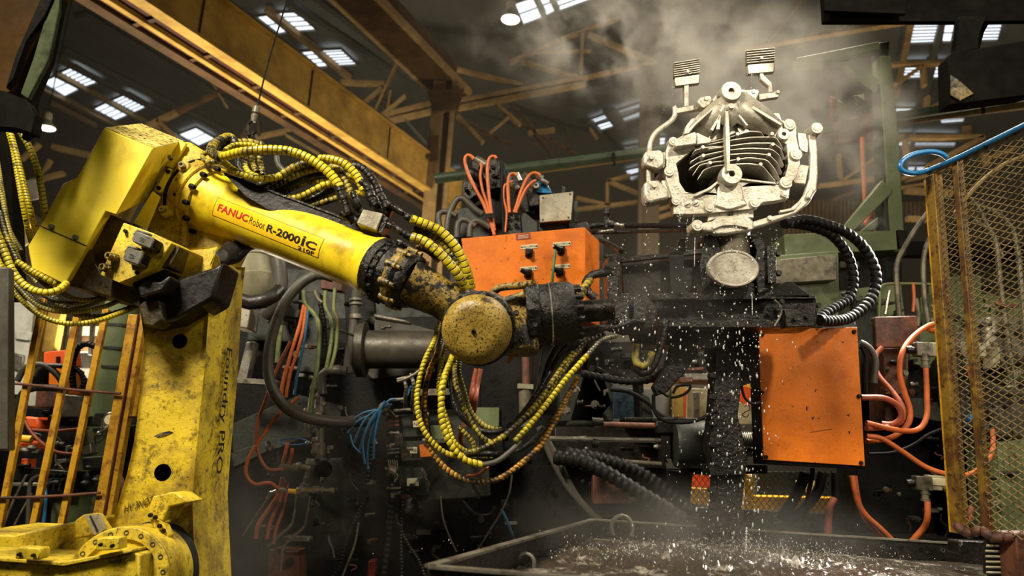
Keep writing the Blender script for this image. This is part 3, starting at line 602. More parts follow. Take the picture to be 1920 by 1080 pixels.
wraptext('210F', 615, 643, -16, -9.5, 'blackink', .02, 'model_lettering')
# dark cable tray along the top of the forearm
tray = [(421,326),(560,378),(711,434),(728,440),(746,476),(738,474),(713,464),(600,430),(500,392),(458,366)]
P('cable_tray', slab(MB(), tray, 3.12, .012), 'darkplate', .002)
a = pp([(421,326),(711,434)], 3.12); P('tray_shelf', MB().poly([a[0], a[1], a[1]+Vector((.03, .24, .03)), a[0]+Vector((.03, .24, .03))], (0, 0, -.008)), 'darkplate')
P('tray_edge', MB().bar(a[0]+Vector((0, -.003, 0)), a[1]+Vector((0, -.003, 0)), .006, .008), 'blacksteel')
P('tray_gusset', slab(MB(), [(712,434),(728,440),(760,474),(741,476)], 3.08, .01), 'girder_red', .001)
bolts([(568,414)], 3.115, 5, rb, 'yellow_worn')
P('tray_standoff', MB().cyl(W(571, 425, 3.12), W(571, 425, 3.2), .008, 10), 'dark')
# wrist: black bolted ring, grimy neck
q2 = S(770, 530, 3.0)
B0 = A0+dA*.88; 
wr_ = P('wrist_ring', MB().lathe(B0, B0+u*.12, [(0, 59*q2), (.1, 62*q2), (.42, 62*q2), (.45, 58*q2), (.62, 58*q2), (.65, 55*q2), (1, 52*q2)], 48), 'black_grime', .0)
P('worn_band', MB().lathe(B0-u*.055, B0+u*.003, [(0, 51.5*q2), (.5, 57*q2), (1, 59*q2)], 48, (False, False)), 'yellow_grime')
for k in range(20):
    an = 2*math.pi*k/20; c = B0+u*.055+(nA*math.cos(an)+bA*math.sin(an))*58.5*q2
    P('ring_bolt', MB().lathe(c-u*.01, c+u*.018, [(0, 3.6*q2), (1, 3.6*q2)], 6), 'black_grime', 0, wr_)
nf_ = P('neck_flange', MB().lathe(B0+u*.115, B0+u*.165, [(0, 54*q2), (.2, 57*q2), (.7, 57*q2), (1, 50*q2)], 48), 'yellow_grime')
for k in range(10):
    an = 2*math.pi*k/10+.3; c = B0+u*.15+(nA*math.cos(an)+bA*math.sin(an))*54*q2
    P('flange_lug', MB().lathe(c-u*.04, c+u*.03, [(0, 7*q2), (.7, 7*q2), (.75, 4*q2), (1, 4*q2)], 10), 'yellow_grime', 0, nf_)
N1 = W(905, 600, 3.08)
P('wrist_neck', MB().lathe(B0+u*.155, N1, [(0, 48*q2), (.15, 43*q2), (.45, 37*q2), (.7, 42*q2), (1, 50*q2)], 40), 'yellow_grime')
P('neck_band', MB().lathe(B0+u*.16, B0+u*.2, [(0, 50*q2), (.4, 52*q2), (.7, 50*q2), (1, 44*q2)], 40, (False, False)), 'black_grime')
# big round wrist cap facing the viewer
D0 = W(912, 605, 3.12); D1 = W(888, 622, 2.80); ad = (D1-D0).normalized(); q3 = S(890, 620, 2.86)
P('joint_housing', MB().lathe(D0, D0+(D1-D0)*.62, [(0, 60*q3), (.3, 68*q3), (.9, 69*q3), (1, 66*q3)], 56), 'yellow_grime')
jr_ = P('joint_ring', MB().lathe(D0+(D1-D0)*.60, D0+(D1-D0)*.70, [(0, 70*q3), (.1, 71.5*q3), (.9, 71.5*q3), (1, 68*q3)], 56), 'black_grime')
rc_ = P('round_cap', MB().lathe(D0+(D1-D0)*.68, D1, [(0, 66*q3), (.35, 66*q3), (.55, 64.5*q3), (.7, 61.5*q3), (.82, 57*q3), (.9, 52*q3), (.96, 45*q3), (.99, 36*q3), (1, 20*q3), (1.0, 3*q3)], 56), mat('speckled_cap', '#a68a38', .42, 0, [('#6a5220', 6, .48, .62, .7), ('#14100a', 125, .54, .58, .95), ('#2a2010', 9, .6, .64, .9)], .35, 60))
P('cap_centre_screw', MB().lathe(D1-ad*.002, D1+ad*.006, [(0, 5*q3), (1, 4*q3), (1, 2*q3), (.3, 2*q3)], 12), 'black_grime', 0, rc_)
Xd = ad.cross(UP).normalized(); Yd = Xd.cross(ad)
for an in (12, 60, 105, 150, 200, 250, 300, 345):
    an = math.radians(an); c = D0+(D1-D0)*.7+(Xd*math.cos(an)+Yd*math.sin(an))*68*q3
    P('cap_bolt', MB().lathe(c-ad*.01, c+ad*.016, [(0, 4*q3), (.8, 4*q3), (1, 3*q3)], 8), 'blacksteel', 0, jr_)
# yoke and sixth axis
P('wrist_yoke', slab(MB(), [(925,575),(945,560),(975,562),(990,540),(1010,530),(1012,655),(990,657),(945,655),(930,640),(940,610)], 2.98, .22), 'yellow_grime', .02)
P('yoke_bow', MB().tube(pp([(918,556,3.12),(935,540,3.1),(970,536,3.06),(1000,532,3.0)], 3.1), 8*q3, 12), 'yellow_grime')
P('yoke_bow', MB().tube(pp([(905,556,3.05),(930,568,3.0),(962,560,2.98),(985,552,2.96)], 3.0), 9*q3, 12), 'yellow_grime')
P('yoke_face', slab(MB(), [(948,600),(985,588),(998,650),(968,656),(955,640)], 2.95, .05), 'yellow_grime', .012)
bolts([(978,636),(968,587),(1002,562),(1003,610)], 2.94, 4.5, rb, 'black_grime', .016)
F0 = W(985, 592, 3.07); F1 = W(1150, 580, 3.07); q4 = S(1040, 590, 3.07); uf = (F1-F0)
P('flange_plate', MB().lathe(F0, F0+uf*.16, [(0, 62*q4), (.1, 65*q4), (.9, 65*q4), (1, 62*q4)], 8), 'black_grime', .004)
P('end_gearbox', MB().lathe(F0+uf*.14, F0+uf*.55, [(0, 57*q4), (.3, 57*q4), (.33, 59*q4), (.9, 58*q4), (1, 54*q4)], 48), 'black_grime')
er_ = P('end_ring', MB().lathe(F0+uf*.42, F0+uf*.6, [(0, 55*q4), (.1, 56*q4), (.6, 55*q4), (.8, 48*q4), (1, 34*q4)], 48), 'black_grime')
P('gearbox_groove', MB().lathe(F0+uf*.27, F0+uf*.285, [(0, 59.6*q4), (1, 59.6*q4)], 48), 'silver')
for k in range(14):
    an = 2*math.pi*k/14; un = uf.normalized(); Xf = un.cross(UP).normalized(); Yf = Xf.cross(un)
    c = F0+uf*.56+(Xf*math.cos(an)+Yf*math.sin(an))*47*q4
    P('end_bolt', MB().lathe(c-un*.01, c+un*.028, [(0, 5*q4), (1, 5*q4)], 8), 'black_grime', 0, er_)
P('tool_shaft', MB().lathe(F0+uf*.5, F1, [(0, 24*q4), (.3, 21*q4), (1, 21*q4)], 32), mat('wet_black_shaft', '#35312b', .2, .7, [('#8b8370', 60, .6, .68, .8), ('#12100d', 10, .5, .6, .8)], .6, 45))
# hose manifold cube carried on the tray
t = thing('manifold_cube', 'grey speckled metal cube at the tray end where black fittings meet', 'manifold', W(694, 440, 3.0))
M0 = [(681,392),(718,400),(706,432),(668,418)]
obj('cube', slab(MB(), M0, 2.98, .11), 'greyplate', t, .004)
obj('cube_side', slab(MB(), [(719,401),(727,408),(716,440),(706,434)], 2.99, .1), 'blacksteel', t, .002)
for (x0, y0, x1, y1, r) in ((665,375,676,405,9),(652,398,672,418,7),(640,400,662,414,8),(714,390,735,400,9),(716,416,737,423,8),(700,372,712,392,9)):
    a = W(x0, y0, 3.03); b_ = W(x1, y1, 3.03); z = S(x0, y0, 3.03)
    obj('elbow_fitting', MB().lathe(a, b_, [(0, r*z), (.4, r*z), (.42, r*.8*z), (.6, r*.8*z), (.62, r*1.1*z), (1, r*1.1*z)], 10), 'blacksteel', t)
# ------------------------------------------------------------ the steaming aluminium casting
YK = 3.3
M['shadedcast'] = mat('shaded_cast_back', '#5f5848', .5, .3, [('#2e2a22', 10, .45, .62, .8)], .2, 60)  # backing darkened to paint the shade between block fins
cs = thing('aluminium_casting', 'pale finned aluminium gearbox casting with runners held up in the steam', 'casting', W(1376, 533, YK))
def cc(pts): return [(1180+x/2.842, 60+y/2.842) for x, y in pts]
def K(name, pts, Y, d, mt='cast', bevel=.003, conv=True, holes=(), parent=None, vec=None):
    return obj(name, slab(MB(), cc(pts) if conv else pts, Y, d, [cc(h) if conv else h for h in holes], 0, vec), mt, parent or cs, bevel)
outer = [(235,970),(230,900),(222,860),(200,800),(190,745),(195,690),(198,620),(215,585),(245,572),(290,548),(302,500),(330,462),(352,458),(400,400),(440,355),(500,322),(560,318),(620,335),(680,372),(740,430),(800,432),(812,468),(870,480),(892,500),(892,560),(905,620),(912,700),(892,770),(860,810),(850,885),(780,900),(720,905),(685,930),(650,942),(430,965),(340,970)]
cavity = [(250,700),(262,745),(268,800),(300,850),(345,862),(410,835),(470,800),(520,790),(600,790),(700,800),(780,812),(830,770),(850,700),(838,600),(790,565),(720,535),(640,520),(580,530),(520,560),(450,575),(360,600),(345,625),(300,660)]
K('housing_flange', outer, YK, .05, holes=[cavity])
# bowl behind the opening
rim = pp(cc(cavity), YK+.04); cen = sum(rim, Vector())/len(rim); mb = MB(); n = len(rim); v = []; f = []
for i, (sc_, dy) in enumerate(((1.04, 0), (.97, .05), (.85, .12), (.6, .17), (.25, .19))):
    v += [cen+(p-cen)*sc_+Vector((0, dy, 0)) for p in rim]
for i in range(4):
    for k in range(n): q_ = (k+1) % n; f.append((i*n+k, i*n+q_, (i+1)*n+q_, (i+1)*n+k))
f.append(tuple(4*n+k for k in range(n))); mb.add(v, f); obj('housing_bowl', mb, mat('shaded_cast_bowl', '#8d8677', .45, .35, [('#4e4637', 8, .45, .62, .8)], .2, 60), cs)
# hood: a bulging triangular web from the upper boss to the flange corners
hood = [((515,357),-.07),((300,540),-.004),((345,470),-.02),((430,395),-.05),((600,350),-.05),((720,420),-.03),((815,490),-.006),((760,560),-.004),((640,525),-.012),((560,500),-.03),((520,540),-.04),((470,500),-.03),((420,560),-.006)]
hp = [W(*cc([p])[0], YK)+Vector((0, d_, 0)) for p, d_ in hood]; mb = MB()
mb.add([hp[0]]+hp[1:], [(0, 1, 2), (0, 2, 3), (0, 3, 4)][:2]+[(0, 4, 5), (0, 5, 6), (0, 6, 7), (0, 7, 8), (0, 8, 9), (0, 9, 10), (0, 10, 11), (0, 11, 12), (0, 12, 1)])
o = obj('hood_web', mb, 'cast', cs, smooth=True, ang=60); sd = o.modifiers.new('thickness', 'SOLIDIFY'); sd.thickness = .008; 
K('arch_rib', [(440,362),(470,325),(520,304),(570,300),(620,308),(632,322),(625,340),(570,322),(520,326),(478,345),(455,375)], YK-.05, .06)
K('left_rib', [(290,545),(300,528),(340,490),(470,372),(480,385),(360,490),(318,540)], YK-.05, .07)
K('right_rib', [(560,345),(600,352),(700,415),(815,488),(808,500),(690,430),(570,362)], YK-.05, .07)
for q_ in ([(462,520),(478,425),(490,430),(482,520)],[(558,420),(566,412),(635,498),(625,502)],[(430,520),(480,440),(486,446),(445,530)]): K('web_rib', q_, YK-.045, .05)
def boss(x, y, r, hole=0, proud=.012, lp=1, deep=.03, yy=YK):
    X, Yp = cc([(x, y)])[0]; c = W(X, Yp, yy); s_ = S(X, Yp, yy)/2.842; q_ = r*s_; d_ = Vector((0, -1, 0))
    prof = [(0, q_*1.12), (.5, q_), (.92, q_), (1, q_*.93)]
    if hole: prof += [(1, hole*s_), (.2, hole*s_*.9)]
    a_ = c-d_*deep; b_ = c+d_*proud
    bo_ = obj('boss', MB().lathe(a_, b_, prof, 28, (True, not hole)), 'cast', cs)
    if hole: obj('bore', MB().lathe(c-d_*(deep*.4), c+d_*proud*.5, [(0, hole*s_), (1, hole*s_)], 16, (True, False)), 'groove', bo_)
    elif lp: obj('boss_pad', MB().lathe(b_, b_+d_*.003, [(0, q_*.62), (1, q_*.55)], 20), 'cast', bo_)
boss(517, 357, 55, 16, .085, deep=.0); boss(530, 775, 58, 17, .05, deep=.15)
for x, y, r in ((850,497,32),(885,655,33),(830,805,34),(665,912,28),(425,937,26),(245,903,25),(210,745,29),(232,587,25),(415,490,25),(645,455,26),(822,866,18)): boss(x, y, r)
boss(818, 550, 33, 12, .016); boss(602, 522, 32, 11, .016)
K('lower_pedestal', [(470,810),(600,810),(612,880),(632,920),(560,945),(500,942),(455,925),(468,880)], YK-.01, .06, bevel=.008)
K('cavity_edge', [(345,868),(420,830),(470,792),(478,800),(430,842),(352,878)], YK-.02, .06)
K('cavity_edge', [(585,776),(780,800),(785,812),(590,790)], YK-.01, .1)
K('square_block', [(238,600),(245,580),(300,545),(352,530),(362,545),(358,596),(300,605),(245,612)], YK-.045, .08, bevel=.005)
K('block_slope', [(358,534),(440,572),(430,590),(358,598)], YK-.035, .06)
# central web and the eight curved cooling fins
K('central_web', [(512,420),(530,420),(538,560),(536,742),(520,742),(514,560)], YK-.065, .2)
boss(521, 433, 15, 0, .078, 0, 0)
fins = [[(368,590),(520,562),(640,528),(705,530),(738,560)],[(350,612),(440,590),(520,578),(650,560),(780,558),(812,590),(830,612)],
 [(340,640),(380,622),(520,608),(640,592),(770,590),(815,618),(838,660)],[(335,680),(380,655),(520,628),(640,618),(760,622),(805,650),(835,700)],[(330,715),(372,690),(520,652),(640,645),(745,652),(795,690),(825,740)],
 [(350,745),(380,700),(450,690),(530,685),(640,668),(735,678),(780,720),(812,770)],[(375,770),(400,728),(450,712),(530,706),(640,700),(712,710),(745,740),(790,785)],[(340,640),(352,628),(420,612),(520,595)]]
for fn in fins:
    pts_ = pp(cc(fn), YK-.035); a_ = np.array([tuple(p) for p in pts_]); tt = np.linspace(0, len(a_)-1, 24)
    ln = np.stack([np.interp(tt, range(len(a_)), a_[:, j]) for j in range(3)], 1); h = .0045; n = len(ln); mb = MB()
    dep = .03+.14*np.sin(np.linspace(.12, math.pi-.12, n)); fr = .0+.03*(1-np.sin(np.linspace(.1, math.pi-.1, n)))
    v = np.concatenate([ln+[0, 0, h/2]+np.stack([0*fr, fr, 0*fr], 1), ln-[0, 0, h/2]+np.stack([0*fr, fr, 0*fr], 1), ln-[0, 0, h*.9]+np.stack([0*dep, dep, 0*dep], 1), ln+[0, 0, h*.9]+np.stack([0*dep, dep, 0*dep], 1)])
    f = []
    for i in range(n-1):
        for (p_, q_) in ((0, 1), (1, 2), (2, 3), (3, 0)): f.append((p_*n+i, p_*n+i+1, q_*n+i+1, q_*n+i))
    f += [(0, n, 2*n, 3*n), (n-1, 4*n-1, 3*n-1, 2*n-1)]
    mb.add(v, f); obj('cooling_fin', mb, 'cast', cs, ang=50)
for x, y in ((380,632),(382,676),(418,714),(563,563),(566,695),(748,617),(728,672),(684,722),(745,562)): boss(x, y, 10, 0, .044, 0, 0)
for x, y in ((310,920),(355,915)):
    boss(x, y, 17, 0, .004, 0, 0); X, Yp = cc([(x, y)])[0]; obj('screw_slot', slab(MB(), [(X-4.5,Yp+1.4),(X+3.5,Yp-3),(X+4.5,Yp-1.6),(X-3.5,Yp+2.8)], YK-.0055, .001), 'groove', cs)
for x, y in ((253,835),(262,860),(246,822)): K('cast_number', [(x-8,y-3),(x+9,y-9),(x+10,y-4),(x-7,y+3)], YK-.002, .003, bevel=0)
# runners: rounded bars (centre line, radius in crop px)
def runner(pts, r, Y=YK+.01, nm='runner'):
    p_ = cc(pts); s_ = S(*p_[0], Y)/2.842; return obj(nm, MB().tube(pp(p_, Y), r*s_, 10), 'cast', cs, ang=70)
K('gate_bar', [(238,392),(248,388),(256,404),(370,384),(376,410),(252,434),(240,420)], YK, .03)
runner([(240,400),(244,440),(222,475),(180,506),(140,538),(115,580),(106,640),(103,720),(103,800)], 14)
K('stem_bar', [(292,268),(317,266),(316,395),(294,398)], YK, .03); K('tab', [(360,372),(370,350),(425,338),(442,350),(440,382),(400,408),(375,398)], YK-.03, .05, bevel=.006)
K('tab', [(612,318),(620,308),(690,308),(698,318),(680,358),(660,368),(612,340)], YK-.03, .05, bevel=.006)
K('gate_bar', [(690,330),(745,322),(795,312),(800,318),(798,345),(745,352),(690,362)], YK, .03)
K('stem_bar', [(740,325),(745,290),(700,250),(688,180),(712,178),(720,228),(762,268),(768,322)], YK, .03, bevel=.005)
boss(402, 372, 12, 0, .035, 0, 0); boss(652, 333, 12, 0, .035, 0, 0); boss(790, 322, 9, 0, .01, 0, 0)
def finblock(x0, y0, x1, y1, sk, nfin, lip):
    t_ = thing  # finned overflow block: backing plate, solid lower edge and proud fins
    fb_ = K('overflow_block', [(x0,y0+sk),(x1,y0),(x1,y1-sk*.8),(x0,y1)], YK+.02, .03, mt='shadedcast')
    K('block_foot', [(x0,y1-lip),(x1,y1-sk*.8-lip),(x1-2,y1-sk*.8),(x0+4,y1)], YK-.005, .03, parent=fb_)
    for k in range(nfin):
        y = y0+sk+ (y1-y0-sk-lip)*k/nfin
        K('block_fin', [(x0-4,y),(x1+2,y-sk),(x1+2,y-sk+4),(x0-4,y+4)], YK-.01, .032, bevel=.0005, parent=fb_)
finblock(242, 140, 375, 288, 22, 7, 45); finblock(630, 82, 774, 222, 14, 6, 48)
boss(307, 222, 8, 0, .025, 0, 0); boss(697, 150, 8, 0, .025, 0, 0)
K('overflow_block', [(78,650),(90,632),(170,630),(190,650),(190,705),(160,730),(90,712),(76,700)], YK-.03, .07, bevel=.01)
K('overflow_block', [(78,808),(92,792),(160,790),(215,850),(212,885),(100,912),(78,880)], YK-.04, .08, bevel=.012)
boss(110, 685, 14, 0, .045, 0, 0); boss(122, 836, 14, 0, .055, 0, 0)
K('gate_plate', [(176,640),(235,640),(235,700),(176,728)], YK+.01, .02); K('gate_plate', [(172,790),(215,790),(235,880),(190,888)], YK+.01, .02)
K('gate_strip', [(135,725),(160,730),(158,795),(135,795)], YK+.03, .01, 'rust')
# right runner with boss and its gates
boss(987, 525, 32, 0, .03, 1, .05)
K('right_runner', [(955,540),(998,552),(1006,620),(1008,760),(1000,840),(960,910),(890,968),(800,1000),(720,1030),(660,1045),(660,1008),(740,985),(830,965),(890,925),(935,860),(962,780),(966,650)], YK, .035, bevel=.008)
K('runner_ridge', [(962,835),(982,828),(988,845),(968,890),(948,888),(944,872)], YK-.02, .03, bevel=.008)
K('runner_ridge', [(800,950),(860,938),(905,900),(918,905),(880,950),(805,966)], YK-.008, .02, bevel=.004)
K('gate_plate', [(895,535),(955,540),(955,640),(940,642),(915,632),(902,610)], YK+.01, .02, bevel=.004)
K('gate_plate', [(912,705),(960,712),(940,812),(880,806),(870,790)], YK+.01, .02, bevel=.004)
boss(935, 578, 5, 0, .0, 0, 0); boss(747, 993, 13, 0, .01, 0, 0)
# foot: boss, cross arm, sprue and the round biscuit
boss(355, 1040, 32, 0, .03, 1, .05)
K('cross_arm', [(380,1018),(440,1008),(470,985),(560,975),(640,985),(665,1008),(668,1045),(640,1060),(560,1072),(460,1075),(440,1062),(385,1060)], YK, .05, bevel=.008)
K('gate_plate', [(420,965),(550,960),(660,942),(664,990),(560,985),(450,998),(418,1010)], YK+.02, .02)
K('gate_strip', [(535,962),(556,960),(556,985),(535,986)], YK+.005, .02, 'dark')
bc = W(1376, 503, YK-.01); s_ = S(1376, 503, YK)
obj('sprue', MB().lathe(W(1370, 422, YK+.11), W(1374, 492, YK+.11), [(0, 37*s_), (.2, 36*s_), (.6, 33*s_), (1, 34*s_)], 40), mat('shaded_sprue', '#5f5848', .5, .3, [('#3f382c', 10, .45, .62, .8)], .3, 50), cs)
bn = Vector((0, -1, -.12)).normalized(); mb = MB().lathe(bc-bn*.05, bc+bn*.0, [(0, 46*s_), (.3, 48.5*s_), (.85, 48.5*s_), (1, 46*s_), (1, 43*s_), (.93, 41*s_)], 48)
v = mb.v[0]; v[:, 2] = bc.z+(v[:, 2]-bc.z)*.72; obj('biscuit', mb, 'cast', cs)
K('collar', [(440,1035),(500,1012),(580,1010),(630,1030),(636,1045),(560,1030),(500,1032),(448,1052)], YK-.012, .02, bevel=.003)
# ------------------------------------------------------------ gripper and the black tooling under the casting
gp = thing('casting_gripper', 'black wet gripper block clamped round the casting foot', 'gripper', W(1380, 615, 3.4))
def G(name, pts, Y, d, mt='black_grime', bevel=.004, parent=None): return obj(name, slab(MB(), pts, Y, d), mt, parent or gp, bevel)
G('jaw_block', [(1322,440),(1345,438),(1352,470),(1345,500),(1335,530),(1318,545),(1312,500),(1316,470)], 3.36, .14)
G('jaw_block', [(1405,440),(1430,446),(1440,470),(1440,545),(1420,552),(1418,520),(1412,500),(1420,470)], 3.36, .14)
G('jaw_base', [(1305,532),(1440,530),(1452,545),(1445,560),(1310,562)], 3.38, .16)
G('jaw_plate', [(1438,460),(1455,462),(1456,530),(1440,532)], 3.34, .1)
bolts([(1458,476),(1459,513)], 3.36, 5, gp, 'blacksteel', .02)
G('back_block', [(1330,440),(1420,440),(1430,560),(1320,560)], 3.47, .1)
G('gripper_bed', [(1230,562),(1300,560),(1440,556),(1530,556),(1534,580),(1530,612),(1440,614),(1235,612)], 3.44, .2)
G('bed_rail', [(1240,556),(1528,553),(1530,560),(1242,564)], 3.42, .22, 'blacksteel', .002)
G('side_wedge', [(1438,556),(1455,538),(1470,528),(1485,528),(1518,552),(1520,558)], 3.42, .03, 'dark')
G('valve_cover', [(1470,580),(1528,578),(1530,612),(1472,614)], 3.40, .06, 'blacksteel', .006)
bolts([(1534,573),(1490,598),(1512,594),(1465,566),(1330,572),(1355,590)], 3.4, 4, gp, 'blacksteel', .016)
obj('hydraulic_tube', MB().tube(pp([(1452,562),(1464,575),(1464,590),(1452,612)], 3.38), 2*S(1460, 580, 3.38), 8), 'pipe', gp)
obj('hydraulic_tube', MB().tube(pp([(1440,582),(1490,582),(1510,590),(1518,612)], 3.41), 2*S(1460, 580, 3.38), 8), 'blacksteel', gp)
# cylinder cage on the left of the gripper: end plates, tie bars, body
G('end_plate', [(1140,476),(1162,474),(1164,556),(1144,560)], 3.34, .2, 'blacksteel')
G('cage_body', [(1165,492),(1310,484),(1312,556),(1168,558)], 3.42, .16, 'darkplate')
G('tie_bar', [(1160,482),(1255,474),(1320,466),(1320,474),(1255,482),(1160,492)], 3.36, .03, 'blacksteel', .002)
G('tie_bar', [(1160,552),(1310,548),(1310,560),(1160,564)], 3.36, .03, 'blacksteel', .002)
G('upper_lug', [(1268,448),(1285,446),(1286,470),(1270,472)], 3.4, .05, 'blacksteel')
G('centre_plate', [(1254,464),(1282,464),(1284,560),(1258,560)], 3.36, .16, 'dark')
bolts([(1136,480),(1138,500),(1142,552),(1166,466)], 3.33, 4, gp, 'blacksteel', .016)
G('mounting_lug', [(1140,520),(1160,514),(1160,560),(1150,580),(1142,560)], 3.3, .1)
G('shaft_clamp', [(1140,548),(1210,552),(1232,575),(1228,612),(1180,616),(1140,604)], 3.32, .2)
for x0, x1 in ((1150,1180),(1188,1212)): G('clamp_rib', [(x0,560),(x1,562),(x1,606),(x0,602)], 3.28, .06)
# black tooling stack below: lower head, post, cross beam
tl = thing('spray_head', 'black spray tooling column standing in the falling water below the casting', 'tooling', (W(1370, 980, 3.6).x, 3.6, W(1370, 990, 3.6).z))
def T_(name, pts, Y, d, mt='black_grime', bevel=.004): return obj(name, slab(MB(), pts, Y, d), mt, tl, bevel)
T_('upper_beam', [(1190,616),(1424,614),(1424,640),(1360,642),(1300,650),(1200,645)], 3.66, .2)
T_('mount_block', [(1306,622),(1362,620),(1362,652),(1306,655)], 3.6, .1, 'blacksteel')
T_('lower_block', [(1330,640),(1424,640),(1424,690),(1405,720),(1385,725),(1340,690)], 3.68, .14)
T_('post', [(1342,650),(1388,650),(1392,700),(1384,780),(1402,860),(1386,990),(1340,990),(1344,900),(1330,840),(1338,740)], 3.66, .12)
T_('post_flange', [(1328,870),(1400,866),(1396,890),(1330,892)], 3.62, .14)
T_('post_foot', [(1330,960),(1396,958),(1404,1000),(1320,1000)], 3.6, .16)
for y in (700, 740, 790, 830, 915, 945): T_('nozzle', [(1330,y),(1344,y-4),(1344,y+10),(1330,y+8)], 3.62, .04, 'blacksteel')
T_('swing_arm', [(1262,640),(1300,636),(1310,660),(1282,700),(1252,735),(1232,742),(1224,725),(1246,690)], 3.6, .06)
obj('spray_tube', MB().tube(pp([(1190,665),(1192,690),(1205,700),(1222,690),(1236,655),(1248,600)], 3.45), 8*S(1200, 680, 3.45), 12), 'oilhose', tl)
obj('olive_bend', MB().tube(pp([(1193,645),(1191,672),(1200,686),(1215,682),(1222,660)], 3.43), 7*S(1200, 680, 3.45), 12), 'hose_olive', tl)
hose('air_tube', [(1225,740),(1228,772),(1250,790),(1300,790),(1345,770)], 3.62, 3.5, 'black', None, parent=tl)
hose('air_tube', [(1236,732),(1258,745),(1285,738),(1295,722),(1270,725),(1262,738)], 3.6, 2.5, 'black', None, parent=tl)
hose('air_tube', [(1390,722),(1396,745),(1410,757),(1425,755)], 3.7, 2.4, 'black', None, parent=tl)
hose('wire_coil', [(1396,762),(1404,760),(1406,768),(1398,772),(1392,778),(1400,782),(1404,776)], 3.7, .9, 'black', None, parent=tl)
# ------------------------------------------------------------ orange cabinet in the middle
VB = W(1124, 452, 4.95)-W(1096, 426, 4.55)
cb = thing('orange_cabinet', 'wide orange sloping-sided control cabinet with four black plugs and nameplates', 'cabinet', W(990, 560, 4.7))
obj('body', slab(MB(), [(864,447),(1096,426),(1096,600),(890,600)], 4.55, 0, vec=VB), 'orange', cb, .006)
obj('side_edge', slab(MB(), [(1093,427),(1097,426),(1097,600),(1093,600)], 4.547, .006), 'orange', cb)
obj('sticker', slab(MB(), [(967,439),(994,436),(995,447),(968,450)], 4.546, .003), 'redsticker', cb)
for k in range(3): obj('sticker_line', slab(MB(), [(971,441.5+k*2.6),(991,439.6+k*2.6),(991,440.4+k*2.6),(971,442.3+k*2.6)], 4.5445, .001), 'label', cb)
for (x, y, tx, w) in ((992,462,'NO.1 CORE IN',31),(1053,457,'NO.3 CORE IN',33),(991,503,'NO.2 CORE IN',31),(1053,499,'NO.4 CORE IN',31)):
    a = W(x-w/2, y+1.6, 4.545); X = (W(x+w/2, y-.8, 4.545)-a); Lx = X.length; X.normalize(); hz = 8*S(x, y, 4.545)
    pl = obj('nameplate', MB().poly([a-UP*hz/2, a+X*Lx-UP*hz/2, a+X*Lx+UP*hz/2, a+UP*hz/2], (0, .003, 0)), 'label', cb)
    text_on('lettering', tx, a+X*Lx*.16-UP*hz*.25+Vector((0, -.0012, 0)), X, UP, Lx*.68, hz*.5, 'blackink', pl, .015)
    for t in (.07, .93):
        c = a+X*Lx*t; obj('screw', MB().lathe(c, c+Vector((0, -.004, 0)), [(0, .006), (1, .005)], 8), 'blacksteel', pl)
for (x, y, pl) in ((992,474,0),(1052,469,1),(990,513,1),(1049,510,1)):
    s_ = S(x, y, 4.54); so = obj('socket', MB().box(W(x, y, 4.54), (14*s_, .03, 15*s_)), 'black', cb, .004)
    c = W(x, y, 4.53); obj('socket_collar', MB().lathe(c, c+Vector((-.01, -.04, 0)), [(0, 5*s_), (1, 5*s_)], 12), 'black', so)
    if pl: obj('angled_plug', MB().tube([c+Vector((0, -.03, 0)), W(x-5, y-2, 4.47), W(x-13, y-7, 4.46)], 4.6*s_, 10), 'black', so)
hose('green_wire', [(1042,463,4.47),(1040,480,4.46),(1038,500,4.45),(1036,520,4.46),(1034,545,4.5)], 4.46, 2.6, 'greenwire', 'green wire hanging down the front of the wide orange cabinet', 'cable')
# ------------------------------------------------------------ valve stacks above the cabinet
va = thing('valve_stack', 'tall black hydraulic valve stack with orange cables left of the metal box', 'valve', W(915, 445, 4.8))
def VV(name, pts, Y, d, mt='blacksteel', par=None, bevel=.004): return obj(name, slab(MB(), pts, Y, d), mt, par or va, bevel)
VV('upper_block', [(884,302),(930,298),(945,310),(948,345),(938,352),(890,350)], 4.8, .2)
VV('middle_block', [(868,340),(895,335),(898,362),(880,375),(866,366)], 4.75, .15); VV('solenoid_block', [(912,312),(936,308),(939,352),(914,355)], 4.72, .1)
VV('lower_block', [(906,352),(940,350),(942,420),(905,422)], 4.82, .2, 'dark'); VV('base_block', [(858,392),(905,382),(950,388),(952,445),(858,447)], 4.9, .2, 'green_dark')
VV('side_plate', [(936,298),(948,306),(948,430),(938,430)], 4.76, .04, 'dark')
for x, y in ((924,312),(925,328),(925,343),(916,318),(934,330),(874,352),(888,348)):
    c = W(x, y, 4.7); s_ = S(x, y, 4.7); obj('cap_screw', MB().lathe(c+Vector((0, .04, 0)), c, [(0, 4*s_), (.8, 4*s_), (1, 3*s_), (1, 2*s_), (.7, 2*s_)], 10), 'blacksteel', va)
obj('coil', MB().lathe(W(880, 322, 4.75), W(902, 336, 4.75), [(0, .03), (.2, .04), (.8, .04), (1, .03)], 14), 'blacksteel', va); obj('coil', MB().lathe(W(893, 298, 4.74), W(912, 310, 4.72), [(0, .025), (1, .025)], 12), 'pipe', va)
vb = thing('valve_stack', 'low black valve block with blue valve body, right of the tall stack', 'valve', W(985, 440, 4.7))
VV('manifold', [(950,402),(975,399),(978,440),(948,443)], 4.62, .05, 'blacksteel', vb)
VV('manifold_side', [(975,399),(985,399),(1008,418),(1008,438),(978,440)], 4.64, .12, 'green_dark', vb)
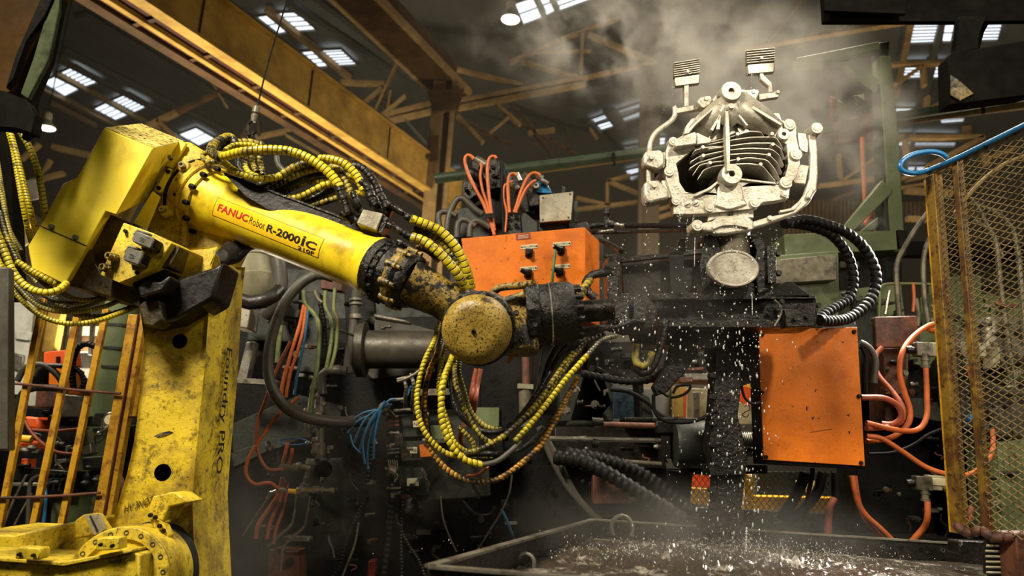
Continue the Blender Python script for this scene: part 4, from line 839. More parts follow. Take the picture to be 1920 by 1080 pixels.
for x, y in ((954,409),(968,407),(954,425),(968,423)):
    c = W(x, y, 4.61); s_ = S(x, y, 4.61); obj('cap_screw', MB().lathe(c, c+Vector((0, -.015, 0)), [(0, 4*s_), (1, 4*s_), (1, 2*s_), (.4, 2*s_)], 10), 'black', vb)
VV('valve_body', [(962,330),(985,322),(1015,362),(1015,400),(985,398),(968,370)], 4.72, .15, 'blacksteel', vb)
VV('valve_body', [(986,364),(1002,358),(1012,372),(1012,385),(992,388)], 4.66, .1, 'blacksteel', vb, .008)
VV('blue_valve', [(1000,345),(1012,338),(1028,348),(1036,362),(1018,362),(1004,360)], 4.7, .12, 'blue', vb)
VV('blue_valve', [(950,322),(958,324),(960,345),(952,340)], 4.8, .1, 'blue', vb)
for x0, y0, x1, y1, r in ((968,325,975,340,5),(1004,328,1018,334,5),(1014,338,1028,345,5),(958,344,972,356,6)):
    s_ = S(x0, y0, 4.68); obj('plug', MB().cyl(W(x0, y0, 4.68), W(x1, y1, 4.68), r*s_, 12), 'silver' if r == 5 else 'pipe', vb)
c = W(1005, 347, 4.66); obj('valve_cap', MB().lathe(c+Vector((0, .06, 0)), c, [(0, .028), (.7, .028), (1, .02), (1, .01), (.8, .01)], 14), 'greyplate', vb)
bx = thing('terminal_box', 'square grey mottled metal box standing behind the orange cabinet top', 'box', W(1042, 430, 4.75))
obj('box_body', slab(MB(), [(1015,368),(1072,361),(1069,414),(1013,418)], 4.66, .3), 'blacksteel', bx, .004)
obj('lid', slab(MB(), [(1012,366),(1075,359),(1071,412),(1012,417)], 4.65, .012), 'greyplate', bx, .003)
bolts([(1018,371),(1069,364),(1066,408),(1018,412)], 4.65, 1.6, bx, 'blacksteel', .005)
g_ = thing('valve_stand', 'dark green base frame under the grey terminal box', 'machine', W(1060, 445, 4.85))
obj('pedestal', MB().box((W(990,560,5.0).x, 5.3, .9), (.5, .2, 1.8)), 'dark', cb); obj('base_plate', slab(MB(), [(1010,418),(1062,414),(1070,432),(1010,440)], 4.75, .4), 'green_dark', g_, .004)
obj('rail', slab(MB(), [(1066,418),(1100,416),(1106,425),(1108,430),(1066,432)], 4.72, .2), 'blacksteel', g_, .004)
obj('upright', slab(MB(), [(1076,376),(1083,378),(1084,416),(1076,418)], 4.9, .05), 'green_dark', g_, .003)
obj('upright', slab(MB(), [(1054,348),(1060,352),(1060,364),(1053,364)], 4.85, .05), 'green_dark', g_, .003)
obj('lower_frame', slab(MB(), [(840,447),(1130,436),(1135,620),(850,620)], 5.15, .3), 'green_dark', g_, .004)
# orange cables into the cabinet top: crop coordinates (3.6x from 800,260)
def c5(p): return [(800+x/3.6, 260+y/3.6)+tuple(z) for x, y, *z in p]
for pts, lab, mt, r in (
 ([(318,140),(300,118),(270,112),(258,150),(278,230),(330,340),(380,430),(415,520),(440,590),(458,650)],'orange cable looping from the top left valve into the cabinet top','orange_cable',3.3),
 ([(360,165),(370,190),(362,250),(378,350),(405,430),(435,540),(462,620)],'straight thin orange cable between the two left loops','orange_cable',2.6),
 ([(470,135),(455,118),(425,130),(410,190),(412,290),(425,420),(440,520),(455,600)],'orange cable bent over in front of the valve screws','orange_cable',3.2),
 ([(605,250),(590,235),(560,245),(548,310),(552,420),(560,500)],'orange cable rising from the manifold top left','orange_cable',3.2),
 ([(585,285),(550,300),(525,320),(520,400),(540,500),(530,630)],'thin orange cable running down past the manifold edge','orange_cable',2.2),
 ([(765,250),(740,232),(700,240),(665,290),(635,360),(610,440),(590,500)],'orange cable arching to the blue valve','orange_cable',3.2),
 ([(740,282),(710,295),(670,340),(640,400),(620,450),(600,500)],'lower orange cable below the blue valve arch','orange_cable',2.8)):
    hose('orange_cable', c5(pts), 4.6, r, mt, lab, 'cable', 'orange cables above the cabinet')
hose('black_cable', c5([(512,165),(505,260),(510,380),(515,500),(518,635)]), 4.6, 2.6, 'black', 'thin black upright cable beside the tall valve stack', 'cable')
tie = MB().bar(*[W(*p, 4.56) for p in ((911, 405), (928, 404))], .01, .03); obj('cable_tie', tie, 'black', va)
for pts, r, lab in (([(90,600),(80,530),(95,495),(150,495),(200,520)],5.5,'grey rubber hose bend furthest left behind yellow hoses'),([(135,620),(150,520),(190,430),(225,398),(270,420),(330,480),(380,510)],6,'grey rubber hose arching over behind the lower bends'),([(205,670),(205,600),(225,550),(270,548),(330,590)],6,'grey rubber hose bend left of the orange cabinet corner'),([(290,665),(292,600),(315,555),(360,560),(430,600)],6,'grey rubber hose bend right above the orange cabinet corner')):
    hose('grey_hose', c5(pts), 4.7, r, 'greyhose', lab, 'hose', 'grey hoses behind the cabinet')
# horizontal hydraulic hose from cabinet corner to the casting
t = thing('hose_coupling', 'black pipe tee with silver ferrule right of the orange cabinet', 'fitting', W(1137, 425, 4.2))
s_ = S(1140, 422, 4.2)
for a, b_, r, mt in (((1105,425),(1125,422),6,'black_grime'),((1122,422),(1150,421),8,'black_grime'),((1137,390),(1137,428),7,'black_grime'),((1147,421),(1175,424),5,'silver'),((1122,435),(1150,432),4,'silver')):
    obj('fitting_body', MB().lathe(W(*a, 4.2), W(*b_, 4.2), [(0, r*.8*s_), (.3, r*s_), (.35, r*.8*s_), (.6, r*.8*s_), (.65, r*s_), (1, r*.9*s_)], 12), mt, t)
hose('corrugated_hose', [(1172,423,4.2),(1230,423,3.95),(1290,425,3.6),(1299,426,3.42)], 4.0, 5.5, 'black', 'black corrugated hose running level from the silver ferrule to the casting foot', style='spiral')
hose('steel_tube', [(1110,437,4.25),(1200,434,4.0),(1298,431,3.42)], 4.25, 3.5, 'blacksteel', 'thin dark tube just below the level corrugated hose', 'pipe')
hose('steel_tube', [(1126,450,4.6),(1150,462,4.5),(1165,472,4.3)], 4.5, 5, 'blacksteel', 'short dark tube sloping down from the cabinet side to the cage', 'pipe')
hose('elbow_hose', [(1118,560,3.25),(1102,548,3.25),(1098,530,3.27),(1110,516,3.3),(1126,512,3.3),(1142,512,3.34)], 3.28, 8, 'oilhose', 'black elbow hose bending into the left cage plate', style='plain')
hose('elbow_hose', [(1086,560,3.22),(1096,540,3.24),(1106,524,3.27)], 3.25, 7.5, 'hose_dirty', 'short sooty yellow hose stub beside the black elbow', style='spiral')
# ------------------------------------------------------------ yellow-wrapped hoses over the forearm
def c4(p): return [(380+x/3.6, 220+y/3.6)+tuple(z) for x, y, *z in p]
GT = 'yellow wrapped hoses above the forearm'
HT = [
 ([(85,255,3.1),(150,262,3.05),(230,240,3.02),(330,225,3.0),(470,218,3.0),(600,232,3.0),(720,280,3.0),(820,345,3.0),(885,410,3.0),(925,470,3.0)],8.6,'hose','thick bright yellow wrapped hose arching highest over the forearm',(1,)),
 ([(780,280,3.08),(860,282,3.06),(950,310,3.05),(1020,370,3.05),(1060,430,3.05),(1085,490,3.05)],7.8,'hose','short bright yellow wrapped hose right of the highest arch',(1,)),
 ([(1000,330,3.12),(1060,335,3.12),(1110,375,3.12),(1165,450,3.12),(1200,540,3.12)],8,'blacksteel','soot-black wrapped hose behind the short bright one',()),
 ([(860,330,3.15),(910,345,3.12),(950,400,3.1),(985,480,3.08),(1020,560,3.06)],7,'hose_dirty','sooty wrapped hose dropping between the two bright ones',(1,)),
 ([(370,465,3.16),(480,420,3.15),(600,345,3.15),(700,310,3.14),(790,300,3.13)],7,'hose_dirty','dirty wrapped strand topmost in the fan above the tray',()),
 ([(450,490,3.19),(560,425,3.18),(680,365,3.17),(800,345,3.16),(900,370,3.16)],6.5,'hose_dirty','second dirty wrapped strand from the top of the fan',()),
 ([(500,505,3.22),(620,445,3.2),(740,400,3.19),(860,385,3.18)],6.5,'oilhose','black greasy strand in the middle of the fan',()),
 ([(520,525,3.24),(600,480,3.23),(700,440,3.22),(800,430,3.2),(880,425,3.2)],6,'hose_dirty','third dirty wrapped strand from the top of the fan',()),
 ([(560,555,3.2),(660,540,3.19),(760,490,3.18),(830,455,3.18),(900,450,3.18)],7,'hose','brighter wrapped strand low in the fan above the tray',()),
 ([(630,570,3.24),(740,545,3.23),(840,500,3.22),(930,470,3.2)],6,'oilhose','black greasy strand low in the fan',()),
 ([(700,600,3.22),(780,585,3.21),(860,560,3.2),(940,535,3.2)],6,'hose_dirty','lowest dirty wrapped strand of the fan, near the tray end',()),
 ([(680,570,3.26),(760,570,3.25),(830,545,3.24),(900,500,3.22)],5,'hose_olive','pale olive strand tucked beneath the fan',()),
 ([(140,300,3.12),(200,350,3.1),(270,385,3.08),(350,408,3.08),(440,412,3.1),(520,400,3.14)],6.5,'hose','wrapped hose lying along the root of the forearm',()),
 ([(245,270,3.2),(240,320,3.2),(265,370,3.2),(330,410,3.2)],5.5,'oilhose','black strand dropping steeply beneath the coil',()),
 ([(290,262,3.22),(285,320,3.22),(310,370,3.2),(370,400,3.2)],5,'hose','thin bright strand dropping beneath the coil',()),
 ([(335,258,3.24),(340,320,3.24),(370,370,3.22)],5,'hose_dirty','sooty strand dropping right of the thin bright one',()),
 ([(385,262,3.26),(392,320,3.26),(410,390,3.24)],5,'hose_dirty','sooty strand furthest right beneath the coil',()),
 ([(500,262,3.4),(510,320,3.4),(560,370,3.4)],5,'greyhose','blurred grey hose behind the thick arch',()),
 ([(240,200,3.2),(190,140,3.2),(150,140,3.18),(70,190,3.14),(65,240,3.1),(120,272,3.06)],8.5,'hose_dirty','dirty hose bent back at the left end of the coil',()),
 ([(120,250,3.18),(160,200,3.2),(240,170,3.22),(330,170,3.24),(410,190,3.26)],7,'hose_dirty','dirty hose running along the top of the coil',()),
 ([(150,225,3.14),(210,190,3.16),(300,185,3.18),(380,200,3.2),(480,225,3.22)],5,'hose','thin bright hose inside the top coil',()),
 ([(40,230,3.24),(0,260,3.26),(30,300,3.22),(110,300,3.18)],5,'hose_dirty','small dirty bend left beside the flange',()),
 ([(960,385,3.14),(1020,420,3.12),(1070,445,3.1)],6,'hose','stub of bright hose between the fittings',()),
 ([(1005,512,3.14),(1045,508,3.12),(1090,515,3.1)],5,'hose','short level yellow stub beneath the short bright hose',()),
]
for pts, r, mt, lab, ends in HT:
    hose('spiral_hose', c4(pts), 3.1, r, mt, lab, 'hose', GT, 'spiral' if mt not in ('oilhose','greyhose') else 'plain', 1.05 if r > 7.5 else 1.35, 12, ends=None)
# fittings at the lower ends of the big hoses
t = thing('hose_coupling', 'black ribbed couplings ending the thick arched hoses above the metal cube', 'fitting', W(645, 385, 3.0))
z = S(650, 380, 3.0)
for a, b_, r in (((633,348),(646,378),8.5),((645,374),(652,402),7),((690,350),(696,372),9),((694,370),(704,388),8),((662,360),(672,392),6.5),((676,340),(692,352),6.5),((716,368),(726,392),7)):
    obj('coupling', MB().lathe(W(*a, 3.0), W(*b_, 3.0), [(0, r*z), (.35, r*z), (.38, r*.85*z), (.5, r*.85*z), (.52, r*1.1*z), (.9, r*1.1*z), (1, r*.7*z)], 10), 'blacksteel', t)
t = thing('hose_coupling', 'black ribbed couplings leading right from the metal cube', 'fitting', W(750, 410, 3.0))
for a, b_, r in (((722,378),(748,395),6.5),((746,393),(774,410),7),((726,420),(746,430),7),((742,428),(772,446),7.5),((745,452),(768,464),7),((760,405),(776,414),7.5)):
    obj('coupling', MB().lathe(W(*a, 3.0), W(*b_, 3.0), [(0, r*.8*z), (.1, r*z), (.4, r*z), (.42, r*.8*z), (.6, r*.8*z), (.62, r*1.05*z), (1, r*z)], 10), 'blacksteel', t)
GR = 'yellow wrapped hoses over the wrist'
for pts, r, mt, lab in (
 ([(1405,685,2.98),(1500,720,2.98),(1600,765,2.98),(1680,840,2.98),(1735,920,2.99),(1775,1010,3.0),(1800,1090,3.02),(1812,1150,3.04)],8.8,'hose','bright wrapped hose outermost over the wrist, passing the orange cabinet edge'),
 ([(1400,805,2.94),(1480,830,2.93),(1560,885,2.92),(1640,960,2.92),(1700,1030,2.93),(1745,1100,2.95),(1775,1150,2.97)],9.2,'hose','bright wrapped hose nearest the viewer over the wrist'),
 ([(1420,750,3.02),(1520,785,3.02),(1610,835,3.02),(1680,920,3.02),(1735,1010,3.02),(1770,1080,3.03),(1800,1150,3.05)],7.4,'hose_dirty','sooty wrapped hose squeezed between the two bright wrist hoses'),
 ([(1440,720,3.06),(1560,765,3.06),(1650,830,3.06),(1715,920,3.06),(1765,1020,3.06),(1790,1100,3.07)],6.4,'hose_dirty','thin sooty wrapped hose behind the others over the wrist'),
 ([(1440,880,3.0),(1500,890,2.98),(1560,930,2.96),(1600,970,2.95)],6,'hose_orange','ochre stained hose stub lowest beside the wrist ring')):
    hose('spiral_hose', c4(pts), 3.0, r, mt, lab, 'hose', GR, 'spiral', 1.25, 12)
# ------------------------------------------------------------ hose loops hanging under the wrist (crop 2.92x from 740,560)
def c6(p): return [(740+x/2.92, 560+y/2.92)+tuple(z) for x, y, *z in p]
GL = 'hose loops hanging beneath the wrist'
for pts, r, mt, lab, st in (
 ([(262,60,3.24),(240,150,3.14),(212,240,3.02),(165,340,2.98),(132,460,2.97),(122,580,2.96),(150,700,2.96),(210,790,2.97),(290,850,2.98),(390,860,3.0)],5.2,'hose','bright wrapped hose forming the outermost left side of the loops','spiral'),
 ([(285,70,3.28),(262,180,3.18),(232,300,3.05),(190,400,3.02),(163,540,3.0),(165,660,3.0),(185,780,3.0),(235,880,3.0),(320,960,3.0),(440,1003,3.0),(570,985,3.0),(690,905,3.02),(795,805,3.05),(870,690,3.1),(930,570,3.15),(1000,430,3.2)],5.6,'hose_orange','ochre rust-stained wrapped hose sweeping lowest round the loops','spiral'),
 ([(330,100,3.3),(300,200,3.2),(272,290,3.1),(248,400,3.05),(245,520,3.04),(290,680,3.04),(330,790,3.04),(400,840,3.05)],4.6,'hose','thin bright wrapped hose just inside the outer pair','spiral'),
 ([(370,150,3.3),(345,240,3.2),(308,340,3.04),(268,450,2.95),(255,580,2.93),(265,690,2.93),(310,800,2.93),(380,880,2.94),(480,912,2.96)],6.6,'hose','thick bright wrapped hose nearest the viewer in the loops','spiral'),
 ([(470,912,2.96),(560,890,2.98),(640,830,3.0),(690,780,3.02)],5,'greyhose','smooth grey hose joining the thick loop to the yellow diagonal','plain'),
 ([(655,785,3.0),(740,690,3.0),(830,580,3.0),(930,450,3.0),(1000,370,3.0),(1055,310,3.0)],5.4,'hose','bright wrapped diagonal hose climbing right to the gripper','spiral'),
 ([(1045,320,3.0),(1100,260,3.02),(1140,225,3.05),(1210,205,3.12)],4.6,'pipe','grey braided hose end above the yellow diagonal','spiral'),
 ([(350,240,3.3),(305,380,3.14),(330,580,3.1),(400,680,3.1),(500,730,3.1),(590,720,3.1),(690,640,3.1),(780,520,3.1),(850,400,3.12),(900,310,3.14),(980,220,3.16),(1080,165,3.18),(1190,155,3.2)],5.2,'oilhose','long oil-black hose swinging from the cap to the gripper','plain'),
 ([(370,850,3.0),(480,820,3.0),(600,750,3.0),(710,650,3.02),(800,550,3.04),(880,430,3.06),(950,330,3.08),(1040,240,3.1),(1150,200,3.12)],5.4,'hose_dirty','sooty wrapped hose climbing just above the yellow diagonal','spiral'),
 ([(370,240,3.3),(335,330,3.18),(328,420,3.1),(350,520,3.08),(400,640,3.08),(470,750,3.08),(550,800,3.08)],5,'hose_dirty','sooty wrapped hose crossing the inside of the loops','spiral'),
 ([(390,260,3.3),(352,380,3.18),(380,500,3.14),(420,620,3.14),(500,700,3.14),(610,720,3.14)],4.6,'hose_olive','olive wrapped hose innermost in the loops','spiral'),
 ([(395,850,3.02),(500,850,3.04),(620,850,3.04),(730,800,3.05),(830,700,3.06)],5.6,'oilhose','oil-black hose crossing the bottom of the loops','plain'),
 ([(350,700,3.12),(430,790,3.12),(440,860,3.1),(540,865,3.08)],4.6,'hose_dirty','short sooty hose bend at the loop bottom','spiral'),
 ([(890,250,3.2),(850,330,3.18),(820,430,3.16),(780,540,3.14),(700,640,3.12),(600,720,3.1)],5.6,'oilhose','oil-black hose falling from behind the end gearbox','plain'),
 ([(810,280,3.25),(790,400,3.22),(770,500,3.2),(700,620,3.16),(640,680,3.14)],1.8,'pipe','pair of thin grey wires beside the end gearbox','plain'),
 ([(640,720,3.06),(760,620,3.06),(860,490,3.06),(960,340,3.08),(1040,250,3.1)],4.4,'hose_dirty','slim sooty hose tucked behind the yellow diagonal','spiral'),
 ([(1000,450,3.18),(950,520,3.16),(890,640,3.12),(830,720,3.1),(760,770,3.08)],4.8,'hose_orange','ochre blotched hose right of the crossing bundle','spiral')):
    hose('spiral_hose', c6(pts), 3.0, r, mt, lab, 'hose', GL, st, 1.55, 10)
for pts, lab, r in (([(448,385),(430,470),(418,560),(430,640,4.6)],'left orange cable behind the loops below the round cap',5),([(470,385),(452,480),(440,570),(432,640,4.6)],'right orange cable behind the loops below the round cap',5)):
    hose('orange_cable', c6(pts), 3.9, r, 'rust_cable', lab, 'cable', 'orange cables behind the wrist loops')
hose('orange_cable', c6([(378,690),(360,760,4.2),(372,800,4.73)]), 3.9, 5, 'rust_cable', 'short faded orange cable end left inside the loops', 'cable')
hose('orange_cable', c6([(400,970,4.73),(450,965,4.2),(495,935),(520,900)]), 3.8, 3.2, 'orange_cable', 'orange cable bend low at the bottom of the loops', 'cable')
hose('orange_cable', c6([(660,290,3.16),(620,350,3.2)]), 3.2, 3.2, 'orange_cable', 'short orange cable just right of the round cap', 'cable')
hose('tool_hose', [(1190,600,3.2),(1160,612,3.18),(1130,618,3.15),(1105,640,3.12)], 3.15, 4, 'oilhose', 'short black hose curling beneath the tool shaft')
# ------------------------------------------------------------ hoses hanging at the far left
GF = 'yellow hoses slung at the left'
for pts, r, mt, lab in (
 ([(10,232,3.05),(22,270,3.05),(33,330,3.05),(42,380,3.05),(52,430,3.1),(60,460,3.2)],4.6,'hose','wrapped hose hanging second from the left beside the elbow cover'),
 ([(34,240,2.95),(58,282,2.95),(72,325,2.95),(80,370,2.95),(86,410,3.0),(88,440,3.2)],6,'hose','thick wrapped hose hanging nearest the elbow cover'),
 ([(20,250,3.0),(34,300,3.0),(46,350,3.0),(58,400,3.0),(68,440,3.1),(70,470,3.2)],5.2,'hose','wrapped hose hanging between the thick one and the outer pair'),
 ([(-10,330,3.1),(4,370,3.1),(14,420,3.1),(26,460,3.1),(42,500,3.1),(70,530,3.1)],4.2,'hose_olive','dull olive hose furthest left at elbow height'),
 ([(-12,420,2.8),(8,470,2.8),(25,510,2.8),(50,538,2.8),(82,549,2.8),(110,544,2.82),(124,532,2.86)],7,'hose','thick wrapped hose curving up to the cover bottom corner'),
 ([(-15,455,2.9),(0,495,2.9),(18,535,2.9),(48,570,2.9),(85,596,2.9),(130,607,2.92),(175,603,2.95),(212,592,3.0),(262,572,3.1)],4.8,'hose','long wrapped hose hanging lowest in the left swag'),
 ([(30,490,2.95),(60,508,2.95),(88,524,2.95),(112,536,2.98)],6,'hose','short wrapped hose just under the cover lower edge'),
 ([(-10,480,3.05),(20,520,3.05),(55,560,3.05),(90,580,3.05),(140,585,3.08),(195,575,3.1),(230,560,3.15)],4.6,'hose_olive','dull wrapped hose second lowest in the left swag'),
 ([(45,545,3.1),(80,570,3.1),(120,580,3.1),(160,574,3.1),(200,560,3.12)],4,'hose_olive','dull wrapped hose third lowest in the left swag'),
 ([(60,540,3.15),(100,562,3.15),(140,568,3.15),(180,560,3.18),(215,548,3.2)],4.2,'hose_dirty','sooty wrapped hose in the middle of the left swag'),
 ([(115,548,3.12),(140,560,3.12),(170,562,3.14),(200,556,3.18)],4.4,'hose_olive','short olive hose under the cover bottom corner'),
 ([(95,555,3.2),(118,574,3.2),(150,590,3.2),(190,594,3.2),(235,582,3.22),(262,570,3.25)],6.5,'hose_olive','thick dull hose leading right behind the column'),
 ([(-8,280,3.2),(0,330,3.2),(8,380,3.2),(18,430,3.2),(40,470,3.2)],3.8,'hose_olive','thin dull hose at the very left edge'),
 ([(22,215,3.0),(32,240,3.0),(45,255,3.0),(62,290,3.0)],5,'hose_dirty','sooty hose emerging from the dark corner block'),
 ([(0,395,3.0),(12,440,3.0),(35,490,3.0),(70,520,3.0),(100,545,3.0)],5,'hose_dirty','sooty hose crossing behind the thick curved one')):
    hose('spiral_hose', pts, 3.0, r, mt, lab, 'hose', GF, 'spiral', 1.25, 10)
# ------------------------------------------------------------ orange box on the right
OB = W(1660, 640, 4.1)-W(1607, 613, 3.9)
ob = thing('orange_junction_box', 'square orange junction box with scratched lid between spray and mesh guard', 'box', W(1520, 870, 3.95))
lid = slab(MB(), [(1423,620),(1607,613),(1622,874),(1432,862)], 3.88, .012); obj('lid', lid, 'orange', ob, .002)
obj('box_body', slab(MB(), [(1426,623),(1604,616),(1619,880),(1436,870)], 3.895, .2), 'dark', ob, .004)
bolts([(1429,627),(1601,622),(1610,743),(1428,736),(1614,868),(1436,857)], 3.88, 3.3, ob, 'black')
for q_ in ([(1511,763),(1514,761),(1514,770),(1512,770)],[(1528,730),(1530,730),(1530,735),(1528,735)],[(1521,783),(1528,781),(1524,788)],[(1533,784),(1537,783),(1536,786)],[(1587,778),(1593,776),(1592,781)],[(1590,809),(1594,808),(1593,814)],[(1519,810),(1560,804),(1560,805),(1519,811)]): obj('paint_chip', slab(MB(), q_, 3.879, .002), 'darkplate', ob)
# orange cables on its right
def c7(p): return [(1480+x/2.077, 560+y/2.077)+tuple(z) for x, y, *z in p]
for pts, r, mt, lab in (
 ([(575,98,4.2),(540,106,4.2),(480,150,4.15),(440,210,4.1),(430,290,4.1),(450,370,4.1),(470,430,4.1),(462,490,4.1),(400,540,4.1),(300,556,4.05)],5,'orange_cable','tall orange cable loop reaching up to the mesh guard edge'),
 ([(362,190,4.25),(337,222,4.25),(342,290,4.2),(395,355,4.15),(440,420,4.1),(438,475,4.1),(380,500,4.08),(300,505,4.0)],5,'rust_cable','faded orange cable starting under the rusty plate'),
 ([(280,385,4.0),(370,388,4.0),(425,420,4.02),(435,465,4.05),(400,490,4.08),(360,487,4.1)],5.5,'rust_cable','thick faded orange cable making the shortest loop'),
 ([(532,270,4.05),(536,370,4.05),(535,460,4.05),(500,510,4.05),(420,512,4.02),(300,484,4.0)],5,'orange_cable','orange cable dropping from the upper grey connector'),
 ([(300,535,4.0),(360,545,4.0),(440,595,4.0),(530,655,4.0),(620,685,4.0),(700,685,4.05),(760,645,4.1),(792,590,4.1),(792,510,4.15)],5,'orange_cable','long orange cable sagging behind the mesh guard'),
 ([(700,265,4.1),(715,320,4.1),(738,370,4.1),(745,412,4.1)],5.5,'orange_cable','short orange cable hanging from a connector behind the mesh'),
 ([(540,120,4.2),(560,125,4.22),(580,122,4.25)],5,'orange_cable','orange cable stub beside the top of the tall loop'),
 ([(538,790,4.1),(538,850,4.1),(525,890,4.15),(495,925,4.18),(470,955,4.2)],5.5,'orange_cable','orange cable curling down from the lower grey connector'),
 ([(242,690,4.05),(258,770,4.05),(295,840,4.08),(360,900,4.12),(410,950,4.15)],5,'orange_cable','outer orange cable falling from under the box to the tank'),
 ([(255,690,4.1),(268,780,4.1),(290,850,4.12),(335,905,4.15),(380,955,4.18)],4.5,'rust_cable','inner faded orange cable falling from under the box'),
 ([(148,960,4.25),(152,885,4.2),(156,820,4.2),(175,780,4.22)],6.5,'rust_cable','thick short orange cable rising from the tank behind the box'),
 ([(710,810,4.2),(700,850,4.2),(685,885,4.2)],6,'rust_cable','dark orange cable end low behind the mesh guard')):
    hose('orange_cable', c7(pts), 4.1, r, mt, lab, 'cable', 'orange cables right of the box')
hose('black_cable', c7([(310,605),(400,600),(480,570),(540,530),(600,505)]), 4.2, 3, 'black', 'thin black cable rising behind the sagging orange one', 'cable')
for pts, r, lab in (([(275,170),(310,190),(335,240),(330,330)],6,'dark grey hose bend close to the box top right'),([(280,185),(300,230),(298,300),(300,370)],4.5,'second dark hose down the right edge of the box'),([(60,680),(40,740),(-30,860)],10,'thick black hose slanting down left beneath the box'),([(130,680),(100,770),(0,870),(-60,890)],9,'black hose slanting down behind the thick one'),([(180,680),(182,780),(190,900)],8,'upright black hose beneath the box middle'),([(90,660,4.04),(88,690,4.04),(70,780,4.1),(50,870,4.15)],4,'slim black hose beneath the box')):
    hose('dark_hose', c7(pts), 4.3 if r > 6 else 4.15, r, 'greyhose' if 'grey' in lab else 'black', lab, 'hose')
def connector(x, y, Y, lab, flip=0):
    t = thing('cable_connector', lab, 'connector', W(x, y, Y)); s_ = S(x, y, Y)
    obj('block', MB().box(W(x-6, y-22, Y), (30*s_, .06, 26*s_)), 'pipe', t, .004)
    obj('gland', MB().lathe(W(x, y-14, Y-.03), W(x, y+12, Y-.03), [(0, 6*s_), (.3, 6*s_), (.32, 8*s_), (.5, 8*s_), (.52, 6.5*s_), (.8, 6.5*s_), (.82, 8.5*s_), (1, 8*s_)], 10), 'pipe', t)
    obj('side_plug', MB().lathe(W(x-12, y-22, Y), W(x-36, y-22, Y), [(0, 6*s_), (.6, 6*s_), (.62, 8*s_), (1, 7*s_)], 10), 'blacksteel', t)
    obj('fixing_plate', MB().box(W(x+18, y-22, Y+.02), (22*s_, .03, 26*s_)), 'cream', t, .003)
connector(1735, 678, 4.1, 'upper grey right-angle connector left of the mesh guard post'); connector(1735, 928, 4.15, 'lower dark connector left of the mesh guard foot'); connector(1817, 678, 4.15, 'grey connector seen through the mesh guard')
# ------------------------------------------------------------ mesh guard
zt = W(1745, 322, 3.05).z; zb = W(1790, 1000, 3.05).z
FA = W(1750, 322, 3.05); FB = WZ(1925, 238, zt); dF = (FB-FA); dF.z = 0; uF = dF.normalized(); LF = dF.length*1.15
mg = thing('mesh_guard', 'rusty yellow framed guard of expanded metal mesh at the right edge', 'guard', (FA.x, FA.y, zb))
H = zt-zb
nF = uF.cross(UP)
obj('frame_post', MB().bar(FA-UP*.02, FA-UP*H, .045, .05, uF), 'rustbrown', mg, .003)
obj('frame_post_edge', MB().bar(FA-uF*.024-UP*.02, FA-uF*.024-UP*H, .008, .06, uF), 'rustyellow', mg)
f2 = FA+uF*.19+nF*.0
px2 = W(1809, 305, FA.y); t2 = .16
obj('frame_post', MB().bar(FA+uF*t2-UP*-.02+Vector((0, .03, 0)), FA+uF*t2-UP*H+Vector((0, .03, 0)), .032, .03, uF), 'rustbrown', mg, .003)
obj('top_rail', MB().bar(FA-uF*.02, FA+uF*LF, .012, .016, UP), 'rustbrown', mg, .001)
mb = MB(); cw = .052; ch = .0138; nx = int(LF/cw)+1; nz = int(H/ch); rng = random.Random(5)
for j in range(nz):
    for i in range(nx):
        x0 = i*cw + (cw/2 if j % 2 else 0); z0 = -j*ch
        for sx_ in (-1, 1):
            a = FA+uF*(x0)+UP*z0; b_ = FA+uF*(x0+sx_*cw/2)+UP*(z0-ch)
            mb.bar(a-nF*.002, b_+nF*.002, .0032, .0032, nF)
o = obj('mesh_panel', mb, mat('mesh_wire', '#a08a5c', .42, .3, [('#3a2e1e', 12, .5, .64, .8)], 0), mg); o['kind'] = 'stuff'
hose('bundled_rope', [(1792,985,3.0),(1815,1000,2.95),(1840,995,2.9),(1865,1008,2.86),(1900,1006,2.82)], 2.95, 9, 'rust', 'rough rusty wrapped bar along the foot of the mesh guard', 'bar', style='spiral', period=2)
FY = lambda x: FA.y+(FB.y-FA.y)*(x-1750)/175*.97-.045
bl = hose('blue_hose', [(1776,296,3.0),(1765,288,3.0),(1745,284,3.0),(1718,288,3.0),(1697,298,3.0),(1687,312,3.0),(1696,322,3.0),(1718,325,3.0),(1742,319,FY(1742)),(1790,299,FY(1790)),(1850,270,FY(1850)),(1960,216,FY(1960))], 3.0, 5, 'blue', 'blue hose looped and tied along the top of the mesh guard')
for x, y, Y in ((1742,319,FY(1742)),(1848,271,FY(1848)),(1902,244,FY(1902))):
    obj('cable_tie', MB().tube([W(x+dx, y+dy, Y) for dx, dy in ((-2,-7),(4,-6),(3,6),(-3,7),(-4,-2))], .0035, 5), 'black', bl)
hose('blue_hose', [(1792,304,FY(1792)+.03),(1799,328,3.12),(1802,345,3.15),(1803,358,3.18)], 3.1, 3, 'bluecable', 'short thin blue hose dropping behind the mesh guard')
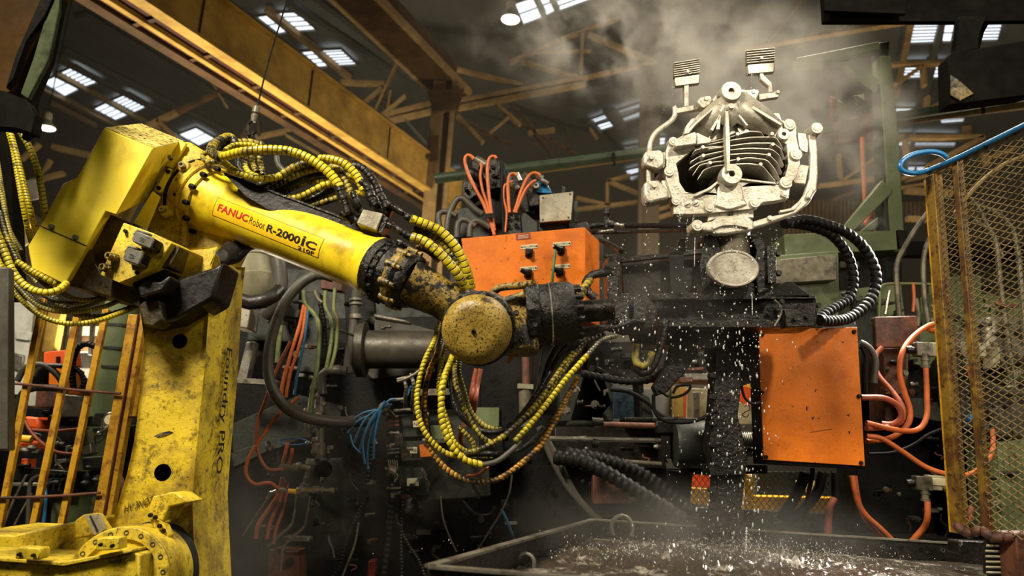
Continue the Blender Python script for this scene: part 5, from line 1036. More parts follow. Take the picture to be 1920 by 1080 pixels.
# ------------------------------------------------------------ green steel frame
gf = thing('green_gantry', 'green painted steel frame with gussets standing right of the casting', 'frame', (W(1680, 470, 5).x, 5, W(1680, 470, 5).z))
def GF_(n, pts, Y=5, d=.12, mt='green', b_=.006): return obj(n, slab(MB(), pts, Y, d), mt, gf, b_)
GF_('upright', [(1650,104),(1671,105),(1678,180),(1686,270),(1691,360),(1697,472),(1672,472),(1664,360),(1658,250),(1652,150)])
GF_('upright_web', [(1648,80),(1653,78),(1658,180),(1664,300),(1672,470),(1658,440),(1652,260)], 5.02, .12, 'green_dark')
GF_('upright_cap', [(1651,80),(1668,76),(1666,106),(1652,104)], 5.04, .15, 'darkplate')
GF_('top_beam', [(1494,108),(1560,95),(1648,77),(1650,92),(1560,112),(1496,122)], 5.0, .1)
GF_('brace', [(1572,114),(1592,112),(1650,150),(1652,172)], 5.05, .05); 
GF_('brace', [(1654,338),(1672,352),(1672,362),(1598,436),(1576,434)], 4.98, .08)
GF_('brace', [(1660,396),(1662,408),(1638,432),(1612,435)], 5.1, .05)
GF_('brace_web', [(1655,362),(1663,355),(1664,440),(1655,440)], 5.1, .05, 'green_dark')
GF_('lower_beam', [(1470,440),(1560,436),(1680,432),(1683,468),(1560,474),(1472,482)], 4.9, .25)
GF_('beam_end', [(1683,430),(1702,432),(1702,462),(1686,464)], 4.95, .1, 'dark')
GF_('rear_plate', [(1558,180),(1570,184),(1570,225),(1562,226)], 5.6, .05, 'rust'); GF_('rear_plate', [(1571,185),(1585,195),(1582,222),(1573,226)], 5.6, .05)
GF_('rear_panel', [(1564,224),(1600,222),(1640,206),(1650,215),(1650,262),(1570,270)], 5.9, .05, 'rust'); GF_('rear_brace', [(1598,180),(1606,178),(1642,202),(1638,210)], 5.7, .05, 'green_dark')
GF_('cream_panel', [(1600,180),(1620,176),(1622,190),(1608,194)], 5.8, .03, 'cream')  # small cream panel behind the gantry
hose('orange_strap', [(1617,258),(1618,300),(1620,340),(1622,380)], 5.5, 4, 'orange_cable', 'upright orange hose left of the green frame column')
hose('orange_strap', [(1634,398),(1628,410),(1622,420)], 5.5, 4, 'orange_cable', 'orange hose end visible through the frame gusset')
# ------------------------------------------------------------ press body behind the gripper, right half
pr = thing('press_machine', 'green press casting with grey plate behind the gripper and spiral hoses', 'machine', (W(1530, 600, 4.9).x, 4.9, W(1530, 640, 4.9).z))
def PB(n, pts, Y=4.8, d=.2, mt='green', b_=.006): return obj(n, slab(MB(), pts, Y, d), mt, pr, b_)
PB('green_body', [(1440,480),(1572,470),(1575,560),(1570,620),(1440,620)], 4.85, .4)
PB('grey_plate', [(1452,488),(1569,476),(1570,524),(1454,532)], 4.75, .08, 'pipe')
PB('dark_slot', [(1572,480),(1690,470),(1692,530),(1574,548)], 5.1, .2, 'dark'); PB('light_slot', [(1574,490),(1612,490),(1612,500),(1574,502)], 5.05, .05)
PB('green_side', [(1572,545),(1690,530),(1700,620),(1690,700),(1600,700),(1560,620)], 4.95, .3)
PB('shelf_plate', [(1540,604),(1605,603),(1605,614),(1540,616)], 4.4, .3, 'green_dark')
PB('back_column', [(1600,560),(1645,560),(1645,800),(1605,800)], 4.9, .2, 'green_dark')
PB('dark_recess', [(1618,680),(1760,640),(1790,1000),(1600,1000)], 4.9, .3, 'dark'); PB('rust_column', [(1655,640),(1705,640),(1700,800),(1660,800)], 4.6, .2, 'rust')
PB('rusty_plate', [(1641,594),(1720,592),(1722,650),(1642,652)], 4.3, .04, 'rust'); PB('plate_post', [(1656,652),(1700,652),(1698,740),(1660,740)], 4.45, .1, 'rust')
bolts([(1637,600),(1640,646)], 4.45, 3, pr, 'blacksteel')
PB('right_block', [(1770,540),(1900,560),(1960,560),(1960,720),(1780,700)], 4.9, .3, 'green'); PB('right_motor', [(1850,590),(1960,590),(1960,680),(1850,690)], 4.6, .3, 'grey', .05)
PB('shelf', [(1690,745),(1800,750),(1930,800),(1930,830),(1760,790),(1695,780)], 4.5, .3, 'green_dark'); PB('lower_block', [(1870,830),(1960,820),(1960,1010),(1880,1000)], 4.3, .3, 'green')
PB('lower_motor', [(1860,755),(1960,760),(1960,830),(1870,820)], 4.4, .3, 'greyhose', .04); PB('dark_lower', [(1780,840),(1900,850),(1900,1010),(1790,1010)], 4.7, .2, 'dark')
PB('dark_beam', [(1700,590),(1960,600),(1960,620),(1700,612)], 5.2, .1, 'dark'); PB('mid_beam', [(1700,450),(1960,456),(1960,480),(1700,478)], 5.3, .1, 'dark'); PB('mid_plate', [(1780,470),(1960,480),(1960,540),(1780,540)], 5.5, .1, 'green_dark')
PB('pale_plate', [(1770,520),(1840,516),(1842,600),(1776,602)], 5.0, .2, 'green'); PB('hinge_block', [(1706,612),(1760,608),(1765,660),(1740,690),(1705,680)], 4.7, .2, 'green')
PB('label_plate', [(1745,896),(1778,898),(1778,912),(1745,910)], 4.15, .01, 'label'); PB('connector_bar', [(1740,890),(1800,895),(1800,920),(1745,915)], 4.2, .05, 'cream')
PB('small_blue_block', [(1820,776),(1842,776),(1842,790),(1820,790)], 4.3, .05, 'blue'); PB('valve_row', [(1786,620),(1830,620),(1832,650),(1790,652)], 4.5, .1, 'pipe'); PB('clamp', [(1862,650),(1875,650),(1876,690),(1862,690)], 4.4, .1, 'cream')
for x, y, r in ((1747,600,4),(1749,585,3),(1697,700,5),(1772,780,4),(1820,625,5),(1748,575,3)): bolts([(x, y)], 4.4, r, pr, 'pipe')
# big black spiral hoses from casting side to the press
for pts, r, lab in (([(1470,420,3.9),(1505,412,3.95),(1545,420,4.0),(1590,438,4.05),(1625,472,4.1),(1643,520,4.1),(1630,565,4.05),(1595,595,3.95),(1560,602,3.8),(1536,600,3.7)],9.5,'outer black spiral-wrapped hose looping right of the gripper'),([(1480,418,3.95),(1520,425,4.0),(1560,442,4.05),(1590,480,4.1),(1600,525,4.1),(1590,560,4.05),(1560,580,3.95),(1532,600,3.85)],9,'inner black spiral-wrapped hose looping right of the gripper')):
    hose('black_spiral_hose', pts, 4, r, 'black', lab, 'hose', 'black spiral hoses right of the gripper', 'spiral', 1.4, 14)
# grey tubes at the right
for pts, r, mt, lab in (([(1745,392),(1720,425),(1697,462),(1682,495),(1682,540),(1688,620)],5,'pipe','dusty tube bending down left of the mesh guard post'),([(1765,420),(1742,450),(1732,490),(1733,550),(1742,620)],5,'pipe','second dusty tube close to the mesh guard post'),
 ([(1790,400),(1808,440),(1818,500),(1822,600),(1830,720)],5,'pipe','upright dusty tube just right of the second guard post'),([(1823,380),(1863,397),(1893,420),(1907,457),(1916,540),(1924,640)],5,'pipe','tall pale tube arching at the right edge behind the mesh'),
 ([(1827,413),(1857,433),(1869,462),(1877,540),(1888,620),(1905,740)],5,'pipe','pale tube arching just inside the tall one behind the mesh'),([(1648,600),(1650,560),(1655,535),(1700,532),(1748,533)],2.5,'greenpipe','thin green tube making a square bend by the rusty plate'),
 ([(1660,590),(1665,560),(1668,545)],3,'silver','thin upright spindle above the rusty plate'),([(1790,400),(1830,350),(1880,310),(1930,290)],4,'truss','curved tan brace far behind the mesh guard'),([(1780,350),(1810,365),(1835,390),(1880,480)],3.5,'pipe','thin tube crossing behind the second guard post'),
 ([(1717,560),(1722,590),(1720,612)],5,'pipe','short ribbed conduit beside the rusty plate'),([(1712,530),(1714,560),(1712,585)],3,'orange_cable','thin upright orange cable deep behind the tubes'),
 ([(1860,640),(1890,700),(1905,760)],5,'pipe','slanted tube low behind the mesh guard'),([(1820,700),(1870,730),(1930,740)],9,'greyhose','thick grey hose behind the lower mesh guard')):
    hose('steel_tube', pts, 4.55, r, mt, lab, 'pipe', 'tubes behind the mesh guard')
# ------------------------------------------------------------ quench tank
zr = W(1112, 974, 3.95).z; C1 = W(1112, 974, 3.95); C2 = WZ(805, 1062, zr); C3 = WZ(1960, 1030, zr)
dB = (C3-C1).normalized(); C3 = C1+dB*3.4; dL = (C2-C1); C2b = C2+dL.normalized()*.0; C4 = C2+dB*3.4
tk = thing('quench_tank', 'dark steel quench tank with rim holes full of churning water', 'tank', ((C1.x+C3.x)/2, (C1.y+C2.y)/2, 0))
def wall(n, a, b_, h=.5, th=.012, mt='blacksteel'):
    return obj(n, MB().bar(a-UP*h/2, b_-UP*h/2, th, h, UP), mt, tk, .002)
wall('back_wall', C1, C3); wall('left_wall', C2, C1); wall('front_wall', C2, C4)
obj('rim_lip', MB().bar(C1, C3, .03, .008, UP), 'grey', tk); obj('rim_lip', MB().bar(C2, C1, .03, .008, UP), 'grey', tk); obj('rim_lip', MB().bar(C2, C4, .03, .008, UP), 'grey', tk)
obj('inner_ledge', MB().bar(C1+Vector((.05, -.04, -.10)), C3+Vector((0, -.04, -.10)), .05, .012, UP), 'rust', tk)
obj('tank_bottom', MB().poly([C1-UP*.5, C3-UP*.5, C4-UP*.5, C2-UP*.5], (0, 0, -.02)), 'dark', tk)
for k in range(3): obj('support_frame', MB().box(((C1.x+C3.x)/2-1.2+k*1.2, (C1.y+C2.y)/2, (zr-.52)/2), (.08, .5, zr-.52)), 'dark', tk)
for x, y in ((1535,998),(1563,1000),(1592,1003),(1623,1006),(1655,1009),(1688,1012),(1722,1016),(1760,1019),(1792,1022)):
    dd = dB; c = C1+dB*((x-1112)/ (1920-1112)*((WZ(1920,1025,zr)-C1).length))-UP*.035+Vector((0, -.008, 0)); 
    obj('rim_hole', MB().lathe(c+Vector((0, .004, 0)), c+Vector((0, -.006, 0)), [(0, .009), (1, .009), (1, .006), (.2, .006)], 12), 'silver' if x in (1655,1760) else 'black', tk)
for (x, y, r, Y, mt) in ((985,1058,17,2.75,'grey'),(1166,990,20,3.75,'grey')):
    s_ = S(x, y, Y); c = W(x, y, Y); ring = [c+Vector((math.cos(a_)*r*s_, .0, math.sin(a_)*r*s_*1.1)) for a_ in [math.pi*i/10 for i in range(-2, 13)]]
    obj('lifting_eye', MB().tube(ring, 4*s_, 10), mt, tk)
obj('corner_plate', slab(MB(), [(1800,1014),(1930,1022),(1930,1050),(1800,1040)], 3.3, .1), 'blacksteel', tk, .01)
# striped brush and rust block at the right end of the tank
t = thing('ribbed_brush', 'striped grey-brown ribbed pad standing on the tank edge at lower right', 'pad', W(1870, 1078, 2.9))
s_ = S(1870, 1040, 2.9)
for k in range(15):
    y = 1006+k*5; w = [6,11,15,17,18,19,19,19,19,18,18,18,17,17,16][k]
    obj('rib', MB().lathe(W(1867-w, y+2, 2.9), W(1867+w, y+3, 2.9), [(0, 1.5*s_), (.1, 2.6*s_), (.9, 2.6*s_), (1, 1.5*s_)], 8), 'label' if k % 2 else 'dark', t)
obj('pad_core', slab(MB(), [(1860,1006),(1874,1006),(1886,1020),(1888,1080),(1852,1078),(1850,1020)], 2.905, .03), 'darkplate', t, .004)
t = tag(obj('rust_block', slab(MB(), [(1905,1000),(1960,1000),(1960,1090),(1910,1090)], 2.8, .12), 'rust', None, .006), 'rough rusty block at the extreme lower right corner', 'block')
# ------------------------------------------------------------ left bay behind the guard bars
for i, (pts, lab) in enumerate((([(82,560),(64,650),(47,738),(22,870),(0,985)],'first slanted yellow guard bar from the left'),([(148,580),(131,650),(111,738),(88,850),(62,990)],'second slanted yellow guard bar from the left'),([(200,580),(190,640),(172,738),(147,860),(112,1000)],'third slanted yellow guard bar from the left'),([(278,640),(268,700),(253,781)],'short thin yellow guard bar close to the robot column'))):
    a, b_ = W(*pts[0], 4.0), W(*pts[-1], 4.0)
    if i < 3: b_ = a+(b_-a)*1.5
    tag(obj('guard_bar', MB().bar(a, b_, .032 if i < 3 else .022, .03, (0, 1, 0)), 'rustyellow', None, .003), lab, 'bar', 'yellow guard bars at the left')
t = thing('guard_post', 'thick folded yellow guard post beside the robot column', 'post', W(185, 1000, 4.0))
a, b_ = W(252, 590, 4.0), W(178, 1010, 4.0); b_ = a+(b_-a)*1.4
obj('front_flange', MB().bar(a, b_, .055, .02, (0, 1, 0)), 'rustyellow', t, .003); obj('side_flange', MB().bar(a+Vector((.04, .03, 0)), b_+Vector((.045, .03, 0)), .03, .05, (0, 1, 0)), 'rustyellow', t, .003)
obj('groove_strip', MB().bar(a+Vector((.026, -.006, 0)), b_+Vector((.03, -.006, 0)), .006, .02, (0, 1, 0)), 'rust', t)
t = thing('guard_rail', 'thin rusty round rods crossing behind the slanted guard bars', 'rail', W(100, 930, 4.05))
for q_ in ([(-10,716),(60,722),(140,731),(226,738)],[(-10,934),(60,932),(120,929),(188,924)]): obj('rod', MB().tube(pp(q_, 3.97), 2.6*S(100, 800, 4), 8), 'rust', t)
hose('pipe_stub', [(222,780,4.02),(240,780,4.02),(266,781,4.02)], 4.02, 4, 'rust', 'short horizontal rusty pipe beside the thick guard post', 'pipe')
bay = thing('bay_machine', 'green and orange hydraulic machine crowded behind the left guard bars', 'machine', (W(120, 900, 5.4).x, 5.4, 0))
def BY(n, pts, Y=5.4, d=.2, mt='green_dark', b_=.006): return obj(n, slab(MB(), pts, Y, d), mt, bay, b_)
obj('column', MB().lathe(W(232, 560, 5.3), W(172, 1010, 5.3)+Vector((-.06, 0, -.5)), [(0, 30*S(220,600,5.3)), (1, 30*S(220,600,5.3))], 32), 'green', bay)
for t_ in (.12, .22, .3, .5, .56): 
    a = W(232, 560, 5.3).lerp(W(172, 1010, 5.3), t_); ax_ = (W(172, 1010, 5.3)-W(232, 560, 5.3)).normalized(); obj('band', MB().lathe(a, a+ax_*.02, [(0, 31.2*S(220,600,5.3)), (1, 31.2*S(220,600,5.3))], 32), 'green_dark', bay)
BY('side_column', [(243,600),(285,600),(270,760),(250,800),(232,800)], 5.6, .2, 'green_dark'); BY('dark_side', [(225,800),(262,795),(250,1000),(210,1000)], 5.5, .1, 'dark')
BY('lower_tank', [(98,925),(178,925),(172,1010),(88,1010)], 5.0, .3, 'green', .02); BY('lower_door', [(60,930),(95,935),(86,1010),(48,1010)], 5.2, .2, 'rust')
BY('valve_block', [(86,880),(138,884),(134,925),(84,918)], 4.9, .15, 'green_dark')
for j in range(3):
    for k in range(4):
        c = W(92+k*11+(j%2)*3, 892+j*8, 4.88); s_ = S(100, 900, 4.88); obj('valve_knob', MB().lathe(c+Vector((0, .03, 0)), c+Vector((0, -.015, 0)), [(0, 4*s_), (.7, 4*s_), (1, 2.5*s_)], 10), 'green_dark' if j else 'black', bay)
BY('dark_manifold', [(24,876),(84,878),(80,905),(22,900)], 4.95, .15, 'black'); BY('ledge', [(20,905),(90,905),(90,912),(18,912)], 4.9, .1, 'grey')
BY('orange_box', [(82,660),(122,656),(124,682),(80,684)], 5.2, .2, 'brightorange'); BY('orange_base', [(92,690),(130,690),(126,738),(90,736)], 5.2, .2, 'orange')
for k in range(4): BY('vent_slot', [(104,669+k*3.2),(112,668+k*3.2),(112,669.2+k*3.2),(104,670.2+k*3.2)], 5.19, .01, 'dark', 0)
BY('rust_box', [(68,732),(106,728),(106,764),(66,764)], 5.0, .15, 'rust'); BY('grey_box', [(106,738),(150,742),(140,782),(104,782)], 4.9, .15, 'grey'); BY('white_edge', [(52,734),(68,732),(66,762),(52,762)], 5.0, .1, 'white')
BY('dark_gap', [(20,764),(150,764),(150,900),(15,900)], 5.5, .1, 'dark'); BY('orange_lump', [(42,780),(74,782),(76,806),(44,802)], 5.1, .15, 'brightorange', .02); BY('orange_lump', [(30,828),(66,826),(64,846),(34,850)], 5.05, .15, 'brightorange', .02)
a = W(34, 822, 5.0); b_ = W(60, 824, 5.0); obj('yellow_cylinder', MB().cyl(a, b_, 7*S(50, 820, 5), 16), 'brightyellow', bay)
BY('rust_pillar', [(40,860),(52,860),(50,878),(38,878)], 5.05, .1, 'brightorange'); BY('motor', [(86,764),(140,768),(140,790),(100,800),(84,790)], 5.1, .2, 'dark', .03); BY('clamp_block', [(133,782),(175,780),(175,798),(134,800)], 5.0, .1, 'green_dark')
BY('bracket', [(150,838),(170,830),(172,850),(152,856)], 4.95, .1, 'grey', .01); BY('green_bracket', [(152,858),(196,854),(192,878),(154,882)], 4.9, .15, 'green_dark', .01); BY('round_casting', [(148,884),(186,880),(188,924),(150,924)], 4.95, .2, 'green_dark', .04)
for x, y, r in ((160,906,8),(180,900,7),(166,876,5),(48,845,9),(60,840,8),(140,842,6)):
    obj('fitting', MB().sphere(W(x, y, 4.85), r*S(x, y, 4.85), 10, (1.2, 1, .7)), 'green_dark' if y > 870 else 'pipe', bay)
g_ = thing('pressure_gauge', 'small round pressure gauge left of the thick guard post', 'gauge', W(205, 788, 4.3)); s_ = S(205, 788, 4.3); c = W(205, 786, 4.3)
obj('case', MB().lathe(c+Vector((0, .03, 0)), c, [(0, 12*s_), (.9, 13*s_), (1, 12*s_), (1, 10*s_), (.8, 10*s_)], 24), 'silver', g_); obj('dial', MB().lathe(c+Vector((0, .004, 0)), c+Vector((0, .003, 0)), [(0, 10*s_), (1, 10*s_)], 20), 'label', g_)
obj('needle', MB().bar(c, c+Vector((.02, 0, .015)), .002, .002), 'blackink', g_); obj('stem', MB().tube([c-UP*13*s_, c-UP*20*s_+Vector((-.01, 0, 0)), c-UP*26*s_+Vector((-.03, .3, 0)), W(185, 815, 5.2)], 2.5*s_, 8), 'pipe', g_)
for pts, r, mt, st, lab in (
 ([(180,650),(160,645),(145,655),(137,678),(136,705),(139,732)],6,'black','bead','black corrugated conduit arching between the second and third guard bars'),([(139,690),(152,700),(157,718),(148,735)],5,'black','bead','second black corrugated bend beneath the arching conduit'),
 ([(32,715),(45,692),(62,684),(85,686),(105,700),(118,718)],6,'greyhose','plain','dark grey hose arching by the first guard bar'),([(64,705),(72,692),(90,686),(122,687)],5,'greyhose','plain','grey hose arching over the orange base'),
 ([(20,840),(24,790),(38,745),(60,728),(110,728)],7,'green_dark','plain','thick green tube curving at far left behind the bars'),([(44,782),(56,806),(78,830),(108,848),(146,852)],3.2,'rust_cable','plain','red hose sagging behind the second guard bar'),
 ([(60,806),(100,808),(130,806),(154,803)],2.8,'rust_cable','plain','red hose lying level above the sagging one'),([(52,985),(55,920),(60,900),(80,890)],4,'greyhose','plain','dull hose bending over low behind the second bar'),
 ([(5,990),(25,940),(50,890)],2.5,'pipe','plain','thin grey rod leaning low at far left'),([(20,1000),(40,960),(60,925)],2.2,'pipe','plain','second thin grey rod leaning low at far left'),([(80,903,4.95),(86,925),(84,960),(80,990)],3,'bluecable','plain','short blue tube low behind the second guard bar'),
 ([(88,912),(96,905),(110,905)],4,'green_dark','plain','stubby green pipe bend under the valve knobs'),([(183,840,5.18),(178,820,4.9),(190,808,4.9),(205,812,5.18)],2,'silver','plain','bright thin loop of tube below the pressure gauge'),([(210,930),(212,905),(225,897),(232,930),(230,1000)],6,'rust','plain','rusty pipe bend standing behind the thick guard post')):
    hose('bay_hose', pts, 4.7, r, mt, lab, 'hose', None, st, 1.1, 10)
bw = thing('bay_partition', 'pale cream and brown partition wall with windows at the far left', 'partition', (W(120, 640, 7.5).x, 7.5, 0))
def BW(n, pts, Y=7.5, d=.1, mt='cream', b_=.004): return obj(n, slab(MB(), pts, Y, d), mt, bw, b_)
BW('pale_sheet', [(18,560),(66,560),(44,740),(16,740)], 6.5, .03, 'white'); BW('fold', [(28,620),(60,622),(54,640),(26,636)], 6.48, .03, 'white', .02); BW('fold', [(20,660),(46,666),(40,700),(18,690)], 6.48, .03, 'grey', .02)
BW('yellow_post', [(66,575),(88,575),(66,690),(44,690)], 7.3, .1, 'girder'); BW('yellow_post', [(92,575),(116,575),(100,660),(78,660)], 7.3, .1, 'girder'); BW('brown_panel', [(100,600),(210,600),(205,660),(95,660)], 7.6, .05, 'girder_dark')
for x in (108, 128, 152, 176): BW('window_light', [(x,612),(x+16,612),(x+14,628),(x-2,628)], 7.55, .02, 'label', 0)
for x in (122, 146, 170, 192): BW('mullion', [(x,596),(x+6,596),(x,665),(x-6,665)], 7.5, .05, 'dark')
BW('lower_wall', [(20,690),(220,690),(200,1000),(0,1000)], 7.8, .1, 'dark')
BW('upper_sheet', [(20,420),(60,400),(110,430),(100,560),(15,560)], 8.5, .05, 'wall'); BW('bright_gap', [(22,440),(50,430),(56,455),(30,470)], 8.45, .02, 'label'); BW('bright_gap', [(30,340),(70,335),(74,372),(36,380)], 8.6, .02, 'white'); BW('girder_end', [(16,398),(52,382),(56,420),(20,432)], 8.3, .1, 'girder')
tag(obj('foreground_cabinet', slab(MB(), [(-60,500),(14,500),(15,845),(-60,845)], 2.6, .04), 'greyhose', None, .006), 'blurred grey cabinet edge at the far left of the view', 'cabinet')
# ------------------------------------------------------------ die casting machine between robot column and loops
dm = thing('die_casting_machine', 'huge dark grimy machine body behind the robot arm and hose loops', 'machine', (W(800, 900, 5.2).x, 5.2, 0))
def DM(n, pts, Y=5.2, d=.2, mt='dark', b_=.008): return obj(n, slab(MB(), pts, Y, d), mt, dm, b_)
DM('base_wall', [(430,600),(1040,590),(1100,650),(1100,1120),(420,1120)], 5.9, .2, 'dark'); DM('upper_wall', [(470,500),(700,510),(860,560),(860,620),(470,640)], 6.0, .2, 'green_dark')
DM('sloped_guard', [(434,795),(560,740),(640,760),(640,790),(436,880)], 5.5, .05, 'green_dark'); DM('green_beam', [(432,850),(500,826),(502,846),(436,878)], 5.3, .1, 'green_dark')
DM('green_panel', [(468,575),(556,590),(552,642),(462,638)], 5.3, .2, 'green_dark'); DM('sparkling_block', [(436,572),(470,576),(464,616),(436,612)], 4.9, .2, 'greyplate'); DM('frame_post', [(462,640),(478,640),(462,712),(444,712)], 5.2, .1, 'grey')
DM('dark_frame', [(470,640),(560,644),(548,712),(460,710)], 5.4, .05, 'black'); DM('frame_sill', [(444,708),(520,712),(518,722),(440,718)], 5.1, .1, 'grey'); DM('beam_top', [(520,572),(562,580),(560,596),(518,590)], 5.1, .1, 'green_dark')
DM('tall_panel', [(560,545),(600,548),(592,700),(556,698)], 5.3, .1, 'green_dark'); DM('valve_head', [(602,520),(642,528),(640,545),(600,540)], 5.0, .1, 'rust', .004); DM('plate', [(644,530),(700,545),(705,640),(650,640)], 5.5, .1, 'dark')
DM('cylinder_flange', [(666,600),(700,590),(760,604),(820,620),(810,700),(690,712),(668,690)], 5.5, .2, 'greyhose', .03)
a = W(672, 655, 5.1); b_ = W(850, 656, 5.1); s_ = S(760, 655, 5.1)
obj('big_cylinder', MB().lathe(a, b_, [(0, 52*s_), (.08, 52*s_), (.09, 36*s_), (1, 35*s_)], 40), mat('dusty_grey_cylinder', '#4d483f', .45, .3, [('#3a362e', 5, .5, .65, .6)], .1, 80), dm)
DM('sloped_pipe_plate', [(700,588),(760,600),(770,606),(700,595)], 5.0, .1, 'grey')
for x0, y0, x1, y1, r in ((668,545,664,600,9),(664,600,655,700,9),(655,650,650,690,7)): obj('vertical_pipe', MB().cyl(W(x0, y0, 5.0), W(x1, y1, 5.0), r*S(x0, y0, 5), 14), 'greyhose', dm)
for y in (560, 568, 590, 594): obj('pipe_collar', MB().cyl(W(667, y, 5.0), W(667, y+4, 5.0), 12*S(667, y, 5), 14), 'grey', dm)
obj('elbow_pipe', MB().tube(pp([(604,740),(602,705),(615,694),(650,697)], 4.9), 10*S(620, 700, 4.9), 14), 'greyhose', dm)
for a, b_, r in (((585,722),(602,732),9),((594,738),(606,762),9),((600,745),(600,860),10),((594,775),(606,800),13),((592,820),(592,850),9),((584,860),(578,905),10),((574,905),(576,930),12),((578,765),(577,820),8)): obj('pipe_run', MB().lathe(W(*a, 4.9), W(*b_, 4.9), [(0, r*.9*S(600,760,4.9)), (.1, r*S(600,760,4.9)), (.25, r*S(600,760,4.9)), (.27, r*.8*S(600,760,4.9)), (.75, r*.8*S(600,760,4.9)), (.77, r*S(600,760,4.9)), (1, r*.95*S(600,760,4.9))], 14), 'pipe', dm)
c = W(550, 828, 4.7); obj('valve_handwheel', MB().tube([c+Vector((math.cos(a_)*.085, math.sin(a_)*.08, math.sin(a_)*.02)) for a_ in [i*math.pi/8 for i in range(17)]], .005, 8), 'bluecable', dm)
# silver fittings run
f_ = thing('fitting_run', 'horizontal run of bright steel pipe fittings low beside the column', 'fitting', W(590, 920, 4.5))
for a, b_, r, mt in (((505,926),(525,918),5,'silver'),((525,918),(560,921),4,'silver'),((556,920),(600,918),8,'silver'),((600,918),(628,920),6,'silver'),((500,936),(510,924),4,'pipe'),((520,875),(560,877),8,'pipe'),((556,872),(582,880),7,'pipe'),((519,840),(521,880),9,'blacksteel'),((500,836),(510,842),6,'silver')): 
    s_ = S(560, 920, 4.5)*r; obj('fitting', MB().lathe(W(*a, 4.5), W(*b_, 4.5), [(0, s_*.8), (.1, s_), (.3, s_), (.32, s_*.75), (.7, s_*.75), (.72, s_), (1, s_*.9)], 12), mt, f_)
obj('stand_pipe', MB().cyl(W(590, 920, 4.5), W(590, 922, 5.95), .02, 10), 'pipe', f_); obj('yellow_sleeve', MB().cyl(W(541, 921, 4.48), W(555, 922, 4.48), 5*S(545, 920, 4.48), 12), 'brightyellow', f_)
# cream drum and black sleeve
dr = thing('cream_drum', 'pale cream ribbed drum behind the robot column', 'drum', W(465, 570, 5.2)); s_ = S(465, 520, 5.3)
obj('shell', MB().lathe(W(452, 455, 5.3), W(470, 566, 5.3), [(0, 48*s_), (.3, 48*s_), (.32, 46*s_), (.6, 46*s_), (.62, 48*s_), (.85, 42*s_), (1, 26*s_)], 40), 'cream', dr)
obj('strap', MB().tube(pp([(500,450,5.0),(520,480,4.95),(526,540,4.95),(515,570,4.95),(500,590,5.0)], 5), 13*s_, 12), 'greyhose', dr)
hose('black_sleeve', [(425,545,4.6),(445,562,4.5),(475,568,4.5),(505,560,4.5),(522,545,4.6)], 4.5, 14, 'cloth', 'black crumpled sleeve looping right of the robot column', 'sleeve')
# big grey hose loop
hose('grey_loop_hose', [(625,520),(598,514),(566,530),(535,566),(514,615),(503,670),(508,720),(530,758),(565,780),(615,790,4.35),(660,791,4.5),(690,791,4.95)], 4.3, 10.5, 'greyhose', 'huge dull grey hose loop between robot column and wrist')
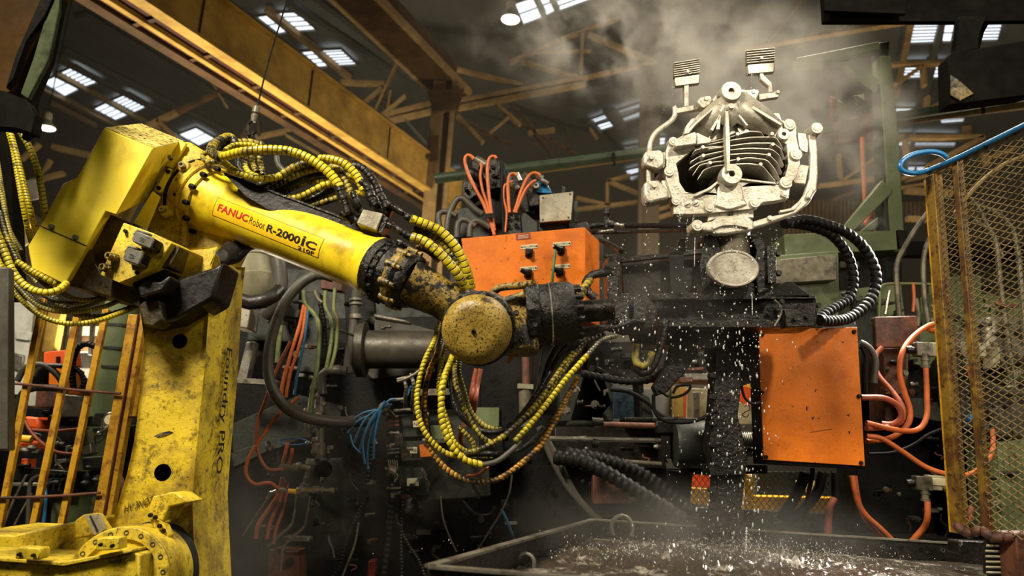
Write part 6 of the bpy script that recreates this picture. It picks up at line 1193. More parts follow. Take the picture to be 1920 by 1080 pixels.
# assorted lines
for pts, r, mt, st, lab in (
 ([(570,572),(562,610),(548,655),(538,690),(530,720),(528,740)],3.6,'orange_cable','plain','upper left orange cable crossing inside the grey hose loop'),([(574,575),(568,620),(556,665),(544,700),(536,745)],3.2,'orange_cable','plain','upper right orange cable crossing inside the grey hose loop'),
 ([(578,580),(572,630),(562,680),(552,740)],2.6,'bluecable','plain','thin blue line beside the crossing orange cables'),([(570,545),(572,568),(590,590),(598,612),(596,680),(586,730),(580,780)],4.2,'greenpipe','plain','bent olive tube nearest the crossing orange cables'),
 ([(610,545),(610,575),(621,600),(621,640),(612,690)],3.8,'greenpipe','plain','middle olive tube with a dog-leg under the forearm'),([(628,540),(626,580),(632,600),(630,650),(620,692)],3.6,'greenpipe','plain','right olive tube with a dog-leg under the forearm'),([(528,610),(522,650),(520,680)],4.5,'greenpipe','plain','short olive tube just inside the grey hose loop'),
 ([(600,568),(607,600),(609,650)],4.5,'black','bead','black corrugated conduit between the olive tubes'),([(590,545),(596,560),(604,568)],4,'pipe','plain','pale pipe stub above the black corrugated conduit'),
 ([(612,615,4.6),(628,617,4.7),(645,622,4.8),(664,630,4.96)],2.6,'pipe','plain','small lever rod with bright tip beside the vertical pipe'),
 ([(545,640,4.4),(520,690,4.4),(498,750,4.4),(484,790,4.4),(482,840,4.4),(500,878,4.4),(530,880,4.4)],3.2,'rust_cable','plain','faded orange hose loop beside the robot column, inner'),([(560,745,4.4),(520,780,4.4),(492,818,4.4),(466,860,4.4),(462,890,4.4),(478,908,4.4),(505,905,4.4),(522,917,4.48)],3.4,'orange_cable','plain','bright orange hose loop beside the robot column, lower'),
 ([(540,830),(535,850),(530,868)],3.4,'orange_cable','plain','left of the short orange stubs above the fittings'),([(548,840),(546,855),(540,872)],3.4,'orange_cable','plain','right of the short orange stubs above the fittings'),
 ([(530,895),(520,930),(500,960),(484,985),(480,1010)],4,'rust_cable','plain','dull red hose falling left below the fittings'),([(534,900),(524,940),(508,975),(500,1010)],4,'rust_cable','plain','second dull red hose falling below the fittings'),([(540,905),(532,950),(518,990),(512,1020)],3.4,'rust_cable','plain','third dull red hose falling below the fittings'),
 ([(505,928),(495,945),(478,970),(455,1005)],1.6,'pipe','plain','thin pale wire drooping from the fittings to the left'),
 ([(556,925),(552,960),(545,985),(520,1008),(502,1025)],3,'silver','plain','left bright bent tube below the fittings'),([(582,930),(576,965),(568,990),(545,1010),(530,1030),(526,1070)],3,'silver','plain','right bright bent tube below the fittings'),
 ([(495,1014),(488,1025),(484,1045),(484,1060)],3.4,'blacksteel','bead','short beaded conduit at the bottom left of the machine'),
 ([(698,828),(696,860),(690,895),(688,905)],5,'blacksteel','bead','beaded black conduit rising to the manifold'),([(690,930),(672,965),(655,1000),(645,1030),(636,1065),(620,1090)],4.4,'black','bead','slanting beaded conduit below the centre haze'),([(672,980),(665,1020),(650,1060),(640,1085)],2.4,'pipe','plain','thin grey cable beside the slanting beaded conduit'),
 ([(735,915),(733,960),(730,1000),(725,1040),(718,1090)],6.5,'black','bead','thick beaded conduit running straight down to the frame edge'),([(755,920),(752,980),(752,1020),(754,1090)],4,'blacksteel','bead','thin beaded conduit right of the thick one'),([(745,980),(765,1020),(785,1050),(800,1090)],3.6,'blacksteel','bead','beaded conduit slanting right at the bottom'),
 ([(826,930),(830,970),(842,1005),(856,1035)],2,'pipe','plain','thin pale cable hanging left of the tank corner'),([(960,890),(955,925),(940,960),(915,1000),(896,1030)],2,'pipe','plain','thin pale cable falling to the tank rim'),([(940,955),(950,975),(962,1005)],2.6,'bluecable','plain','short blue line behind the tank corner'),([(868,940),(890,962),(915,965),(930,950)],3,'blacksteel','plain','black tube sagging below the ochre hose'),
 ([(1010,800),(1040,870),(1070,920),(1118,972)],6.5,'greyhose','plain','left plain grey hose falling to the tank back corner'),([(1024,820),(1050,870),(1075,920),(1100,955),(1125,975)],6,'greyhose','plain','right plain grey hose falling to the tank back corner'),
 ([(1040,858,4.2),(1090,865,4.15),(1140,888,4.1),(1200,925,4.05),(1250,955,4.0),(1290,985,3.9)],15,'black','bead','lower thick ribbed black hose diving into the tank'),([(1060,850,4.3),(1130,862,4.3),(1190,882,4.3),(1250,920,4.3),(1300,960,4.3)],13,'black','bead','upper thick ribbed black hose diving into the tank'),
 ([(1090,700,3.9),(1130,708,3.9),(1180,715,3.85),(1225,710,3.8),(1245,695,3.75)],7.5,'black','bead','black ribbed hose sagging left of the spray tooling'),
 ([(1145,730,4.6),(1180,735,4.6),(1210,752,4.6),(1225,765,4.6),(1245,780,4.55),(1270,786,4.5)],4,'black','plain','thin black hose crossing the lit opening')):
    hose('machine_hose', pts, 4.6, r, mt, lab, 'hose', None, st, .95 if r > 10 else 1.5, 14 if r > 10 else 10)
# blue air lines fanning out of the junction
for i, (pts, w_) in enumerate((([(648,805),(658,790),(680,775),(705,768)],'uppermost'),([(652,812),(668,792),(690,780),(715,776)],'second'),([(665,830),(676,800),(695,776),(722,762),(735,758)],'third'),([(672,850),(685,810),(700,780),(728,752),(742,748)],'fourth'),([(690,880),(690,840),(700,800),(712,770),(722,752)],'fifth'),([(684,870),(680,830),(690,800),(706,775)],'sixth'),([(700,860),(702,820),(708,790),(716,768)],'seventh'),([(656,815),(662,835),(676,850)],'lowest'),([(770,725,4.6),(764,740,4.5),(757,752,4.6)],'short separate'))):
    hose('blue_air_line', pts, 4.5-.02*i, 2.2, 'bluecable', w_+' of the blue air lines fanning left of the manifold', 'hose', 'blue air lines')
# electrical manifold under the hoses
mn = thing('terminal_manifold', 'green terminal manifold with pale labels left of the wrist loops', 'manifold', W(790, 930, 4.6))
def MN(n, pts, Y=4.6, d=.15, mt='green_dark', b_=.004, par=None): return obj(n, slab(MB(), pts, Y, d), mt, par or mn, b_)
MN('green_body', [(775,770),(910,765),(920,930),(780,940)], 4.75, .2, 'green_dark'); MN('upper_box', [(748,778),(800,775),(800,818),(756,820)], 4.6); MN('middle_box', [(748,828),(800,826),(812,860),(752,866)], 4.58); MN('lower_housing', [(745,875),(760,868),(790,868),(800,890),(805,930),(765,928),(745,915)], 4.62, .2, 'green_dark', .015)
MN('green_patch', [(805,790),(842,785),(845,830),(810,832)], 4.7, .03, 'green'); MN('grey_patch', [(890,764),(936,764),(936,800),(892,800)], 4.65, .05, 'green'); MN('dark_patch', [(895,770),(940,766),(944,850),(900,860)], 4.7, .05, 'dark')
MN('label', [(774,789),(790,788),(790,800),(775,801)], 4.55, .01, 'label', 0); MN('label', [(768,838),(782,838),(782,850),(769,850)], 4.55, .01, 'label', 0); MN('label', [(763,897),(785,896),(785,911),(763,911)], 4.58, .01, 'label', 0); MN('orange_plate', [(786,834),(806,832),(812,856),(788,858)], 4.55, .02, 'orange')
text_on('lettering', 'No', W(776, 798, 4.547), Vector((1, 0, 0)), UP, .03, .02, 'blackink', mn); text_on('lettering', '100', W(771, 847, 4.547), Vector((1, 0, 0)), UP, .03, .02, 'blackink', mn)
MN('clamp_bar', [(808,822),(834,822),(836,830),(810,830)], 4.5, .03, 'silver'); MN('joint_plate', [(770,730),(850,728),(850,740),(772,742)], 4.6, .05, 'pipe')
for k in range(5): MN('terminal', [(724,780+k*8),(748,778+k*8),(748,783+k*8),(724,785+k*8)], 4.55, .04, 'rust' if k < 3 else 'blacksteel')
for k in range(3): MN('terminal', [(724,834+k*7),(748,832+k*7),(748,836+k*7),(724,838+k*7)], 4.55, .04, 'silver')
for k in range(5): hose('lead_wire', [(741+k*3,812),(742+k*3,822),(740+k*3,832)], 4.53, 1.2, 'pipe', None, parent=mn); hose('lead_wire', [(728+k*4,862),(729+k*4,872),(728+k*4,884)], 4.53, 1.3, 'silver', None, parent=mn)
obj('junction_head', MB().lathe(W(712, 760, 4.5), W(728, 770, 4.5), [(0, .02), (.3, .04), (.7, .04), (1, .025)], 14), 'pipe', mn)
for x0, y0, x1, y1, r in ((730,750,762,748,3.5),(738,770,770,768,3.5),(744,712,772,706,4),(728,884,742,888,12),(700,826,706,834,6)): obj('cable_gland', MB().lathe(W(x0, y0, 4.5), W(x1, y1, 4.5), [(0, r*S(740,760,4.5)*.8), (.2, r*S(740,760,4.5)), (1, r*.9*S(740,760,4.5))], 10), 'pipe', mn)
hose('flex_conduit', [(758,712,4.4),(762,728,4.4),(760,745,4.45),(760,765,4.58)], 4.4, 4, 'grey', 'left short beaded grey conduit under the big grey cylinder', style='bead', period=1.5); hose('flex_conduit', [(770,700,4.4),(776,722,4.4),(774,745,4.45),(772,770,4.58)], 4.4, 4, 'grey', 'right short beaded grey conduit under the big grey cylinder', style='bead', period=1.5)
hose('steel_lead', [(745,716),(770,706),(790,690),(802,660),(806,645,4.6),(806,650,4.97)], 4.2, 3, 'pipe', 'pale crimped steel lead rising beside the loops')
# lower casting with flange in the bottom dark area
DM('lower_casting', [(760,930),(900,935),(930,1000),(880,1040),(780,1060),(740,1000)], 5.2, .2, 'dark', .04); DM('lower_post', [(600,860),(640,858),(640,1000),(605,1000)], 5.4, .1, 'green_dark'); DM('red_block', [(690,1052),(704,1050),(700,1085),(688,1085)], 5.0, .1, 'redsticker'); DM('bottom_box', [(505,1030),(560,1034),(560,1090),(500,1090)], 4.9, .2, 'rust'); DM('bottom_plate', [(530,1006),(580,1008),(580,1016),(530,1014)], 4.8, .1, 'grey')
obj('round_cap', MB().lathe(W(606, 880, 5.1), W(606, 880, 5.0), [(0, 17*S(606,880,5)), (1, 15*S(606,880,5))], 24), 'dark', dm); obj('round_glass', MB().lathe(W(776, 965, 5.0), W(776, 965, 4.95), [(0, 20*S(776,965,5)), (.8, 20*S(776,965,5)), (1, 16*S(776,965,5))], 24), 'blacksteel', dm)
obj('upright_rod', MB().cyl(W(985, 640, 4.8), W(988, 780, 4.8), 8*S(985, 700, 4.8), 12), 'rust', dm); obj('rod_clamp', MB().box(W(985, 725, 4.78), (.1, .06, .03)), 'cream', dm); obj('lower_rod', MB().cyl(W(985, 725, 4.8), W(987, 800, 4.8), 13*S(985, 700, 4.8), 12), 'pipe', dm)
DM('column_strip', [(900,640),(1000,640),(1000,800),(900,800)], 5.3, .1, 'dark'); DM('hook_bracket', [(1090,700),(1130,690),(1150,760),(1120,800),(1060,800)], 4.9, .1, 'green_dark', .02)
# injection side: rods, green flange, threaded tie bar, lit opening
inj = thing('injection_unit', 'dark injection unit with long steel rods left of the orange junction box', 'machine', (W(1250, 900, 4.5).x, 4.5, 0))
def IJ(n, pts, Y=4.6, d=.2, mt='dark', b_=.006): return obj(n, slab(MB(), pts, Y, d), mt, inj, b_)
IJ('upper_platen', [(1100,640),(1430,640),(1430,705),(1380,715),(1100,705)], 4.9, .3, 'darkplate'); IJ('left_platen', [(1050,700),(1148,705),(1150,790),(1050,790)], 4.9, .3, 'green_dark')
IJ('platen_strip', [(1195,705),(1206,705),(1210,790),(1200,790)], 4.8, .2, 'dark'); IJ('sloped_cover', [(1205,735),(1218,745),(1226,790),(1205,790)], 4.7, .1, 'green_dark')
IJ('lower_platen', [(1040,800),(1240,800),(1250,880),(1040,860)], 4.75, .3, 'darkplate'); IJ('under_body', [(960,870),(1300,880),(1290,1000),(960,1000)], 5.0, .3, 'dark'); IJ('red_tank', [(1112,890),(1210,930),(1180,945),(1112,945)], 4.8, .1, 'rust')
for a, b_, r, mt in (((1030,822),(1250,826),4.5,'silver'),((1128,796),(1245,799),5.5,'rust'),((1110,790),(1130,792),8,'blacksteel'),((1238,800),(1250,800),13,'blacksteel'),((1120,862),(1240,870),4,'pipe'),((1110,830),(1122,832),9,'blacksteel')):
    s_ = S(1150, 820, 4.5)*r; obj('rod', MB().cyl(W(*a, 4.45), W(*b_, 4.45), s_, 14), mt, inj)
for x in (1240, 1262): IJ('rod_bracket', [(x,788),(x+16,788),(x+18,860),(x,860)], 4.42, .1, 'darkplate', .006)
IJ('bolt_block', [(1230,790),(1280,790),(1282,812),(1232,812)], 4.4, .1, 'blacksteel'); IJ('shelf', [(1170,782),(1345,784),(1345,792),(1172,790)], 4.5, .2, 'blacksteel')
s_ = S(1310, 830, 4.3); obj('flange_drum', MB().lathe(W(1264, 833, 4.4), W(1374, 833, 4.4), [(0, 42*s_), (.05, 45*s_), (.6, 45*s_), (.62, 47*s_), (.9, 47*s_), (.92, 50*s_), (1, 50*s_)], 40), 'green_dark', inj)
obj('drum_pad', slab(MB(), [(1325,796),(1354,796),(1352,838),(1326,838)], 4.24, .05), 'green', inj, .004)
prof = [(0, 24*s_)]; n_ = 20
for k in range(n_): prof += [((k+.1)/n_, 24*s_), ((k+.5)/n_, 20.5*s_), ((k+.9)/n_, 24*s_)]
obj('threaded_bar', MB().lathe(W(1368, 832, 4.4), W(1440, 832, 4.4), prof+[(1, 24*s_)], 30), 'silver', inj)
IJ('lower_dark', [(1290,870),(1440,872),(1440,888),(1290,890)], 4.5, .2, 'dark'); IJ('post_left', [(1250,880),(1290,884),(1290,985),(1254,985)], 4.7, .15, 'darkplate'); IJ('hinge_bar', [(1284,700),(1345,700),(1344,712),(1286,712)], 4.6, .05, 'grey'); IJ('hinge_bar', [(1290,690),(1320,688),(1320,693),(1290,695)], 4.6, .05, 'rust'); IJ('hinge_bar', [(1275,708),(1300,706),(1300,716),(1276,718)], 4.55, .05, 'rust')
IJ('post_mid', [(1344,700),(1384,700),(1382,790),(1344,792)], 4.75, .1, 'dark')
# brightly lit bay seen through the openings
lb = thing('lit_bay_fittings', 'bright yellow and white equipment glimpsed through the machine openings', 'equipment', (W(1300, 850, 7).x, 7, 0))
def LB(n, pts, Y=7, d=.1, mt='white', b_=.004): return obj(n, slab(MB(), pts, Y, d), mt, lb, b_)
LB('blue_sheet', [(1148,724),(1197,730),(1196,786),(1150,784)], 6.0, .04, 'palebluepanel'); LB('white_panel', [(1203,728),(1265,728),(1262,790),(1203,790)], 6.2, .05); LB('yellow_post', [(1262,724),(1288,726),(1286,782),(1262,782)], 6.1, .1, 'girder'); LB('post_edge', [(1283,732),(1288,732),(1287,782),(1283,782)], 6.08, .02, 'brightorange')
LB('white_sheet', [(1288,728),(1345,730),(1345,785),(1288,785)], 6.8, .05, 'cream'); LB('yellow_frame', [(1385,720),(1432,720),(1432,800),(1420,800),(1420,735),(1385,735)], 6.3, .05, 'brightyellow'); LB('orange_disc_sheet', [(1384,722),(1416,728),(1420,745),(1404,762),(1384,750)], 6.2, .03, 'brightorange'); LB('pale_sheet', [(1385,755),(1420,742),(1420,795),(1385,795)], 6.6, .03, 'cream')
LB('grey_pipe', [(1300,735),(1312,735),(1312,785),(1300,785)], 6.5, .05, 'pipe'); LB('orange_crate', [(1285,884),(1340,886),(1340,915),(1288,912)], 6.6, .2, 'brightorange'); LB('yellow_step', [(1285,914),(1350,918),(1352,950),(1285,945)], 6.4, .3, 'brightyellow'); LB('yellow_column', [(1396,890),(1414,890),(1414,965),(1396,965)], 6.3, .1, 'brightyellow')
LB('yellow_step', [(1384,930),(1600,935),(1600,968),(1384,962)], 6.5, .3, 'brightyellow'); LB('grey_floor_box', [(1420,884),(1640,886),(1640,935),(1420,930)], 7.2, .2, 'green_dark'); LB('pale_box', [(1500,900),(1540,902),(1540,925),(1500,922)], 6.9, .1, 'cream'); LB('dark_floor', [(1280,950),(1640,968),(1640,1170),(1280,1150)], 6.2, .1, 'floor')
mp = thing('rear_mesh_guard', 'dark diamond mesh guard in front of the bright yellow bay', 'guard', W(1450, 980, 5.4))
mb = MB(); cwp, chp = 11, 7.5
for j in range(14):
    for i in range(32):
        x0 = 1284+i*cwp+(cwp/2 if j % 2 else 0); y0 = 884+j*chp
        for sx_ in (-1, 1): mb.bar(W(x0, y0, 5.4), W(x0+sx_*cwp/2, y0+chp, 5.4), .004, .004, (0, 1, 0))
o = obj('mesh_panel', mb, 'blacksteel', mp); o['kind'] = 'stuff'
obj('frame_bar', slab(MB(), [(1278,880),(1284,880),(1284,1205),(1278,1205)], 5.4, .03), 'darkplate', mp); obj('frame_bar', slab(MB(), [(1384,880),(1390,880),(1390,1215),(1384,1215)], 5.4, .03), 'darkplate', mp)

# small machine clutter: brackets, clamp plates, hose barbs and bolt heads bolted to the machine faces
rc = random.Random(77)
def clutter(par, x0, y0, x1, y1, Y, n, mats):
    for i in range(n):
        x = rc.uniform(x0, x1); y = rc.uniform(y0, y1); w = rc.uniform(5, 20); h = rc.uniform(4, 16); k = i % 5; mt = rc.choice(mats); yy = Y-rc.uniform(0, .12); q = S(x, y, yy)
        if k == 0: obj('bracket', slab(MB(), [(x,y),(x+w,y-1),(x+w,y+h*.4),(x+w*.4,y+h*.5),(x+w*.4,y+h),(x,y+h)], yy, .06), mt, par, .003)
        elif k == 1: obj('clamp_plate', slab(MB(), rect(x, y, x+w*1.6, y+h*.6), yy, .05), mt, par, .003)
        elif k == 2: obj('pipe_nipple', MB().lathe(W(x, y, yy), W(x+w*1.4, y+rc.uniform(-3, 3), yy), [(0, 3*q), (.2, 5*q), (.4, 5*q), (.42, 3.2*q), (.75, 3.2*q), (.77, 4.6*q), (1, 4*q)], 10), mt, par)
        elif k == 3: obj('flange_nut', MB().lathe(W(x, y, yy+.03), W(x, y, yy-.03), [(0, w*.45*q), (.6, w*.45*q), (.62, w*.28*q), (1, w*.25*q)], 8), mt, par)
        else: obj('small_tube', MB().tube(pp([(x, y), (x+rc.uniform(-4, 4), y+h), (x+rc.uniform(4, 16), y+h*1.8), (x+rc.uniform(4, 18), y+h*3)], yy), 1.7*q, 7), mt, par)
cm = ['blacksteel', 'pipe', 'green_dark', 'dark', 'rust', 'grey', 'greyhose']
clutter(dm, 480, 560, 560, 700, 5.2, 10, cm); clutter(dm, 560, 640, 660, 880, 5.1, 26, cm); clutter(dm, 480, 880, 700, 1060, 4.95, 26, cm); clutter(dm, 640, 520, 720, 640, 5.3, 14, cm); clutter(dm, 700, 930, 960, 1050, 5.0, 24, cm)
clutter(mn, 715, 745, 800, 930, 4.54, 22, cm); clutter(dm, 900, 800, 1060, 960, 5.2, 12, cm)
clutter(inj, 1060, 700, 1145, 790, 4.8, 10, cm); clutter(inj, 1100, 640, 1330, 700, 4.85, 22, cm); clutter(inj, 1050, 800, 1240, 880, 4.6, 16, cm); clutter(inj, 1000, 890, 1270, 980, 4.95, 14, ['dark', 'blacksteel', 'green_dark'])
clutter(pr, 1640, 660, 1780, 980, 4.5, 34, cm); clutter(pr, 1790, 560, 1920, 980, 4.3, 34, cm); clutter(pr, 1575, 550, 1700, 600, 4.85, 10, cm); clutter(bay, 20, 765, 160, 900, 5.0, 22, cm)
# ------------------------------------------------------------ water: surface, falling streams, droplets, splashes
zw = zr-.085
wm = bpy.data.materials.new('churning_water'); wm.use_nodes = True; nt = wm.node_tree; b = nt.nodes['Principled BSDF']
b.inputs['Base Color'].default_value = (.045, .036, .027, 1); b.inputs['Roughness'].default_value = .12; b.inputs['IOR'].default_value = 1.33; b.inputs['Specular IOR Level'].default_value = .8
nz_ = nt.nodes.new('ShaderNodeTexNoise'); nz_.inputs['Scale'].default_value = 38; nz_.inputs['Detail'].default_value = 6; bp = nt.nodes.new('ShaderNodeBump'); bp.inputs['Strength'].default_value = .5; bp.inputs['Distance'].default_value = .01
tc = nt.nodes.new('ShaderNodeTexCoord'); nt.links.new(tc.outputs['Object'], nz_.inputs[0]); nt.links.new(nz_.outputs[0], bp.inputs['Height']); nt.links.new(bp.outputs[0], b.inputs['Normal']); M['water'] = wm
# foam patches: pale, blotchy
fn = nt.nodes.new('ShaderNodeTexNoise'); fn.inputs['Scale'].default_value = 7; fn.inputs['Detail'].default_value = 10; fn.inputs['Roughness'].default_value = .75; nt.links.new(tc.outputs['Object'], fn.inputs[0])
fm_ = nt.nodes.new('ShaderNodeMapRange'); fm_.inputs['From Min'].default_value = .53; fm_.inputs['From Max'].default_value = .62; nt.links.new(fn.outputs[0], fm_.inputs[0])
fx = nt.nodes.new('ShaderNodeMix'); fx.data_type = 'RGBA'; fx.inputs[6].default_value = (.045, .036, .027, 1); fx.inputs[7].default_value = (.30, .27, .22, 1); nt.links.new(fm_.outputs[0], fx.inputs[0]); nt.links.new(fx.outputs[2], b.inputs['Base Color'])
from mathutils import noise as mn_
imp = [WZ(1395, 1035, zw), WZ(1180, 1050, zw), WZ(1300, 1048, zw), WZ(1560, 1062, zw)]
NX, NY = 300, 150; v = []; o_ = C1-UP*.085; eX = (C3-C1); eY = (C2-C1)
for j in range(NY+1):
    for i in range(NX+1):
        p = o_+eX*(i/NX)*.995+eY*(.01+.97*j/NY)+dB*.01; h = 0
        for k, c in enumerate(imp):
            d_ = (Vector((p.x, p.y, 0))-Vector((c.x, c.y, 0))).length; h += math.exp(-(d_/.38)**2)*(1 if k < 3 else .5)
        n1 = mn_.noise(Vector((p.x*9, p.y*9, .3))); n2 = mn_.noise(Vector((p.x*34, p.y*34, 4.1))); n3 = abs(mn_.noise(Vector((p.x*75, p.y*75, 9))))
        p.z += .004*n1+.003*n2+h*(.02*n2+.034*n3+.008*n1); v.append(p)
f = [(j*(NX+1)+i, j*(NX+1)+i+1, (j+1)*(NX+1)+i+1, (j+1)*(NX+1)+i) for j in range(NY) for i in range(NX)]
mb = MB(); mb.add(v, f)
w_ = obj('churning_water', mb, 'water', ang=180); tag(w_, 'dark brown churning water surface filling the quench tank', 'water', kind='stuff')
rg = random.Random(21)
def drops(name, label, gen, count, kind='stuff'):
    mb = MB()
    for i in range(count):
        g_ = gen(i)
        if g_: mb.sphere(g_[0], g_[1], 6, (1, 1, g_[2]))
    o = obj(name, mb, 'drop', ang=180); tag(o, label, 'water', kind=kind); return o
def fall(i):
    r_ = rg.random()
    if r_ < .5: x = rg.gauss(1380, 42); y = rg.uniform(420, 1010)
    elif r_ < .75: x = rg.uniform(1140, 1420); y = rg.uniform(440, 700)
    elif r_ < .9: x = rg.uniform(1240, 1440); y = rg.uniform(600, 1000)
    else: x = rg.gauss(1150, 30); y = rg.gauss(590, 30)
    Y = rg.uniform(3.0, 3.28) if y < 640 else rg.uniform(3.2, 3.55)
    big = .0012+.0022*rg.random()**2.5*1.6
    return W(x, y, Y), big, rg.uniform(1.2, 3.0 if y > 600 else 1.7)
drops('falling_drops', 'bright water droplets falling from the casting past the gripper', fall, 780)
def drip(i):
    ln = i % 9; q_ = [(1212,345,400),(1262,162,165),(1410,138,168),(1446,428,560),(1288,410,470),(1300,400,440),(1220,370,380),(1455,430,470),(1275,400,430)][ln]
    return W(rg.gauss(q_[0], 1.6), rg.uniform(q_[1], q_[2]), YK-.03+rg.uniform(-.03, .03)), .0010+.0012*rg.random(), rg.uniform(1, 1.8)
drops('dripping_beads', 'small water beads dripping off the runners and blocks of the casting', drip, 190)
def beadline(i):
    t_ = (i % 14)/13; x = 1272-26*t_-14*math.sin(t_*1.5); y = 160+75*t_
    return W(x+rg.gauss(0, .7), y, YK-.02), .0013, 1.2
drops('drip_string', 'curved string of droplets under the left finned block', beadline, 28)
def splash(i):
    c = imp[rg.choice((0, 0, 0, 1, 2, 3))]; r_ = abs(rg.gauss(0, .22)); an = rg.uniform(0, 6.28)
    hgt = abs(rg.gauss(0, .045))*math.exp(-r_*1.5)
    return Vector((c.x+r_*math.cos(an)*1.5, c.y+r_*math.sin(an)*.8, zw+.004+hgt)), .0008+.0022*rg.random()**3, rg.uniform(.6, 2.2)
drops('splash_drops', 'glittering splash droplets jumping above the tank water', splash, 3200)
# clear falling streams: slim irregular ribbons of water
def stream(x, y0, y1, Y, r, label):      # a broken rope of water: beads of uneven width joined by thin necks
    n = 26; k = S(x, y0, Y); prof = [(i/n, r*k*(rg.uniform(.08, .3) if i % 3 == 0 else rg.uniform(.35, 1))) for i in range(n+1)]
    mb = MB().lathe(W(x, y0, Y), W(x+rg.uniform(-2, 2), y1, Y), prof, 10)
    return tag(obj('water_stream', mb, 'drop', ang=180), label, 'water')
stream(1400, 988, 1034, 3.45, 3.2, 'clear broken water jet falling into the tank behind the splash')
stream(1410, 548, 590, 3.25, 1.6, 'short broken water stream off the right gripper jaw')
stream(1303, 445, 500, 3.3, 1.3, 'thin broken water stream below the left boss of the casting foot')
# ------------------------------------------------------------ steam and haze volumes
def steam(name, label, loc, size, dens, scale, col, lo, hi, seed, fall_=1.0, step=1.0, rot=0):
    mb = MB().sphere((0, 0, 0), 1, 24); V = mb.v[0]; mb.v[0] = V*np.array([size[0]/2, size[1]/2, size[2]/2])+np.array(loc)
    m = bpy.data.materials.new(name); m.use_nodes = True; nt = m.node_tree; N = nt.nodes; L = nt.links; N.clear()
    out = N.new('ShaderNodeOutputMaterial'); pv = N.new('ShaderNodeVolumePrincipled'); L.new(pv.outputs[0], out.inputs['Volume'])
    pv.inputs['Color'].default_value = col; pv.inputs['Anisotropy'].default_value = .1
    tc = N.new('ShaderNodeTexCoord'); mp = N.new('ShaderNodeMapping'); mp.inputs['Location'].default_value = (seed, seed*.3, 0); L.new(tc.outputs['Object'], mp.inputs[0])
    # warp the lookup for wispy curls
    n0 = N.new('ShaderNodeTexNoise'); n0.inputs['Scale'].default_value = scale*.6; n0.inputs['Detail'].default_value = 2; L.new(mp.outputs[0], n0.inputs[0])
    sc_ = N.new('ShaderNodeVectorMath'); sc_.operation = 'SCALE'; sc_.inputs['Scale'].default_value = .55; L.new(n0.outputs['Color'], sc_.inputs[0])
    ad_ = N.new('ShaderNodeVectorMath'); ad_.operation = 'ADD'; L.new(mp.outputs[0], ad_.inputs[0]); L.new(sc_.outputs[0], ad_.inputs[1])
    n1 = N.new('ShaderNodeTexNoise'); n1.inputs['Scale'].default_value = scale; n1.inputs['Detail'].default_value = 6; n1.inputs['Roughness'].default_value = .62; L.new(ad_.outputs[0], n1.inputs[0])
    mr = N.new('ShaderNodeMapRange'); mr.clamp = True; mr.inputs['From Min'].default_value = lo; mr.inputs['From Max'].default_value = hi; L.new(n1.outputs[0], mr.inputs[0])
    # radial falloff in the ellipsoid
    dv = N.new('ShaderNodeVectorMath'); dv.operation = 'DIVIDE'; dv.inputs[1].default_value = [s/2 for s in size]
    sb = N.new('ShaderNodeVectorMath'); sb.operation = 'SUBTRACT'; sb.inputs[1].default_value = (0, 0, size[2]/2); L.new(tc.outputs['Object'], sb.inputs[0]); L.new(sb.outputs[0], dv.inputs[0])
    ln = N.new('ShaderNodeVectorMath'); ln.operation = 'LENGTH'; L.new(dv.outputs[0], ln.inputs[0])
    fr = N.new('ShaderNodeMapRange'); fr.interpolation_type = 'SMOOTHSTEP'; fr.inputs['From Min'].default_value = 1; fr.inputs['From Max'].default_value = max(0, 1-fall_); L.new(ln.outputs['Value'], fr.inputs[0])
    mu = N.new('ShaderNodeMath'); mu.operation = 'MULTIPLY'; L.new(mr.outputs[0], mu.inputs[0]); L.new(fr.outputs[0], mu.inputs[1])
    m2 = N.new('ShaderNodeMath'); m2.operation = 'MULTIPLY'; m2.inputs[1].default_value = dens; L.new(mu.outputs[0], m2.inputs[0]); L.new(m2.outputs[0], pv.inputs['Density'])
    M[name] = m
    try: m.cycles.volume_step_rate = step
    except Exception: pass
    o = obj(name, mb, name); tag(o, label, 'steam', kind='stuff'); return o
SW = (.95, .9, .8, 1)
c = W(1400, 170, 4.1); steam('steam_cloud', 'dense pale steam cloud billowing around and above the casting', (c.x, c.y, c.z), (1.9, 1.0, 1.5), 5.8, 3.0, SW, .43, .67, 3, .95)
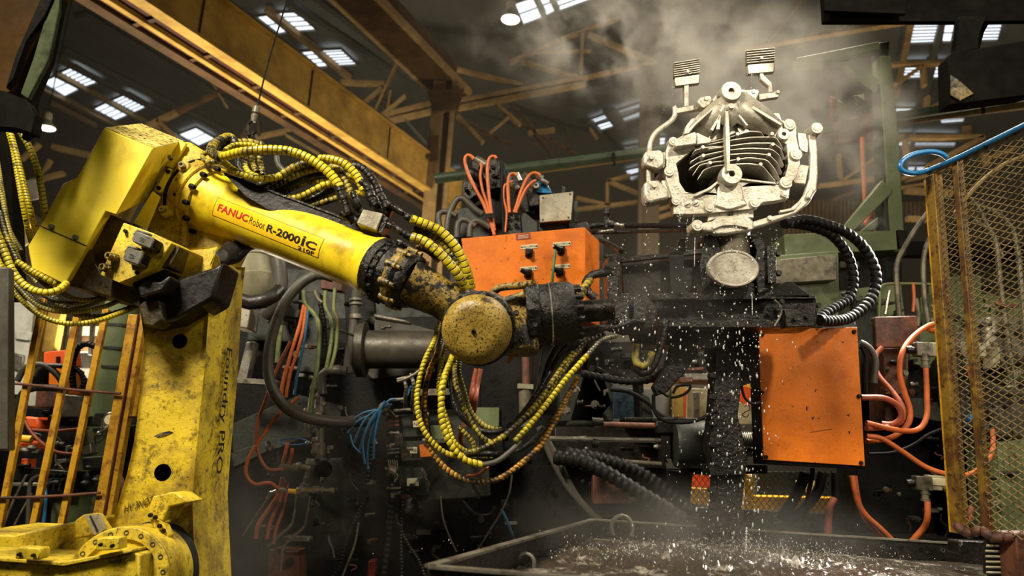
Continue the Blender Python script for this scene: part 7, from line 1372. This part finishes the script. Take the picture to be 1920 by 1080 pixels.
c = W(1130, 60, 4.4); steam('steam_wisp', 'thin steam wisps drifting left of the main cloud at the top', (c.x, c.y, c.z), (2.3, .9, 1.3), 4.0, 3.6, SW, .49, .68, 8, .9)
c = W(1600, 250, 4.2); steam('steam_veil', 'steam veil drifting right of the casting before the green frame', (c.x, c.y, c.z), (1.1, .7, 1.3), 3.0, 3.2, SW, .46, .7, 14, .95)
c = W(1240, 560, 3.1); steam('spray_mist', 'fine spray mist hanging over the gripper and cage', (c.x, c.y, c.z), (.9, .3, .9), .5, 3, SW, .3, .7, 21, .9, 1.5)
c = W(1300, 1000, 3.0); steam('water_mist', 'low mist hanging over the churning tank water', (c.x, c.y, c.z), (1.9, .7, .5), .9, 3, SW, .3, .7, 25, .9, 1.5)
c = W(670, 930, 2.7); steam('drifting_vapour', 'soft grey vapour patch drifting before the dark machine, low centre', (c.x, c.y, c.z), (1.0, .3,   .8), .8, 2.6, (.8, .74, .64, 1), .4, .7, 31, .9, 1.5)
c = W(470, 1000, 2.6); steam('drifting_vapour', 'soft grey vapour patch at the foot of the robot column', (c.x, c.y, c.z), (.5, .3, .7), 1.1, 2.4, (.8, .74, .64, 1), .35, .68, 37, .9, 1.5)
c = W(1000, 740, 3.4); steam('drifting_vapour', 'soft vapour patch among the hose loops right of the cap', (c.x, c.y, c.z), (.6, .3, .6), .8, 2.6, (.8, .74, .64, 1), .38, .68, 43, .9, 1.5)

# thin haze filling the hall behind the machines
hm = bpy.data.materials.new('hall_haze'); hm.use_nodes = True; nt = hm.node_tree; nt.nodes.clear(); o1 = nt.nodes.new('ShaderNodeOutputMaterial'); v1 = nt.nodes.new('ShaderNodeVolumeScatter')
v1.inputs['Color'].default_value = (.9, .85, .74, 1); v1.inputs['Density'].default_value = .006; nt.links.new(v1.outputs[0], o1.inputs['Volume']); M['hall_haze'] = hm
try: hm.cycles.homogeneous_volume = True
except Exception: pass
tag(obj('hall_haze', MB().box((0, 19, 5.2), (40, 24, 9.3)), 'hall_haze'), 'thin dusty haze filling the hall behind the machines', 'haze', kind='stuff')
